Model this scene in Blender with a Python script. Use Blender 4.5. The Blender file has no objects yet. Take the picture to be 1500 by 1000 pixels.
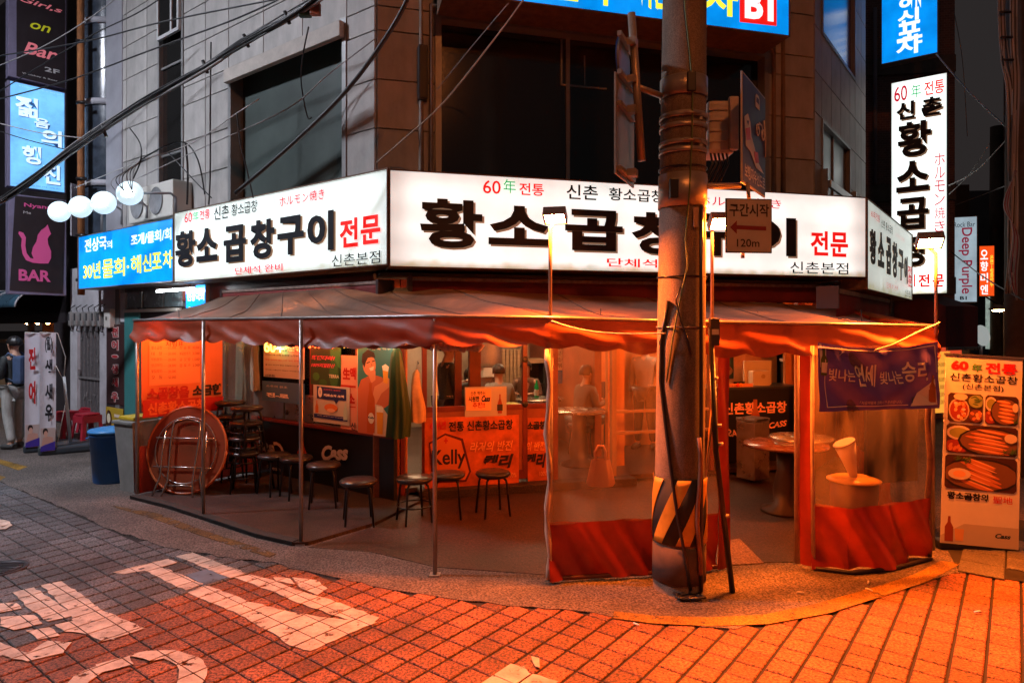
import bpy, bmesh, math, random
from math import pi, sin, cos, radians, sqrt
from mathutils import Vector, Matrix
random.seed(7)
S = bpy.context.scene
COL = S.collection
# ------------------------------------------------------------------ camera
FOC, HZ, HC = 965.0, 480.0, 1.9          # focal length in photo pixels, horizon row, eye height
cd = bpy.data.cameras.new('camera'); cam = bpy.data.objects.new('camera', cd); COL.objects.link(cam)
cd.sensor_width = 36; cd.lens = FOC/1500*36; cd.shift_y = -20/1500; cd.clip_start = .05; cd.clip_end = 2000
cam.location = (0, 0, HC); cam.rotation_euler = (pi/2, 0, 0)
S.camera = cam
# ------------------------------------------------------------------ night sky
wd = bpy.data.worlds.new('World'); S.world = wd; wd.use_nodes = True
wn = wd.node_tree; wn.nodes.clear()
sky = wn.nodes.new('ShaderNodeTexSky'); sky.sky_type = 'NISHITA'; sky.sun_disc = False
sky.sun_elevation = radians(-4); sky.sun_rotation = radians(200)
b1 = wn.nodes.new('ShaderNodeBackground'); b1.inputs[1].default_value = .05
b2 = wn.nodes.new('ShaderNodeBackground'); b2.inputs[0].default_value = (.055, .047, .047, 1); b2.inputs[1].default_value = .42
ad = wn.nodes.new('ShaderNodeAddShader'); wo = wn.nodes.new('ShaderNodeOutputWorld')
wn.links.new(sky.outputs[0], b1.inputs[0]); wn.links.new(b1.outputs[0], ad.inputs[0])
wn.links.new(b2.outputs[0], ad.inputs[1]); wn.links.new(ad.outputs[0], wo.inputs[0])
S.view_settings.view_transform = 'Standard'; S.view_settings.look = 'None'
S.view_settings.exposure = 0; S.view_settings.gamma = 1
S.render.engine = 'CYCLES'
cy = S.cycles
cy.use_denoising = True; cy.max_bounces = 6; cy.diffuse_bounces = 3; cy.glossy_bounces = 3
cy.transparent_max_bounces = 24; cy.sample_clamp_indirect = 4; cy.sample_clamp_direct = 0
cy.caustics_reflective = False; cy.caustics_refractive = False
# ------------------------------------------------------------------ pixel to place
def G(px, py, z=0):                       # point on the ground (or at height z) seen at a photo pixel
    Y = FOC*(HC-z)/(py-HZ); return Vector(((px-750)/FOC*Y, Y, z))
def P(px, py, Y):                         # point seen at a photo pixel at depth Y
    return Vector(((px-750)/FOC*Y, Y, HC-(py-HZ)/FOC*Y))
class Fr:                                 # a vertical plane: x to the right, z up, y into it
    def __init__(s, ox, oy, deg):
        s.o = Vector((ox, oy)); s.a = radians(deg); s.u = Vector((cos(s.a), sin(s.a))); s.n = Vector((-sin(s.a), cos(s.a)))
        s.deg = deg
    def off(s, d): p = s.o-s.n*d; return Fr(p.x, p.y, s.deg)
    def W(s, x, z=0, y=0): p = s.o+s.u*x+s.n*y; return Vector((p.x, p.y, z))
    def hit(s, px, py):
        k = (px-750)/FOC
        x = (k*s.o.y-s.o.x)/(s.u.x-k*s.u.y); Y = s.o.y+s.u.y*x
        return x, HC-(py-HZ)/FOC*Y
    def box(s, x0, y0, x1, y1):           # top left and bottom right pixels -> x0, z0, x1, z1
        a, b = s.hit(x0, y0), s.hit(x1, y1); return a[0], b[1], b[0], a[1]
W1 = Vector((-1.495, 7.284)); W2 = Vector((3.964, 8.696))
LW = Fr(W1.x, W1.y, -36.7); FW = Fr(W1.x, W1.y, 14.5); RW = Fr(W2.x, W2.y, 52.06)
# ------------------------------------------------------------------ colours and materials
def c8(r, g, b):
    f = lambda v: (v/255/12.92) if v/255 <= .04045 else ((v/255+.055)/1.055)**2.4
    return (f(r), f(g), f(b))
MATS = {}
def M(name, col=(.5,.5,.5), rough=.6, metal=0, var=0, scale=6, bump=0, emit=0, ecol=None, alpha=1, spec=.5, trans=0, coord='Object', stretch=None, sheen=0):
    if name in MATS: return MATS[name]
    m = bpy.data.materials.new(name); MATS[name] = m; m.use_nodes = True
    nt = m.node_tree; p = nt.nodes['Principled BSDF']; L = nt.links.new
    p.inputs['Base Color'].default_value = (*col, 1); p.inputs['Roughness'].default_value = rough
    p.inputs['Metallic'].default_value = metal; p.inputs['Specular IOR Level'].default_value = spec
    if emit:
        e = ecol or col
        p.inputs['Emission Color'].default_value = (*e, 1); p.inputs['Emission Strength'].default_value = emit
        if not ecol: p.inputs['Base Color'].default_value = tuple(v*.5 for v in col)+(1,)
    if var or bump:
        tc = nt.nodes.new('ShaderNodeTexCoord'); mp = nt.nodes.new('ShaderNodeMapping')
        L(tc.outputs[coord], mp.inputs[0])
        if stretch: mp.inputs['Scale'].default_value = stretch
        n = nt.nodes.new('ShaderNodeTexNoise'); n.inputs['Scale'].default_value = scale; n.inputs['Detail'].default_value = 6; n.inputs['Roughness'].default_value = .65
        L(mp.outputs[0], n.inputs[0])
        if var:
            r = nt.nodes.new('ShaderNodeMapRange'); r.inputs[1].default_value = .3; r.inputs[2].default_value = .7
            r.inputs[3].default_value = 1-var; r.inputs[4].default_value = 1+var*.5
            L(n.outputs[0], r.inputs[0])
            mx = nt.nodes.new('ShaderNodeMix'); mx.data_type = 'RGBA'; mx.blend_type = 'MULTIPLY'; mx.inputs[0].default_value = 1
            mx.inputs[6].default_value = (*(ecol or col), 1) if emit else (*col, 1)
            L(r.outputs[0], mx.inputs[7])
            if emit: L(mx.outputs[2], p.inputs['Emission Color'])
            else: L(mx.outputs[2], p.inputs['Base Color'])
            r2 = nt.nodes.new('ShaderNodeMapRange'); r2.inputs[3].default_value = max(.03, rough-.15); r2.inputs[4].default_value = min(1, rough+.15)
            L(n.outputs[0], r2.inputs[0]); L(r2.outputs[0], p.inputs['Roughness'])
        if bump:
            n2 = nt.nodes.new('ShaderNodeTexNoise'); n2.inputs['Scale'].default_value = scale*5; n2.inputs['Detail'].default_value = 5
            L(mp.outputs[0], n2.inputs[0])
            bp = nt.nodes.new('ShaderNodeBump'); bp.inputs['Strength'].default_value = bump; bp.inputs['Distance'].default_value = .02
            L(n2.outputs[0], bp.inputs['Height']); L(bp.outputs[0], p.inputs['Normal'])
    return m
def glassy(name, col, fac, rough=.05, milky=None, gloss=.12, noise=0):
    """thin sheet: part clear, part tinted milky film, a little mirror"""
    if name in MATS: return MATS[name]
    m = bpy.data.materials.new(name); MATS[name] = m; m.use_nodes = True
    nt = m.node_tree; nt.nodes.clear(); N = nt.nodes.new; L = nt.links.new
    o = N('ShaderNodeOutputMaterial'); t = N('ShaderNodeBsdfTransparent'); t.inputs[0].default_value = (*col, 1)
    g = N('ShaderNodeBsdfGlossy'); g.inputs['Roughness'].default_value = rough; g.inputs[0].default_value = (.9,.9,.9,1)
    mx = N('ShaderNodeMixShader'); fr = N('ShaderNodeFresnel'); fr.inputs[0].default_value = 1.45
    base = t.outputs[0]
    if noise:
        tc0 = N('ShaderNodeTexCoord'); m0 = N('ShaderNodeMapping'); m0.inputs['Scale'].default_value = (2.2, 2.2, .5); n0 = N('ShaderNodeTexNoise'); n0.inputs['Scale'].default_value = 5; n0.inputs['Detail'].default_value = 5; n0.inputs['Distortion'].default_value = .8
        bp0 = N('ShaderNodeBump'); bp0.inputs['Strength'].default_value = .9; bp0.inputs['Distance'].default_value = .03
        L(tc0.outputs['Object'], m0.inputs[0]); L(m0.outputs[0], n0.inputs[0]); L(n0.outputs[0], bp0.inputs['Height']); L(bp0.outputs[0], g.inputs['Normal'])
    if milky:
        d = N('ShaderNodeBsdfDiffuse'); d.inputs[0].default_value = (*milky, 1)
        tr = N('ShaderNodeBsdfTranslucent'); tr.inputs[0].default_value = (*milky, 1)
        a = N('ShaderNodeMixShader'); a.inputs[0].default_value = .5; L(d.outputs[0], a.inputs[1]); L(tr.outputs[0], a.inputs[2])
        b = N('ShaderNodeMixShader'); L(t.outputs[0], b.inputs[1]); L(a.outputs[0], b.inputs[2]); b.inputs[0].default_value = fac
        if noise:
            tc = N('ShaderNodeTexCoord'); mp = N('ShaderNodeMapping'); mp.inputs['Scale'].default_value = (1.5, 1.5, .6)
            nz = N('ShaderNodeTexNoise'); nz.inputs['Scale'].default_value = 3; nz.inputs['Detail'].default_value = 8
            r = N('ShaderNodeMapRange'); r.inputs[1].default_value = .3; r.inputs[2].default_value = .75
            r.inputs[3].default_value = max(0, fac-noise); r.inputs[4].default_value = fac+noise
            L(tc.outputs['Object'], mp.inputs[0]); L(mp.outputs[0], nz.inputs[0]); L(nz.outputs[0], r.inputs[0]); L(r.outputs[0], b.inputs[0])
        base = b.outputs[0]
    L(fr.outputs[0], mx.inputs[0]); L(base, mx.inputs[1]); L(g.outputs[0], mx.inputs[2]); L(mx.outputs[0], o.inputs[0])
    return m
def Em(name, col, s, var=0, scale=2):
    return M(name, col, .5, emit=s, ecol=col, var=var, scale=scale) if var else M(name, col, .5, emit=s, ecol=col)
def Pr(r, g, b, rough=.5):                # flat printed ink, given as sRGB bytes
    return M('ink_%02x%02x%02x' % (r, g, b), c8(r, g, b), rough)
# ------------------------------------------------------------------ mesh collector
class MB:
    def __init__(s): s.v = []; s.f = []; s.sm = []
    def add(s, vs, fs, smooth=False):
        k = len(s.v); s.v += [tuple(v) for v in vs]; s.f += [tuple(i+k for i in f) for f in fs]; s.sm += [smooth]*len(fs); return s
    def box(s, x0, y0, z0, x1, y1, z1, c=0):
        if x0 > x1: x0, x1 = x1, x0
        if y0 > y1: y0, y1 = y1, y0
        if z0 > z1: z0, z1 = z1, z0
        if not c:
            return s.add([(x0,y0,z0),(x1,y0,z0),(x1,y1,z0),(x0,y1,z0),(x0,y0,z1),(x1,y0,z1),(x1,y1,z1),(x0,y1,z1)],
                [(0,3,2,1),(4,5,6,7),(0,1,5,4),(1,2,6,5),(2,3,7,6),(3,0,4,7)])
        bm = bmesh.new(); bmesh.ops.create_cube(bm, size=1)
        for v in bm.verts: v.co = Vector(((x0+x1)/2+v.co.x*(x1-x0), (y0+y1)/2+v.co.y*(y1-y0), (z0+z1)/2+v.co.z*(z1-z0)))
        bmesh.ops.bevel(bm, geom=bm.edges[:], offset=min(c, (x1-x0)/2.5, (y1-y0)/2.5, (z1-z0)/2.5), segments=2, affect='EDGES', profile=.6)
        bm.verts.index_update()
        s.add([v.co[:] for v in bm.verts], [[v.index for v in f.verts] for f in bm.faces]); bm.free(); return s
    def tube(s, pts, r, n=8, cap=True, smooth=True):
        pts = [Vector(p) for p in pts]; rs = r if isinstance(r, (list, tuple)) else [r]*len(pts)
        vs = []; up = None
        for i, p in enumerate(pts):
            d = (pts[min(i+1, len(pts)-1)]-pts[max(i-1, 0)])
            if d.length < 1e-7: d = Vector((0,0,1))
            d.normalize()
            if up is None:
                up = Vector((0,0,1)) if abs(d.z) < .9 else Vector((1,0,0))
            a = d.cross(up)
            if a.length < 1e-4: a = d.cross(Vector((.3,1,.2)))
            a.normalize(); up = a.cross(d).normalized()
            for k in range(n):
                t = 2*pi*k/n; vs.append(p+(a*cos(t)+up*sin(t))*rs[i])
        fs = [(i*n+k, i*n+(k+1)%n, (i+1)*n+(k+1)%n, (i+1)*n+k) for i in range(len(pts)-1) for k in range(n)]
        s.add(vs, fs, smooth)
        if cap:
            k = len(s.v)-len(vs); s.f += [tuple(k+j for j in range(n))[::-1], tuple(k+(len(pts)-1)*n+j for j in range(n))]; s.sm += [False, False]
        return s
    def lathe(s, prof, n=24, c=(0,0,0), smooth=True, arc=1.0):
        vs = [(c[0]+r*cos(2*pi*arc*k/n), c[1]+r*sin(2*pi*arc*k/n), c[2]+z) for r, z in prof for k in range(n)]
        fs = [(i*n+k, i*n+(k+1)%n, (i+1)*n+(k+1)%n, (i+1)*n+k) for i in range(len(prof)-1) for k in range(n)]
        return s.add(vs, fs, smooth)
    def poly(s, pts, y0=0, y1=.003):      # polygon in local x, z with a thickness from y0 (front) to y1
        n = len(pts); a = sum(pts[i][0]*pts[(i+1)%n][1]-pts[(i+1)%n][0]*pts[i][1] for i in range(n))
        if a < 0: pts = pts[::-1]
        vs = [(x, y0, z) for x, z in pts]+[(x, y1, z) for x, z in pts]
        fs = [tuple(range(n)), tuple(range(n, 2*n))[::-1]]+[(i, i+n, (i+1)%n+n, (i+1)%n) for i in range(n)]
        return s.add(vs, fs)
    def ell(s, cx, cz, rx, rz, y0=0, y1=.003, n=20, rot=0):
        return s.poly([(cx+rx*cos(t)*cos(rot)-rz*sin(t)*sin(rot), cz+rx*cos(t)*sin(rot)+rz*sin(t)*cos(rot)) for t in [2*pi*k/n for k in range(n)]], y0, y1)
    def flat(s, pts, z, th=.003):         # polygon lying on the ground, world x, y
        n = len(pts); a = sum(pts[i][0]*pts[(i+1)%n][1]-pts[(i+1)%n][0]*pts[i][1] for i in range(n))
        if a < 0: pts = pts[::-1]
        vs = [(p[0], p[1], z) for p in pts]+[(p[0], p[1], z-th) for p in pts]
        return s.add(vs, [tuple(range(n)), tuple(range(n, 2*n))[::-1]]+[(i, i+n, (i+1)%n+n, (i+1)%n) for i in range(n)])
    def grid(s, fn, nu, nv, smooth=True):
        vs = [fn(i/nu, j/nv) for j in range(nv+1) for i in range(nu+1)]
        return s.add(vs, [(j*(nu+1)+i, j*(nu+1)+i+1, (j+1)*(nu+1)+i+1, (j+1)*(nu+1)+i) for j in range(nv) for i in range(nu)], smooth)
    def ball(s, c, rx, ry=None, rz=None, n=14, m=9):
        ry = ry or rx; rz = rz or rx
        vs = [(c[0]+rx*sin(pi*j/m)*cos(2*pi*i/n), c[1]+ry*sin(pi*j/m)*sin(2*pi*i/n), c[2]-rz*cos(pi*j/m)) for j in range(m+1) for i in range(n)]
        return s.add(vs, [(j*n+i, j*n+(i+1)%n, (j+1)*n+(i+1)%n, (j+1)*n+i) for j in range(m) for i in range(n)], True)
    def data(s, name, mat, fix=True):
        me = bpy.data.meshes.new(name); me.from_pydata(s.v, [], s.f)
        me.polygons.foreach_set('use_smooth', s.sm)
        if fix:
            bm = bmesh.new(); bm.from_mesh(me); bmesh.ops.remove_doubles(bm, verts=bm.verts, dist=1e-5)
            bmesh.ops.recalc_face_normals(bm, faces=bm.faces); bm.to_mesh(me); bm.free()
        if mat: me.materials.append(mat)
        return me
    def build(s, name, mat, parent=None, label=None, world=False, fix=True, th=0):
        if world and parent:
            Mi = (Matrix.Translation(parent.location) @ parent.rotation_euler.to_matrix().to_4x4()).inverted()
            s.v = [tuple(Mi @ Vector(v)) for v in s.v]
        o = bpy.data.objects.new(name, s.data(name, mat, fix)); COL.objects.link(o)
        if parent: o.parent = parent
        if label: o['label'] = label
        if th:
            md = o.modifiers.new('thickness', 'SOLIDIFY'); md.thickness = th
        return o
def tag(o, label=None, cat=None, group=None, kind=None):
    if label: o['label'] = label
    if cat: o['category'] = cat
    if group: o['group'] = group
    if kind: o['kind'] = kind
    return o
def thing(name, label, cat, loc=(0,0,0), rz=0, group=None):
    o = bpy.data.objects.new(name, None); COL.objects.link(o); o.location = loc; o.rotation_euler = (0,0,rz)
    o.empty_display_size = .1
    return tag(o, label, cat, group)
def on(fr, name, label, cat, x, z, y=0, group=None):
    return thing(name, label, cat, fr.W(x, z, y), fr.a, group)
def dup(o, parent=None, loc=None, rz=None, label=None):
    c = o.copy(); COL.objects.link(c)
    if parent: c.parent = parent
    if loc is not None: c.location = loc
    if rz is not None: c.rotation_euler = (0,0,rz)
    if label: c['label'] = label
    for ch in list(o.children): dup(ch, c)
    return c
# ------------------------------------------------------------------ lettering
TXT = {}
def text_mesh(s, off=0, shear=0, ls=1.0):
    k = (s, off, shear, ls)
    if k not in TXT:
        cu = bpy.data.curves.new('t', 'FONT'); cu.body = s; cu.offset = off; cu.resolution_u = 3; cu.shear = shear
        cu.align_x = 'CENTER'; cu.space_line = ls; cu.fill_mode = 'FRONT'
        ob = bpy.data.objects.new('t', cu); COL.objects.link(ob)
        me = bpy.data.meshes.new_from_object(ob); COL.objects.unlink(ob)
        bpy.data.objects.remove(ob); bpy.data.curves.remove(cu)
        vs = [v.co.copy() for v in me.vertices]; fs = [tuple(p.vertices) for p in me.polygons]
        bpy.data.meshes.remove(me); TXT[k] = (vs, fs)
    return TXT[k]
def letters(root, s, x0, z0, x1, z1, mat, y=-.004, off=.0, shear=0, ls=1.0, th=.0, rot=0, flip=False, name='lettering', warp=None):
    vs, fs = text_mesh(s, off, shear, ls)
    if not vs: return None
    if rot:
        ca, sa = cos(rot), sin(rot); vs = [Vector((v.x*ca-v.y*sa, v.x*sa+v.y*ca)) for v in vs]
    a0, a1 = min(v.x for v in vs), max(v.x for v in vs); b0, b1 = min(v.y for v in vs), max(v.y for v in vs)
    sx = (x1-x0)/max(a1-a0, 1e-6); sz = (z1-z0)/max(b1-b0, 1e-6)
    mb = MB(); pts = []
    for v in vs:
        x = x0+(v.x-a0)*sx; z = z0+(v.y-b0)*sz
        if flip: x = x0+x1-x
        yy = y
        if warp: x, yy, z = warp(x, y, z)
        pts.append((x, yy, z))
    mb.add(pts, fs)
    if th:
        n = len(pts); cnt = {}
        for f in fs:
            for i in range(len(f)):
                e = (f[i], f[(i+1) % len(f)]); cnt[tuple(sorted(e))] = cnt.get(tuple(sorted(e)), [])+[e]
        mb.add([(p[0], p[1]+th, p[2]) for p in pts], [])
        ed = [es[0] for es in cnt.values() if len(es) == 1]
        mb.f += [(b, a, a+n, b+n) for a, b in ed]; mb.sm += [False]*len(ed)
    return mb.build(name, mat, root, fix=False)
class Board:                               # a thing standing in a plane, whose pieces are placed by photo pixels on that plane
    def __init__(s, fr, name, label, cat, px0, py0, px1, py1, group=None, depth=.02, cab=None, face=None, facename='face', rim=.0, rimmat=None, cabname='cabinet'):
        s.fr = fr; x0, z0, x1, z1 = fr.box(px0, py0, px1, py1); s.x0, s.z0 = x0, z0; s.w, s.h = x1-x0, z1-z0
        s.o = on(fr, name, label, cat, x0, z0, 0, group); s.root = s.o
        if cab: MB().box(0, 0, 0, s.w, depth, s.h, .006).build(cabname, cab, s.o)
        if face: MB().box(rim, -.006, rim, s.w-rim, .0, s.h-rim).build(facename, face, s.o)
        if rimmat:
            m = MB(); r = rim; m.box(0, -.02, 0, s.w, .0, r); m.box(0, -.02, s.h-r, s.w, .0, s.h); m.box(0, -.02, r, r, .0, s.h-r); m.box(s.w-r, -.02, r, s.w, .0, s.h-r)
            m.build('rim', rimmat, s.o)
        s.n = 0
    def loc(s, px, py): x, z = s.fr.hit(px, py); return x-s.x0, z-s.z0
    def t(s, txt, px0, py0, px1, py1, mat, y=-.010, **k):
        s.n += 1; a = s.loc(px0, py0); b = s.loc(px1, py1)
        return letters(s.o, txt, a[0], b[1], b[0], a[1], mat, y-.0004*s.n, **k)
    def r(s, px0, py0, px1, py1, mat, y=-.008, name='print', th=.0003):
        s.n += 1; a = s.loc(px0, py0); b = s.loc(px1, py1); y -= .0004*s.n
        return MB().box(a[0], y-th, b[1], b[0], y, a[1]).build(name, mat, s.o)
    def pg(s, pts, mat, y=-.008, name='print'):
        s.n += 1; y -= .0004*s.n
        return MB().poly([s.loc(*p) for p in pts], y-.0003, y).build(name, mat, s.o)
    def e(s, px, py, rx, ry, mat, y=-.008, name='print', rot=0):
        s.n += 1; y -= .0004*s.n; x, z = s.loc(px, py); x2, z2 = s.loc(px+rx, py); x3, z3 = s.loc(px, py+ry)
        return MB().ell(x, z, abs(x2-x), abs(z3-z), y-.0003, y, rot=rot).build(name, mat, s.o)
# ================================================================== GROUND
def world_noise(m):                        # re-plug a material's mapping to world position
    nt = m.node_tree; g = nt.nodes.new('ShaderNodeNewGeometry')
    for n in nt.nodes:
        if n.type == 'MAPPING': nt.links.new(g.outputs['Position'], n.inputs[0])
    return m
def add_random(m, amt):                    # small brightness change from piece to piece
    nt = m.node_tree; p = nt.nodes['Principled BSDF']; L = nt.links.new
    src = p.inputs['Base Color'].links[0].from_socket if p.inputs['Base Color'].links else None
    oi = nt.nodes.new('ShaderNodeObjectInfo'); r = nt.nodes.new('ShaderNodeMapRange'); r.inputs[3].default_value = 1-amt; r.inputs[4].default_value = 1+amt
    mx = nt.nodes.new('ShaderNodeMix'); mx.data_type = 'RGBA'; mx.blend_type = 'MULTIPLY'; mx.inputs[0].default_value = 1
    L(oi.outputs['Random'], r.inputs[0]); L(r.outputs[0], mx.inputs[7])
    if src: L(src, mx.inputs[6])
    else: mx.inputs[6].default_value = p.inputs['Base Color'].default_value
    L(mx.outputs[2], p.inputs['Base Color'])
    return m
def speckle(m, s1=60, lo=.45, hi=1.25):    # aggregate: fine grain multiplied over the colour
    nt = m.node_tree; p = nt.nodes['Principled BSDF']; L = nt.links.new; src = p.inputs['Base Color'].links[0].from_socket
    g = nt.nodes.new('ShaderNodeNewGeometry'); n = nt.nodes.new('ShaderNodeTexNoise'); n.inputs['Scale'].default_value = s1; n.inputs['Detail'].default_value = 4; n.inputs['Roughness'].default_value = .8
    r = nt.nodes.new('ShaderNodeMapRange'); r.inputs[1].default_value = .41; r.inputs[2].default_value = .60; r.inputs[3].default_value = lo; r.inputs[4].default_value = hi
    mx = nt.nodes.new('ShaderNodeMix'); mx.data_type = 'RGBA'; mx.blend_type = 'MULTIPLY'; mx.inputs[0].default_value = 1
    L(g.outputs['Position'], n.inputs[0]); L(n.outputs[0], r.inputs[0]); L(src, mx.inputs[6]); L(r.outputs[0], mx.inputs[7]); L(mx.outputs[2], p.inputs['Base Color'])
    bp = nt.nodes.new('ShaderNodeBump'); bp.inputs['Strength'].default_value = .5; bp.inputs['Distance'].default_value = .006
    L(n.outputs[0], bp.inputs['Height']); L(bp.outputs[0], p.inputs['Normal'])
    return m
m_grout = world_noise(M('dark_joint', (.018,.015,.014), .95, var=.4, scale=3))
m_asph = speckle(world_noise(M('asphalt', (.125,.10,.088), .72, var=.6, scale=1.1)), 62, .12, 1.8)
m_red = add_random(speckle(world_noise(M('red_stamped_tile', (.235,.080,.036), .68, var=.7, scale=1.1)), 58, .12, 1.85), .28)
m_grey = add_random(speckle(world_noise(M('grey_stamped_tile', (.10,.10,.105), .6, var=.7, scale=1.1)), 58, .15, 1.8), .28)
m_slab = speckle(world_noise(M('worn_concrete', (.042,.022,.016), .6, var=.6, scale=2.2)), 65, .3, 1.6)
gm = MB(); gm.flat([(-300,-60),(300,-60),(300,600),(-300,600)], -.03, .02)
tag(gm.build('ground', m_grout), kind='structure')
EDGE = [(-260,610),(-40,690),(80,738),(165,777),(240,800),(320,815),(400,824),(470,842),(560,860),(650,874),(760,888),(870,898),(960,912),(1080,921),(1180,902),(1280,873),(1400,840),(1520,846),(1700,850)]
E3 = [G(*p) for p in EDGE]
rag = []
for a, b in zip(E3, E3[1:]):
    n = max(2, int((b-a).length/.09))
    for i in range(n): q = a.lerp(b, i/n); rag.append((q.x+random.uniform(-.012,.012), q.y+random.uniform(-.02,.02)))
rag.append((E3[-1].x, E3[-1].y))
asph = rag+[(14, 5.2), (60, 12), (60, 300), (-90, 300), (-90, 30), (-22, 18)]
tag(MB().flat(asph, .004, .02).build('asphalt_road', m_asph), kind='structure')
# stamped tile pavement: every tile a piece of its own
ua = Vector((.608,.794)); ub = Vector((.794,-.608)); TS = .164
u0 = Vector(G(348,844)[:2]).dot(ub)
def edge_y(px):
    for (x0,y0),(x1,y1) in zip(EDGE, EDGE[1:]):
        if x0 <= px <= x1: return y0+(y1-y0)*(px-x0)/(x1-x0)
    return 850
def pix(x, y, z=0): return 750+FOC*x/y, HZ+FOC*(HC-z)/y
red_bed = tag(MB().flat([(-3,1),(8,1),(8,6.5),(-3,6.5)], -.0095, .004).build('red_tile_pavement', m_grout), kind='structure')
grey_bed = tag(MB().flat([(-14,1),(-3.02,1),(-3.02,6.5),(-14,12)], -.0095, .004).build('grey_tile_pavement', m_grout), kind='structure')
def tile_mesh(name, w, d, mat, gw, gd):
    mb = MB(); x, y = w/2-gw, d/2-gd; c = .006
    vs = [(-x,-y,-.012),(x,-y,-.012),(x,y,-.012),(-x,y,-.012),(-x,-y,-.004),(x,-y,-.004),(x,y,-.004),(-x,y,-.004),(-x+c,-y+c,0),(x-c,-y+c,0),(x-c,y-c,0),(-x+c,y-c,0)]
    fs = [(8,9,10,11)]+[(i+4,(i+1)%4+4,(i+1)%4+8,i+8) for i in range(4)]+[(i,(i+1)%4,(i+1)%4+4,i+4) for i in range(4)]
    return mb.add(vs, fs)
rt = tile_mesh('t', TS, TS, m_red, .0085, .0045); rt_d = rt.data('paving_tile', m_red); gt_d = rt.data('paving_tile', m_grey)
tiles = []
for i in range(-110, 80):
    for j in range(-30, 110):
        u = (i+.5)*TS; v = (j+.5)*TS; p = ub*(u+u0)+ua*v
        if p.y < 2.6: continue
        px, py = pix(p.x, p.y)
        if not (-200 < px < 1700) or py > 1150 or py < edge_y(px)-3: continue
        if p.y > 9: continue
        tiles.append((py if 0 <= px <= 1500 and py <= 1010 else py-600, p.x, p.y, i >= 0, px, py))
tang = math.atan2(ub.y, ub.x)
for red, bed, dat, mt in ((True, red_bed, rt_d, m_red), (False, grey_bed, gt_d, m_grey)):
    sel = sorted([t for t in tiles if t[3] == red], reverse=True)
    rest = MB()
    for k, t in enumerate(sel):
        z = random.uniform(-.0015, .0012)
        if k < 290:
            o = bpy.data.objects.new('paving_tile', dat); COL.objects.link(o); o.parent = bed; o.location = (t[1], t[2], z)
            o.rotation_euler = (random.uniform(-.006,.006), random.uniform(-.006,.006), tang)
        else:
            ca, sa = cos(tang), sin(tang)
            rest.add([(t[1]+x*ca-y*sa, t[2]+x*sa+y*ca, zz+z) for x, y, zz in rt.v], rt.f)
    if rest.v: tag(rest.build('paving_tile_field', mt, bed, fix=False), kind='stuff')
# worn road paint, cut tile by tile
def clip(poly, lo, hi, ax):
    for sgn, lim in ((1, lo), (-1, -hi)):
        out = []
        for a, b in zip(poly, poly[1:]+poly[:1]):
            da, db = sgn*a[ax]-lim, sgn*b[ax]-lim
            if da >= 0: out.append(a)
            if da*db < 0:
                t = da/(da-db); out.append((a[0]+(b[0]-a[0])*t, a[1]+(b[1]-a[1])*t))
        poly = out
        if len(poly) < 3: return []
    return poly
m_paint = M('worn_white_paint', (.56,.47,.39), .75, var=.45, scale=7, bump=.3)
def worn(m, scale=5, thr=.40):
    nt = m.node_tree; L = nt.links.new; p = nt.nodes['Principled BSDF']
    g = nt.nodes.new('ShaderNodeNewGeometry'); n = nt.nodes.new('ShaderNodeTexNoise'); n.inputs['Scale'].default_value = scale; n.inputs['Detail'].default_value = 9; n.inputs['Roughness'].default_value = .7
    r = nt.nodes.new('ShaderNodeMapRange'); r.inputs[1].default_value = thr-.012; r.inputs[2].default_value = thr+.012
    L(g.outputs['Position'], n.inputs[0]); L(n.outputs[0], r.inputs[0]); L(r.outputs[0], p.inputs['Alpha']); return m
worn(m_paint, 9, .405)
MARKS = [
 [(166,838),(246,818),(259,824),(235,832),(210,836),(180,841)], [(210,834),(235,830),(298,855),(272,865),(240,850)],
 [(258,815),(282,809),(362,840),(338,847)],
 [(343,846),(366,842),(400,850),(440,866),(500,884),(556,905),(545,914),(520,912),(450,888),(392,864)],
 [(275,868),(300,858),(322,864),(360,880),(425,897),(480,905),(552,912),(512,928),(455,954),(425,946),(395,925),(360,905),(315,885)],
 [(428,846),(462,850),(480,862),(465,872),(440,862)], [(400,846),(425,848),(432,856),(405,852)],
 [(18,868),(50,861),(110,902),(70,911),(44,893)], [(60,858),(90,852),(118,870),(150,895),(212,921),(186,930),(150,940),(120,928),(95,890)],
 [(80,916),(128,906),(142,918),(168,938),(130,930),(95,926)], [(0,885),(24,884),(32,892),(0,898)], [(0,905),(50,902),(62,914),(20,924),(0,918)],
 [(38,925),(72,920),(88,932),(55,938)], [(0,942),(40,958),(70,940),(105,942),(92,958),(40,970),(0,962)],
 [(140,975),(190,962),(196,974),(150,986)], [(95,1006),(110,990),(140,978),(150,986),(130,1000),(126,1010)],
 [(186,962),(215,955),(258,954),(290,964),(304,980),(298,1000),(290,1012),(255,1012),(262,990),(258,975),(240,966),(220,970)],
 [(694,1006),(726,988),(748,974),(768,978),(775,988),(818,1000),(812,1014),(700,1014)], [(778,963),(790,966),(791,980),(784,978)],
 [(-40,764),(0,762),(14,765),(18,770),(8,776),(-40,779)]]
pm = MB(); g1 = .006; mi = 0
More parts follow.
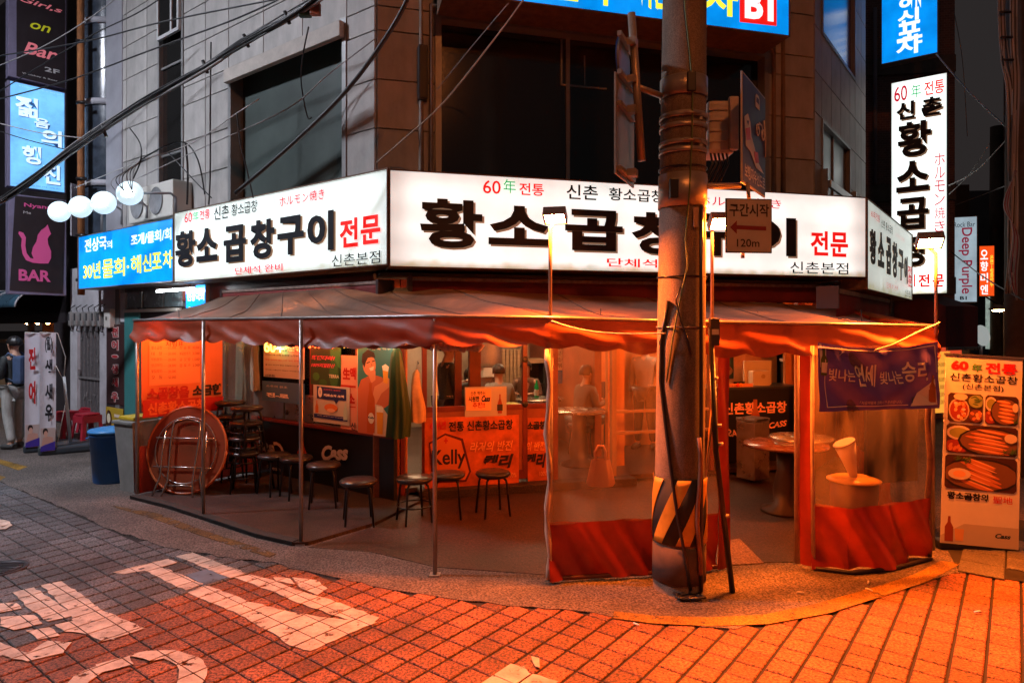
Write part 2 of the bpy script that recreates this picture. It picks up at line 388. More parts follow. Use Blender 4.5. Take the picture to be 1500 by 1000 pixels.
for mk in MARKS:
    mi += 1
    pl = [Vector(G(x, y)[:2]) for x, y in mk]; uv = [(p.dot(ub)-u0, p.dot(ua)) for p in pl]
    fine = []
    for a, b in zip(uv, uv[1:]+uv[:1]):
        L_ = math.hypot(b[0]-a[0], b[1]-a[1]); n = max(1, int(L_/.05))
        for i in range(n):
            t = i/n; j = .008 if i else 0; fine.append((a[0]+(b[0]-a[0])*t+random.uniform(-j, j), a[1]+(b[1]-a[1])*t+random.uniform(-j, j)))
    us = [a[0] for a in fine]; vs_ = [a[1] for a in fine]
    for i in range(int(math.floor(min(us)/TS)), int(math.ceil(max(us)/TS))):
        ci = clip(fine, i*TS+g1, (i+1)*TS-g1, 0)
        if not ci: continue
        for j in range(int(math.floor(min(vs_)/TS)), int(math.ceil(max(vs_)/TS))):
            q = clip(ci, j*TS+g1*.6, (j+1)*TS-g1*.6, 1)
            if len(q) > 2: pm.flat([tuple(ub*(a+u0)+ua*b) for a, b in q], .004+.0004*mi, .003)
tag(pm.build('road_marking', m_paint, red_bed, fix=False), kind='stuff')
# blue patch of paint beside the T mark
tag(MB().flat([tuple(G(x, y)[:2]) for x, y in [(272,842),(305,833),(333,846),(298,856)]], .0035, .002).build('paint_patch', worn(M('blue_patch', (.09,.16,.24), .7, var=.3, scale=9), 9, .36), grey_bed))
# yellow no-stopping line, three stretches
m_yel = worn(speckle(world_noise(M('worn_yellow_paint', (.34,.18,.02), .75, var=.6, scale=2.5)), 90, .35, 1.3), 11, .40)
m_yel2 = worn(speckle(world_noise(M('faded_yellow_paint', (.16,.085,.02), .75, var=.6, scale=2.5)), 90, .35, 1.3), 9, .46)
def strip(top, bot, name, lab, z=.008, mat=None):
    t = [G(*p) for p in top]; b = [G(*p) for p in bot]; mb = MB()
    for k in range(len(t)-1): mb.flat([t[k][:2], t[k+1][:2], b[k+1][:2], b[k][:2]], z, .003)
    return tag(mb.build(name, mat or m_yel, None), kind='structure')
strip([(900,896),(960,903),(1040,905),(1120,901),(1200,884),(1290,858),(1340,842),(1378,822)], [(897,906),(955,914),(1040,918),(1125,915),(1215,899),(1300,872),(1360,852),(1408,826)], 'yellow_road_line', '')
strip([(165,741),(230,752),(300,778),(370,800),(405,812)], [(170,744),(224,760),(294,785),(360,806),(395,817)], 'yellow_road_line', '', .008, m_yel2)
strip([(-30,668),(0,673),(40,684)], [(-30,672),(0,680),(27,689)], 'yellow_road_line', '')
strip([(-30,694),(0,697),(8,699)], [(-30,702),(0,704),(3,702)], 'yellow_road_line', '')
# raised slab under the left of the tent and its dark kerb
sl = [(190,731),(245,745),(300,763),(375,788),(428,800),(452,799),(552,769)]
slp = [tuple(G(*p)[:2]) for p in sl]
wl = [LW.W(-.02)[:2], LW.W(LW.hit(389,600)[0])[:2]]
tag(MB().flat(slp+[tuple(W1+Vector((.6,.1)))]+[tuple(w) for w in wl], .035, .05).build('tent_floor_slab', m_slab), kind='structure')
m_inner = speckle(world_noise(M('shaded_floor', (.060,.028,.018), .5, var=.6, scale=1.6)), 62, .2, 1.7)  # shade under the tent roof, put into the floor colour
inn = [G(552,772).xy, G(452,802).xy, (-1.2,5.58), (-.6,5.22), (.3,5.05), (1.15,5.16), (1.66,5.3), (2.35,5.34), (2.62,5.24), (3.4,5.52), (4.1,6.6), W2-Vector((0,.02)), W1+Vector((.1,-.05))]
tag(MB().flat([tuple(p) for p in inn], .008, .004).build('tent_floor_shade', m_inner), kind='structure')
kb = MB(); kp = [G(*p) for p in sl[:5]]
for a, b in zip(kp, kp[1:]):
    d = (b-a).normalized(); n = Vector((-d.y, d.x, 0))*.09; vs = [a, b, b+n, a+n]
    if (a+n).y < a.y: n = -n
    kb.add([(a.x,a.y,0),(b.x,b.y,0),(b.x+n.x,b.y+n.y,0),(a.x+n.x,a.y+n.y,0),(a.x,a.y,.042),(b.x,b.y,.042),(b.x+n.x,b.y+n.y,.042),(a.x+n.x,a.y+n.y,.042)], [(0,3,2,1),(4,5,6,7),(0,1,5,4),(1,2,6,5),(2,3,7,6),(3,0,4,7)])
tag(kb.build('kerb', M('dark_kerb', (.03,.027,.025), .8, var=.5, scale=9, bump=.4)), kind='structure')
# grey slabs in the right corner
m_gs = add_random(speckle(world_noise(M('grey_slab', (.12,.11,.105), .7, var=.35, scale=2)), 70), .2)
gb = tag(MB().flat([G(1405,838).xy, G(1560,862).xy, (5.6,6.4), (4.4,6.6), G(1385,800).xy], .007, .004).build('grey_slab_pavement', m_grout), kind='structure')
gd = tile_mesh('t', .3, .3, m_gs, .005, .005).data('paving_slab', m_gs)
for i in range(-3, 12):
    for j in range(-6, 14):
        p = Vector(G(1440,820).xy)+ub*(i*.3)+ua*(j*.3)
        px, py = pix(p.x, p.y)
        if 1405-(838-py)*.4 < px < 1660 and 798 < py < 836+(px-1405)*.12:
            o = bpy.data.objects.new('paving_slab', gd); COL.objects.link(o); o.parent = gb; o.location = (p.x, p.y, .017+random.uniform(-.001,.001)); o.rotation_euler = (0,0,tang)
# threshold step along the door
tag(FW.off(.16) and MB().box(0, -.16, 0, 2.6, .05, .10, .01).build('threshold_step', m_slab), kind='structure')
st = bpy.data.objects['threshold_step']; st.location = (W1.x, W1.y, 0); st.rotation_euler = (0,0,FW.a)
st.location = FW.W(.45)
# small litter
m_wh = M('litter_paper', (.75,.7,.65), .6)
for k, (px, py, lab) in enumerate([(1167,870,'white crumpled scrap of paper on the asphalt in front of the tent curtain'), (1268,864,'short white cigarette stub lying beside the curved yellow line'), (1272,853,'thin white cigarette stub closest to the bottom of the right curtain'), (1438,898,'white cigarette stub lying on the bright tiles at the right'), (937,919,'white stub lying just below the left end of the curved yellow line')]):
    g = G(px, py); t = tag(MB().tube([(0,0,.0), (.012,.003,.004), (.05,.012,.0)], .006, 6).build('litter', m_wh), lab, 'litter', 'litter on the ground'); t.location = (g.x, g.y, .012); t.rotation_euler = (0,0,-.3-k)
# manhole and mat
g = G(-2,833); t = thing('manhole_cover', 'small dark round manhole cover at the left edge of the grey tiles', 'manhole cover', (g.x, g.y, .002)); MB().lathe([(0,.006),(.15,.006),(.155,.0),(.15,.004)], 28).build('cover', M('cast_iron', (.05,.05,.055), .45, metal=.6, var=.4), t); MB().lathe([(.16,.0),(.17,.007),(.195,.007),(.20,.0)], 28).build('ring', MATS['cast_iron'], t)
for k in range(7): MB().box(-.12,-.11+k*.035,.0062,.12,-.10+k*.035,.009).build('rib', MATS['cast_iron'], t)
t = tag(MB().flat([G(x,y).xy for x, y in ((1052,795),(1083,790),(1119,826),(1050,830))], .012, .007).build('floor_mat', speckle(world_noise(M('tan_mat', (.34,.20,.12), .7, var=.2)), 60)), 'flat tan cardboard mat on the floor right of the leaning black bar', 'mat')
# ================================================================== CORNER BUILDING
m_stone = add_random(M('granite_panel', (.45,.43,.41), .6, var=.42, scale=2.2, bump=.2, stretch=(1,1,.5)), .07)
m_joint = M('joint_dark', (.03,.03,.03), .9)
m_alu = M('window_frame_grey', (.30,.30,.30), .45, metal=.3, var=.2, scale=3)
m_dglass = M('dark_window_glass', (.013,.013,.013), .12, spec=.9)
m_core = M('concrete_core', (.16,.155,.15), .85, var=.3, scale=2)
bld = thing('corner_building', 'grey granite panelled building on the street corner above the lit restaurant signs', 'building', (W1.x, W1.y, 0))
pcache = {}
def panel(fr, x0, z0, x1, z1, mat=None, j=.008, name='stone_panel', par=None, th=.03):
    w, h = round(x1-x0, 3), round(z1-z0, 3); k = (w, h, name)
    if k not in pcache: pcache[k] = MB().box(j, -th, j, w-j, .0, h-j).data(name, mat or m_stone)
    o = bpy.data.objects.new(name, pcache[k]); COL.objects.link(o); o.parent = par or bld
    p = fr.W(x0, z0); o.location = p-(par or bld).location; o.rotation_euler = (0,0,fr.a); return o
def facade(fr, xs, zs, holes, core, skip=None):
    for x0, x1 in zip(xs, xs[1:]):
        for z0, z1 in zip(zs, zs[1:]):
            cx, cz = (x0+x1)/2, (z0+z1)/2
            if any(h[0] < cx < h[2] and h[1] < cz < h[3] for h in holes): continue
            panel(fr, x0, z0, x1, z1)
    # backing in strips round the holes
    X = sorted(set([xs[0], xs[-1]]+[h[0] for h in holes]+[h[2] for h in holes])); Z = sorted(set([zs[0], zs[-1]]+[h[1] for h in holes]+[h[3] for h in holes]))
    for x0, x1 in zip(X, X[1:]):
        for z0, z1 in zip(Z, Z[1:]):
            cx, cz = (x0+x1)/2, (z0+z1)/2
            if any(h[0] < cx < h[2] and h[1] < cz < h[3] for h in holes): continue
            vs = [fr.W(x, z, y)-bld.location for z in (z0, z1) for x, y in ((x0,.002),(x1,.002),(x1,.25),(x0,.25))]
            core.add(vs, [(0,3,2,1),(4,5,6,7),(0,1,5,4),(1,2,6,5),(2,3,7,6),(3,0,4,7)])
core = MB()
def window(fr, x0, z0, x1, z1, label=None, cols=(), rows=(), gl=None, fw=.05, deep=.12, special=None):
    o = bpy.data.objects.new('window', None); COL.objects.link(o); o.parent = bld; o.location = fr.W(x0, z0)-bld.location; o.rotation_euler = (0,0,fr.a)
    if label: o['label'] = label
    w, h = x1-x0, z1-z0; m = MB()
    for a, b, c, d in ((0,0,w,fw),(0,h-fw,w,h),(0,fw,fw,h-fw),(w-fw,fw,w,h-fw)): m.box(a, -.045, b, c, deep+.02, d)
    for c in cols: m.box(c-fw/3, deep-.02, fw, c+fw/3, deep+.017, h-fw)
    for r in rows: m.box(fw, deep-.022, r-fw/3, w-fw, deep+.016, r+fw/3)
    m.build('frame', m_alu, o)
    X = [fw]+list(cols)+[w-fw]; Z = [fw]+list(rows)+[h-fw]; n = 0
    for i in range(len(X)-1):
        for j in range(len(Z)-1):
            g = (special or {}).get((i, j), gl or m_dglass)
            MB().box(X[i]+.002, deep+.002, Z[j]+.002, X[i+1]-.002, deep+.01, Z[j+1]-.002).build('pane', g, o)
    return o
z0b = 2.55
zs = [2.55,3.02,3.56,4.10,4.64,5.18,5.45,6.0,6.54,7.08,7.62,8.16,8.7]
# left face
bw = LW.box(338,100,511,300); nw = LW.box(235,0,272,300); tg = LW.box(166,0,180,300)
bwx0, bwx1 = bw[0], bw[2]; nwx0, nwx1 = nw[0], nw[2]
HL = [(bwx0, 3.02, bwx1, 5.45), (nwx0, 2.55, nwx1, 8.7)]
xl = [-6.55, -6.05, nwx0-.38, nwx0, nwx1, (nwx1+bwx0)/2, bwx0, bwx0+(bwx1-bwx0)/3, bwx0+(bwx1-bwx0)*2/3, bwx1, 0]
facade(LW, xl, zs, HL, core)
m_gg = M('greenish_glass', (.075,.10,.092), .5, spec=.3, var=.4, scale=.9)
m_teal = Em('lit_teal_blind', c8(150,200,190), .42, var=.25, scale=3)
window(LW, *HL[0], 'big dark greenish window on the left face', gl=m_gg, fw=.07, deep=.14)
window(LW, *HL[1], 'tall narrow window strip with one pale teal blind', rows=(.55,1.2,2.0,3.35,4.6,5.4), fw=.05, deep=.015, special={(0,1): m_teal, (0,0): M('blue_blind', (.03,.09,.12), .3)})
# opened white sash high on the strip
sa = bpy.data.objects.new('window_sash', None); COL.objects.link(sa); sa.parent = bld; sx0, sz0, sx1, sz1 = LW.box(238,2,270,38)
sa.location = LW.W(sx0, LW.hit(254,55)[1])-bld.location; sa.rotation_euler = (0,0,LW.a); ww = sx1-sx0
m_wf = M('white_window_frame', (.55,.55,.55), .4)
m = MB()
for a, b, c, d in ((0,0,ww,.05),(0,.95,ww,1.0),(0,.05,.05,.95),(ww-.05,.05,ww,.95),(ww*.62,.05,ww*.62+.05,.95)): m.box(a, -.09, b, c, -.05, d)
m.build('frame', m_wf, sa); MB().box(.05,-.075,.05,ww-.05,-.065,.95).build('pane', m_dglass, sa)
# rusty light strip above the big window
m = MB().box(bwx0+.02, -.12, 5.22, bwx1-.02, -.048, 5.40, .01); m.v = [tuple(LW.W(v[0], v[2], v[1])-bld.location) for v in m.v]
m.build('light_strip', M('rusty_white_strip', (.5,.45,.4), .6, var=.25, scale=5), bld)
# front face
L_F = 5.64; fwz = 5.45
fx0 = FW.hit(637,200)[0]; fx1 = FW.hit(1124,200)[0]
HF = [(fx0, 2.95, fx1, fwz)]
zf = [2.55,2.95]+zs[2:]
xf = [0, fx0, fx0+.95, fx0+1.9, fx0+2.85, fx1, L_F]
facade(FW, xf, zf, HF, core)
window(FW, *HF[0], 'wide near-black window above the front sign', cols=(1.62, 3.2), rows=(), gl=m_dglass, fw=.07, deep=.10)
i0 = FW.hit(825,52); i1 = FW.hit(893,128)
m = MB()
for a, b, c, d in ((i0[0],i1[1],i1[0],i1[1]+.02),(i0[0],i1[1],i0[0]+.02,5.36),(i1[0]-.5*(i1[0]-i0[0]),i1[1]+.03,i1[0]-.5*(i1[0]-i0[0])+.015,5.2)):
    m.box(a, .085, b, c, .098, d)
m.v = [tuple(FW.W(v[0], v[2], v[1])-bld.location) for v in m.v]; m.build('glazing_bar', m_alu, bld)
# pipe moulding round the big front opening
m = MB()
for pts in ([(fx0-.05,2.6),(fx0-.05,5.5),(fx1+.06,5.5),(fx1+.06,2.6)], [(fx0-.16,2.6),(fx0-.16,5.62),(fx1+.2,5.62),(fx1+.2,2.6)]):
    m.tube([FW.W(x, z, -.05)-bld.location for x, z in pts], .035, 8)
m.build('window_moulding', M('brown_moulding', (.25,.19,.15), .6, var=.3), bld)
# right face
rx = [0,.38,1.05,1.75,2.45,3.1,3.5]
wr = RW.box(1206,110,1251,290); HR = [(.38, 2.95, 1.05+1.15, 4.75), (.38, 5.9, 2.6, 7.9)]
rx = [0,.38,.95,1.55,2.2,2.6,3.1,3.5]; zr = [2.55,2.95,3.56,4.10,4.75,5.3,5.9,6.5,7.1,7.9,8.7]
facade(RW, rx, zr, HR, core)
window(RW, *HR[0], 'side window with metal guard rails', cols=(.85,), fw=.05, deep=.02, gl=M('side_glass', (.05,.065,.065), .3, spec=.5))
window(RW, *HR[1], 'upper side window lit blue', fw=.05, deep=.02, gl=M('blue_lit_glass', (.03,.08,.4), .2, spec=.9))
g = bpy.data.objects.new('window_guard', None); COL.objects.link(g); g.parent = bld; g.location = RW.W(.33, 2.95)-bld.location; g.rotation_euler = (0,0,RW.a)
m_steel = M('brushed_steel', (.45,.46,.46), .35, metal=.8, var=.2)
for k in range(4): MB().box(0, -.16, .12+k*.24, 1.95, -.12, .22+k*.24, .008).build('rail', m_steel, g)
for x in (.0, 1.9): MB().box(x, -.118, .05, x+.05, -.035, 1.1).build('bracket', m_steel, g)
# roof slab, rear walls and first floor slab
LE = LW.W(-6.55).xy; RE = RW.W(3.5).xy; bk = [(RE.x-1, RE.y+5), (LE.x+3.5, LE.y+4)]
poly = [tuple(LE), tuple(W1), tuple(W2), tuple(RE)]+bk
def rel(m): m.v = [(v[0]-W1.x, v[1]-W1.y, v[2]) for v in m.v]; return m
rel(MB().flat(poly, 8.85, .2)).build('roof', m_core, bld)
rel(MB().flat(poly, 2.6, .12)).build('floor_slab', m_core, bld)
for a, b in ((poly[3], poly[4]), (poly[4], poly[5]), (poly[5], poly[0])):
    a = Vector(a); b = Vector(b); d = (b-a).normalized(); n = Vector((-d.y, d.x))*.2
    vs = [(p.x-W1.x, p.y-W1.y, z) for z in (0, 8.65) for p in (a, b, b+n, a+n)]
    core.add(vs, [(0,3,2,1),(4,5,6,7),(0,1,5,4),(1,2,6,5),(2,3,7,6),(3,0,4,7)])
core.build('wall', m_core, bld)
# dark upstairs rooms: one wall behind the glass
# ================================================================== SIGNS
C1 = Vector((-1.221, 6.545)); C2 = Vector((4.276, 7.965))
SL = Fr(C1.x, C1.y, -36.7); SF = Fr(C1.x, C1.y, 14.48); SR = Fr(C2.x, C2.y, 52.06)
m_cab = M('sign_cabinet', (.20,.12,.08), .6, var=.5, scale=10)
m_cabg = M('sign_cabinet_grey', (.25,.25,.26), .5, var=.3, scale=8)
def lit(name, col, s, dirt=.12, edge=True):
    """backlit panel: tubes inside give soft uneven light, grime gathers in patches"""
    m = M(name, col, .35, emit=s, ecol=col, var=dirt, scale=1.6); return m
def grimy(m, h, amt=.75):                 # algae and dirt along the lower edge of a panel
    nt = m.node_tree; L = nt.links.new; p = nt.nodes['Principled BSDF']; src = p.inputs['Emission Color'].links[0].from_socket
    tc = nt.nodes.new('ShaderNodeTexCoord'); sp = nt.nodes.new('ShaderNodeSeparateXYZ'); L(tc.outputs['Object'], sp.inputs[0])
    n = nt.nodes.new('ShaderNodeTexNoise'); n.inputs['Scale'].default_value = 7; n.inputs['Detail'].default_value = 8; L(tc.outputs['Object'], n.inputs[0])
    a = nt.nodes.new('ShaderNodeMath'); a.operation = 'MULTIPLY'; L(n.outputs[0], a.inputs[0]); a.inputs[1].default_value = h*2.2
    b = nt.nodes.new('ShaderNodeMath'); b.operation = 'SUBTRACT'; L(a.outputs[0], b.inputs[0]); L(sp.outputs[2], b.inputs[1])
    r = nt.nodes.new('ShaderNodeMapRange'); r.inputs[1].default_value = 0; r.inputs[2].default_value = h; r.inputs[3].default_value = 0; r.inputs[4].default_value = amt; L(b.outputs[0], r.inputs[0])
    mx = nt.nodes.new('ShaderNodeMix'); mx.data_type = 'RGBA'; L(r.outputs[0], mx.inputs[0]); L(src, mx.inputs[6]); mx.inputs[7].default_value = (.32,.30,.12,1)
    L(mx.outputs[2], p.inputs['Emission Color']); return m
m_wL = grimy(lit('lit_white_left', (.86,.97,.93), .98, .24), .09)
m_wF = grimy(lit('lit_white_front', (1,.975,.92), 1.12, .2), .07)
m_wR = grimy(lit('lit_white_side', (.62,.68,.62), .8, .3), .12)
m_wV = grimy(lit('lit_white_vertical', (.90,1,.97), 1.7, .1), .08)
m_blu = lit('lit_blue', (.0,.27,.86), 1.25, .45)
m_blk = M('letter_black', (.012,.013,.02), .5)
m_lshadow = M('letter_shadow_tan', (.40,.24,.15), .6, emit=.42, ecol=(.42,.25,.15))
m_lred = Em('letter_red_lit', (.85,.01,.008), .9); m_lcrim = Em('letter_crimson_lit', (.62,.01,.04), .85)
m_lgrn = Em('letter_green_lit', (.0,.42,.12), .8); m_lwht = Em('letter_white_lit', (.9,.97,1), 1.2); m_lyel = Em('letter_yellow_lit', (1,.9,.06), 1.1)
def big(b, ch, x0, y0, x1, y1, sh=3.4, mat=None, off=.036):
    b.t(ch, x0+sh, y0+sh*.8, x1+sh, y1+sh*.8, m_lshadow, y=-.008, off=off, name='letter_shadow')
    b.t(ch, x0, y0, x1, y1, mat or m_blk, y=-.022, off=off, th=.008)
def tube_fall(m, w, h, e=.22, lo=.62):    # the tubes stop short of the box ends, so the panel dims towards its rim
    nt = m.node_tree; L = nt.links.new; p = nt.nodes['Principled BSDF']; src = p.inputs['Emission Color'].links[0].from_socket
    tc = nt.nodes.new('ShaderNodeTexCoord'); sp = nt.nodes.new('ShaderNodeSeparateXYZ'); L(tc.outputs['Object'], sp.inputs[0]); out = src
    def mth(op, a, b):
        n = nt.nodes.new('ShaderNodeMath'); n.operation = op
        for i, v in enumerate((a, b)):
            if isinstance(v, (int, float)): n.inputs[i].default_value = v
            else: L(v, n.inputs[i])
        return n.outputs[0]
    dx = mth('MINIMUM', sp.outputs[0], mth('SUBTRACT', w, sp.outputs[0])); dz = mth('MINIMUM', sp.outputs[2], mth('SUBTRACT', h, sp.outputs[2]))
    wv = mth('ADD', .95, mth('MULTIPLY', .06, mth('SINE', mth('MULTIPLY', sp.outputs[2], 2*pi*3/h), 0)))
    for d, e_ in ((dx, e), (dz, e*.45)):
        r = nt.nodes.new('ShaderNodeMapRange'); r.interpolation_type = 'SMOOTHSTEP'; r.inputs[1].default_value = 0; r.inputs[2].default_value = e_; r.inputs[3].default_value = lo if d is dx else .8; r.inputs[4].default_value = 1; L(d, r.inputs[0])
        wv = mth('MULTIPLY', wv, r.outputs[0])
    mx = nt.nodes.new('ShaderNodeMix'); mx.data_type = 'RGBA'; mx.blend_type = 'MULTIPLY'; mx.inputs[0].default_value = 1; L(src, mx.inputs[6]); L(wv, mx.inputs[7]); L(mx.outputs[2], p.inputs['Emission Color'])
# front sign
b = Board(SF, 'shop_sign', 'wide glowing white restaurant sign facing the crossing, directly above the tent', 'sign', 570,248,1268,407, depth=.62, cab=m_cab, face=m_wF, rim=.012, rimmat=m_cab); tube_fall(m_wF, b.w, b.h, .30, .60)
for ch, x0, y0, x1, y1 in (('황',615,290,706,365),('소',715,300,805,361),('곱',827,306,911,369),('창',924,310,1004,374),('구',1012,312,1084,376),('이',1092,317,1164,376)): big(b, ch, x0, y0, x1, y1)
for ch, x0, y0, x1, y1 in (('전',1186,338,1212,375),('문',1215,340,1241,377)): b.t(ch, x0, y0, x1, y1, m_lred, off=.032)
b.t('60', 707,264,733,285, m_lred, off=.012); b.t('年', 737,263,755,284, m_lgrn); b.t('전통', 760,268,796,288, m_lred, off=.018)
b.t('신촌', 829,270,875,294, m_blk, off=.015); b.t('황소곱창', 891,275,972,298, m_blk, off=.015); b.t('ホルモン焼き', 1020,286,1143,307, m_lcrim, off=.004)
b.t('신촌본점', 1156,383,1241,402, m_blk, off=.004); b.t('단체석 완비', 888,378,1020,394, m_lred, off=.014)
# left sign
b = Board(SL, 'shop_sign', 'glowing white restaurant sign on the left street side, right of the blue seafood sign', 'sign', 256,312,569.5,388, depth=.36, cab=m_cab, face=m_wL, rim=.012, rimmat=m_cab); tube_fall(m_wL, b.w, b.h, .30, .66)
for ch, x0, y0, x1, y1 in (('황',259,341,288,389),('소',290,337,320,381),('곱',330,333,362,382),('창',369,325,404,377),('구',409,320,447,371),('이',453,314,491,366)): big(b, ch, x0, y0, x1, y1, 2.2)
for ch, x0, y0, x1, y1 in (('전',499,322,526,361),('문',530,318,559,356)): b.t(ch, x0, y0, x1, y1, m_lred, off=.032)
b.t('60', 272,313,283,325, m_lcrim, off=.01); b.t('年', 284,311,293,323, m_lgrn); b.t('전통', 294,309,309,320, m_lcrim, off=.016)
b.t('신촌', 315,304,337,319, m_blk, off=.012); b.t('황소곱창', 341,300,379,310, m_blk, off=.012); b.t('ホルモン焼き', 411,289,477,292, m_lcrim, off=.008)
b.t('신촌본점', 488,374,559,385, m_blk, off=.004); b.t('단체석 완비', 346,392,416,396.5, m_lcrim, off=.012)
# side sign
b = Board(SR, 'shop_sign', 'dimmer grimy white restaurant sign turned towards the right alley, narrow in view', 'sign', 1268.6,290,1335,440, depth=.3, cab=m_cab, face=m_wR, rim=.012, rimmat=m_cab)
m_dim = M('letter_dim_black', (.07,.07,.075), .5)
for ch, x0, y0, x1, y1 in (('황',1272,334,1281,389),('소',1284,338,1292.5,393),('곱',1296,346,1303,403),('창',1305,353,1312,408),('구',1314,364,1321,412),('이',1322.5,374,1327,416)): big(b, ch, x0, y0, x1, y1, .5, m_dim)
b.t('전\n문', 1328.5,388,1334.5,421, Em('dim_red', (.5,.04,.05), .8), off=.03, ls=.9)
b.t('60年전통', 1274,306,1287,327, Em('dim_crimson', (.4,.08,.08), .8), off=.012); b.t('신촌 황소곱창', 1289,320,1306,344, m_dim, off=.012)
b.t('ホルモン焼き', 1311,340,1324,356, Em('dim_pink', (.5,.25,.25), .8)); b.t('단체석 완비', 1297,413,1314,427, MATS['dim_crimson']); b.t('신촌본점', 1324,423,1334,436, m_dim)
# blue seafood sign
b = Board(SL, 'blue_shop_sign', 'glowing blue seafood sign with white and yellow letters at the far left end', 'sign', 116,347,255.3,412, depth=.36, cab=m_cabg, face=m_blu, rim=.012, rimmat=m_cabg)
b.t('전상국', 125,351,157,365, m_lwht, off=.022); b.t('의', 157.5,353,165,363, m_lwht, off=.015); b.t('조개/물회/회', 193,344,252,351, m_lwht, off=.022)
b.t('30년', 123,386,148,407, m_lyel, off=.02)
for ch, a_, c_, yt, yb in (('물',151,167,381,406),('회',168,184,379,404),('·',187,190,389,393),('해',193,208,375,400),('신',210,223,373,397),('포',224,238,371,393),('차',240,254,368,392)): b.t(ch, a_, yt, c_, yb, m_lyel, off=.017)
# upper blue sign
UF = FW.off(.6)
b = Board(UF, 'blue_shop_sign', 'big glowing blue sign with yellow letters and a red square high above the wide window', 'sign', 650,-92,1156,55, depth=.5, cab=m_cab, face=m_blu, rim=.015, rimmat=m_cab)
b.pg([(1083,-30),(1137,-26),(1137,39),(1083,33)], Em('lit_red_square', (.8,.01,.008), 1.0)); b.t('B1', 1090,-18,1132,33, m_lwht, y=-.014, off=.04)
for ch, x0, y0, x1, y1 in (('해',905,-50,963,16),('신',968,-40,1012,20),('포',960,-34,1026,22),('차',1030,-30,1080,27)):
    if ch != '신': b.t(ch, x0, y0, x1, y1, m_lyel, off=.03)
b.t('조개 물회', 700,-70,890,10, m_lyel, off=.03)
# vertical signs in the alley
VF = Fr((1305-750)/FOC*12, 12, -36.7)
b = Board(VF, 'vertical_sign', 'tall glowing white vertical restaurant sign hanging over the right alley', 'sign', 1305,122,1388,430, depth=.22, cab=m_cab, face=m_wV, rim=.012, rimmat=m_cab); tube_fall(m_wV, b.w, b.h, .14, .6)
b.t('60', 1310,128,1329,147, m_lcrim, off=.01); b.t('年', 1335,125,1349,142, m_lgrn); b.t('전통', 1354,121,1383,136, m_lred, off=.015)
for ch, x0, y0, x1, y1 in (('신',1313,152,1340,173),('촌',1350,145,1380,167),('황',1315,182,1364,226),('소',1313,239,1361,278),('곱',1314,292,1360,334),('창',1317,343,1360,389)): big(b, ch, x0, y0, x1, y1, 2.2)
for i, ch in enumerate('ホルモン焼き'): b.t(ch, 1369,226+i*19.6,1384,241+i*19.6, m_lcrim)
b.t('구이', 1312,403,1341,420, m_lred, off=.02); b.t('전', 1345,402,1362,420, m_lred, off=.03); b.t('문', 1366,402,1383,420, m_lred, off=.03)
b = Board(VF, 'vertical_sign', 'glowing blue vertical sign with white letters at the top right, above the white one', 'sign', 1291,-80,1374,78, depth=.22, cab=m_cabg, face=m_blu, rim=.012, rimmat=m_cabg)
for ch, x0, y0, x1, y1 in (('해',1316,-8,1349,12),('신',1315,18,1347,34),('포',1314,37,1351,55),('차',1313,57,1351,76)): b.t(ch, x0, y0, x1, y1, m_lwht, off=.03)
m_dpw = lit('lit_pale_blue', (.50,.66,.76), .62, .35)
b = Board(Fr((1392-750)/FOC*16, 16, -20), 'vertical_sign', 'pale blue rock bar sign with a long red name running down it', 'sign', 1392,318,1432,443, depth=.2, cab=m_cabg, face=m_dpw, rim=.02, rimmat=m_cabg)
b.t('Rock Bar', 1397,326,1428,332, M('letter_navy', (.03,.05,.12), .5)); b.t('Deep Purple', 1404,334,1424,430, Em('letter_wine', (.30,.02,.05), .7), off=.016, rot=-pi/2); b.t('B1', 1406,434,1416,439, m_blk, off=.03)
b = Board(Fr((1434-750)/FOC*18, 18, -15), 'vertical_sign', 'small glowing orange noodle shop sign with white letters, farthest down the alley', 'sign', 1433.5,360,1457,434, depth=.2, cab=m_cab, face=lit('lit_orange', (.95,.09,.01), 1.0, .1), rim=.015, rimmat=m_cab)
for i, ch in enumerate('오향미엔'): b.t(ch, 1436,366+i*17,1447,380+i*17, m_lwht, off=.02)
b.t('온\n면\n|\n빙\n화\n만\n두', 1450,374,1455,420, m_lyel, off=.01, ls=.9)
# left street signs
GF = Fr((12-750)/FOC*11.5, 11.5, 48)
m_pur = M('purple_grey_metal', (.20,.18,.28), .5, var=.2); m_blkp = M('black_sign_face', (.02,.014,.018), .5, var=.3)
b = Board(GF, 'bar_sign', 'black bar sign with pink and yellow script lettering, topmost at the left', 'sign', 12,-160,97,131, depth=.2, cab=m_pur)
b.pg([(24,-150),(95,-150),(95,130),(24,112)], m_blkp, name='face')
sc = Em('script_pink', c8(205,110,120), .5)
b.t('Girl,s', 28,-6,91,22, sc, off=.012, shear=.3, y=-.014); b.t('on', 44,32,74,50, Em('script_olive', c8(165,165,30), .55), off=.012, shear=.3, y=-.014); b.t('Bar', 34,60,84,91, sc, off=.02, shear=.3, y=-.014)
lg = M('letter_grey', (.45,.45,.47), .5, emit=.1, ecol=(.45,.45,.47))
b.t('2F', 65,98,87,110, lg, off=.02, y=-.014); b.t('Whiskey & Beer', 32,106,84,121, lg, off=.005, y=-.014)
b = Board(GF, 'pub_sign', 'glowing sky blue pub sign with bubbly letters between the two black bar signs', 'sign', 11,117,96,283, depth=.2, cab=m_pur)
b.pg([(15,119),(94,137),(94,282),(15,272)], lit('lit_sky_blue', (.16,.48,.86), 1.0, .6), name='face')
lb = Em('letter_pale_blue', (.62,.80,.95), .9); lbs = M('letter_blue_edge', (.05,.2,.5), .5)
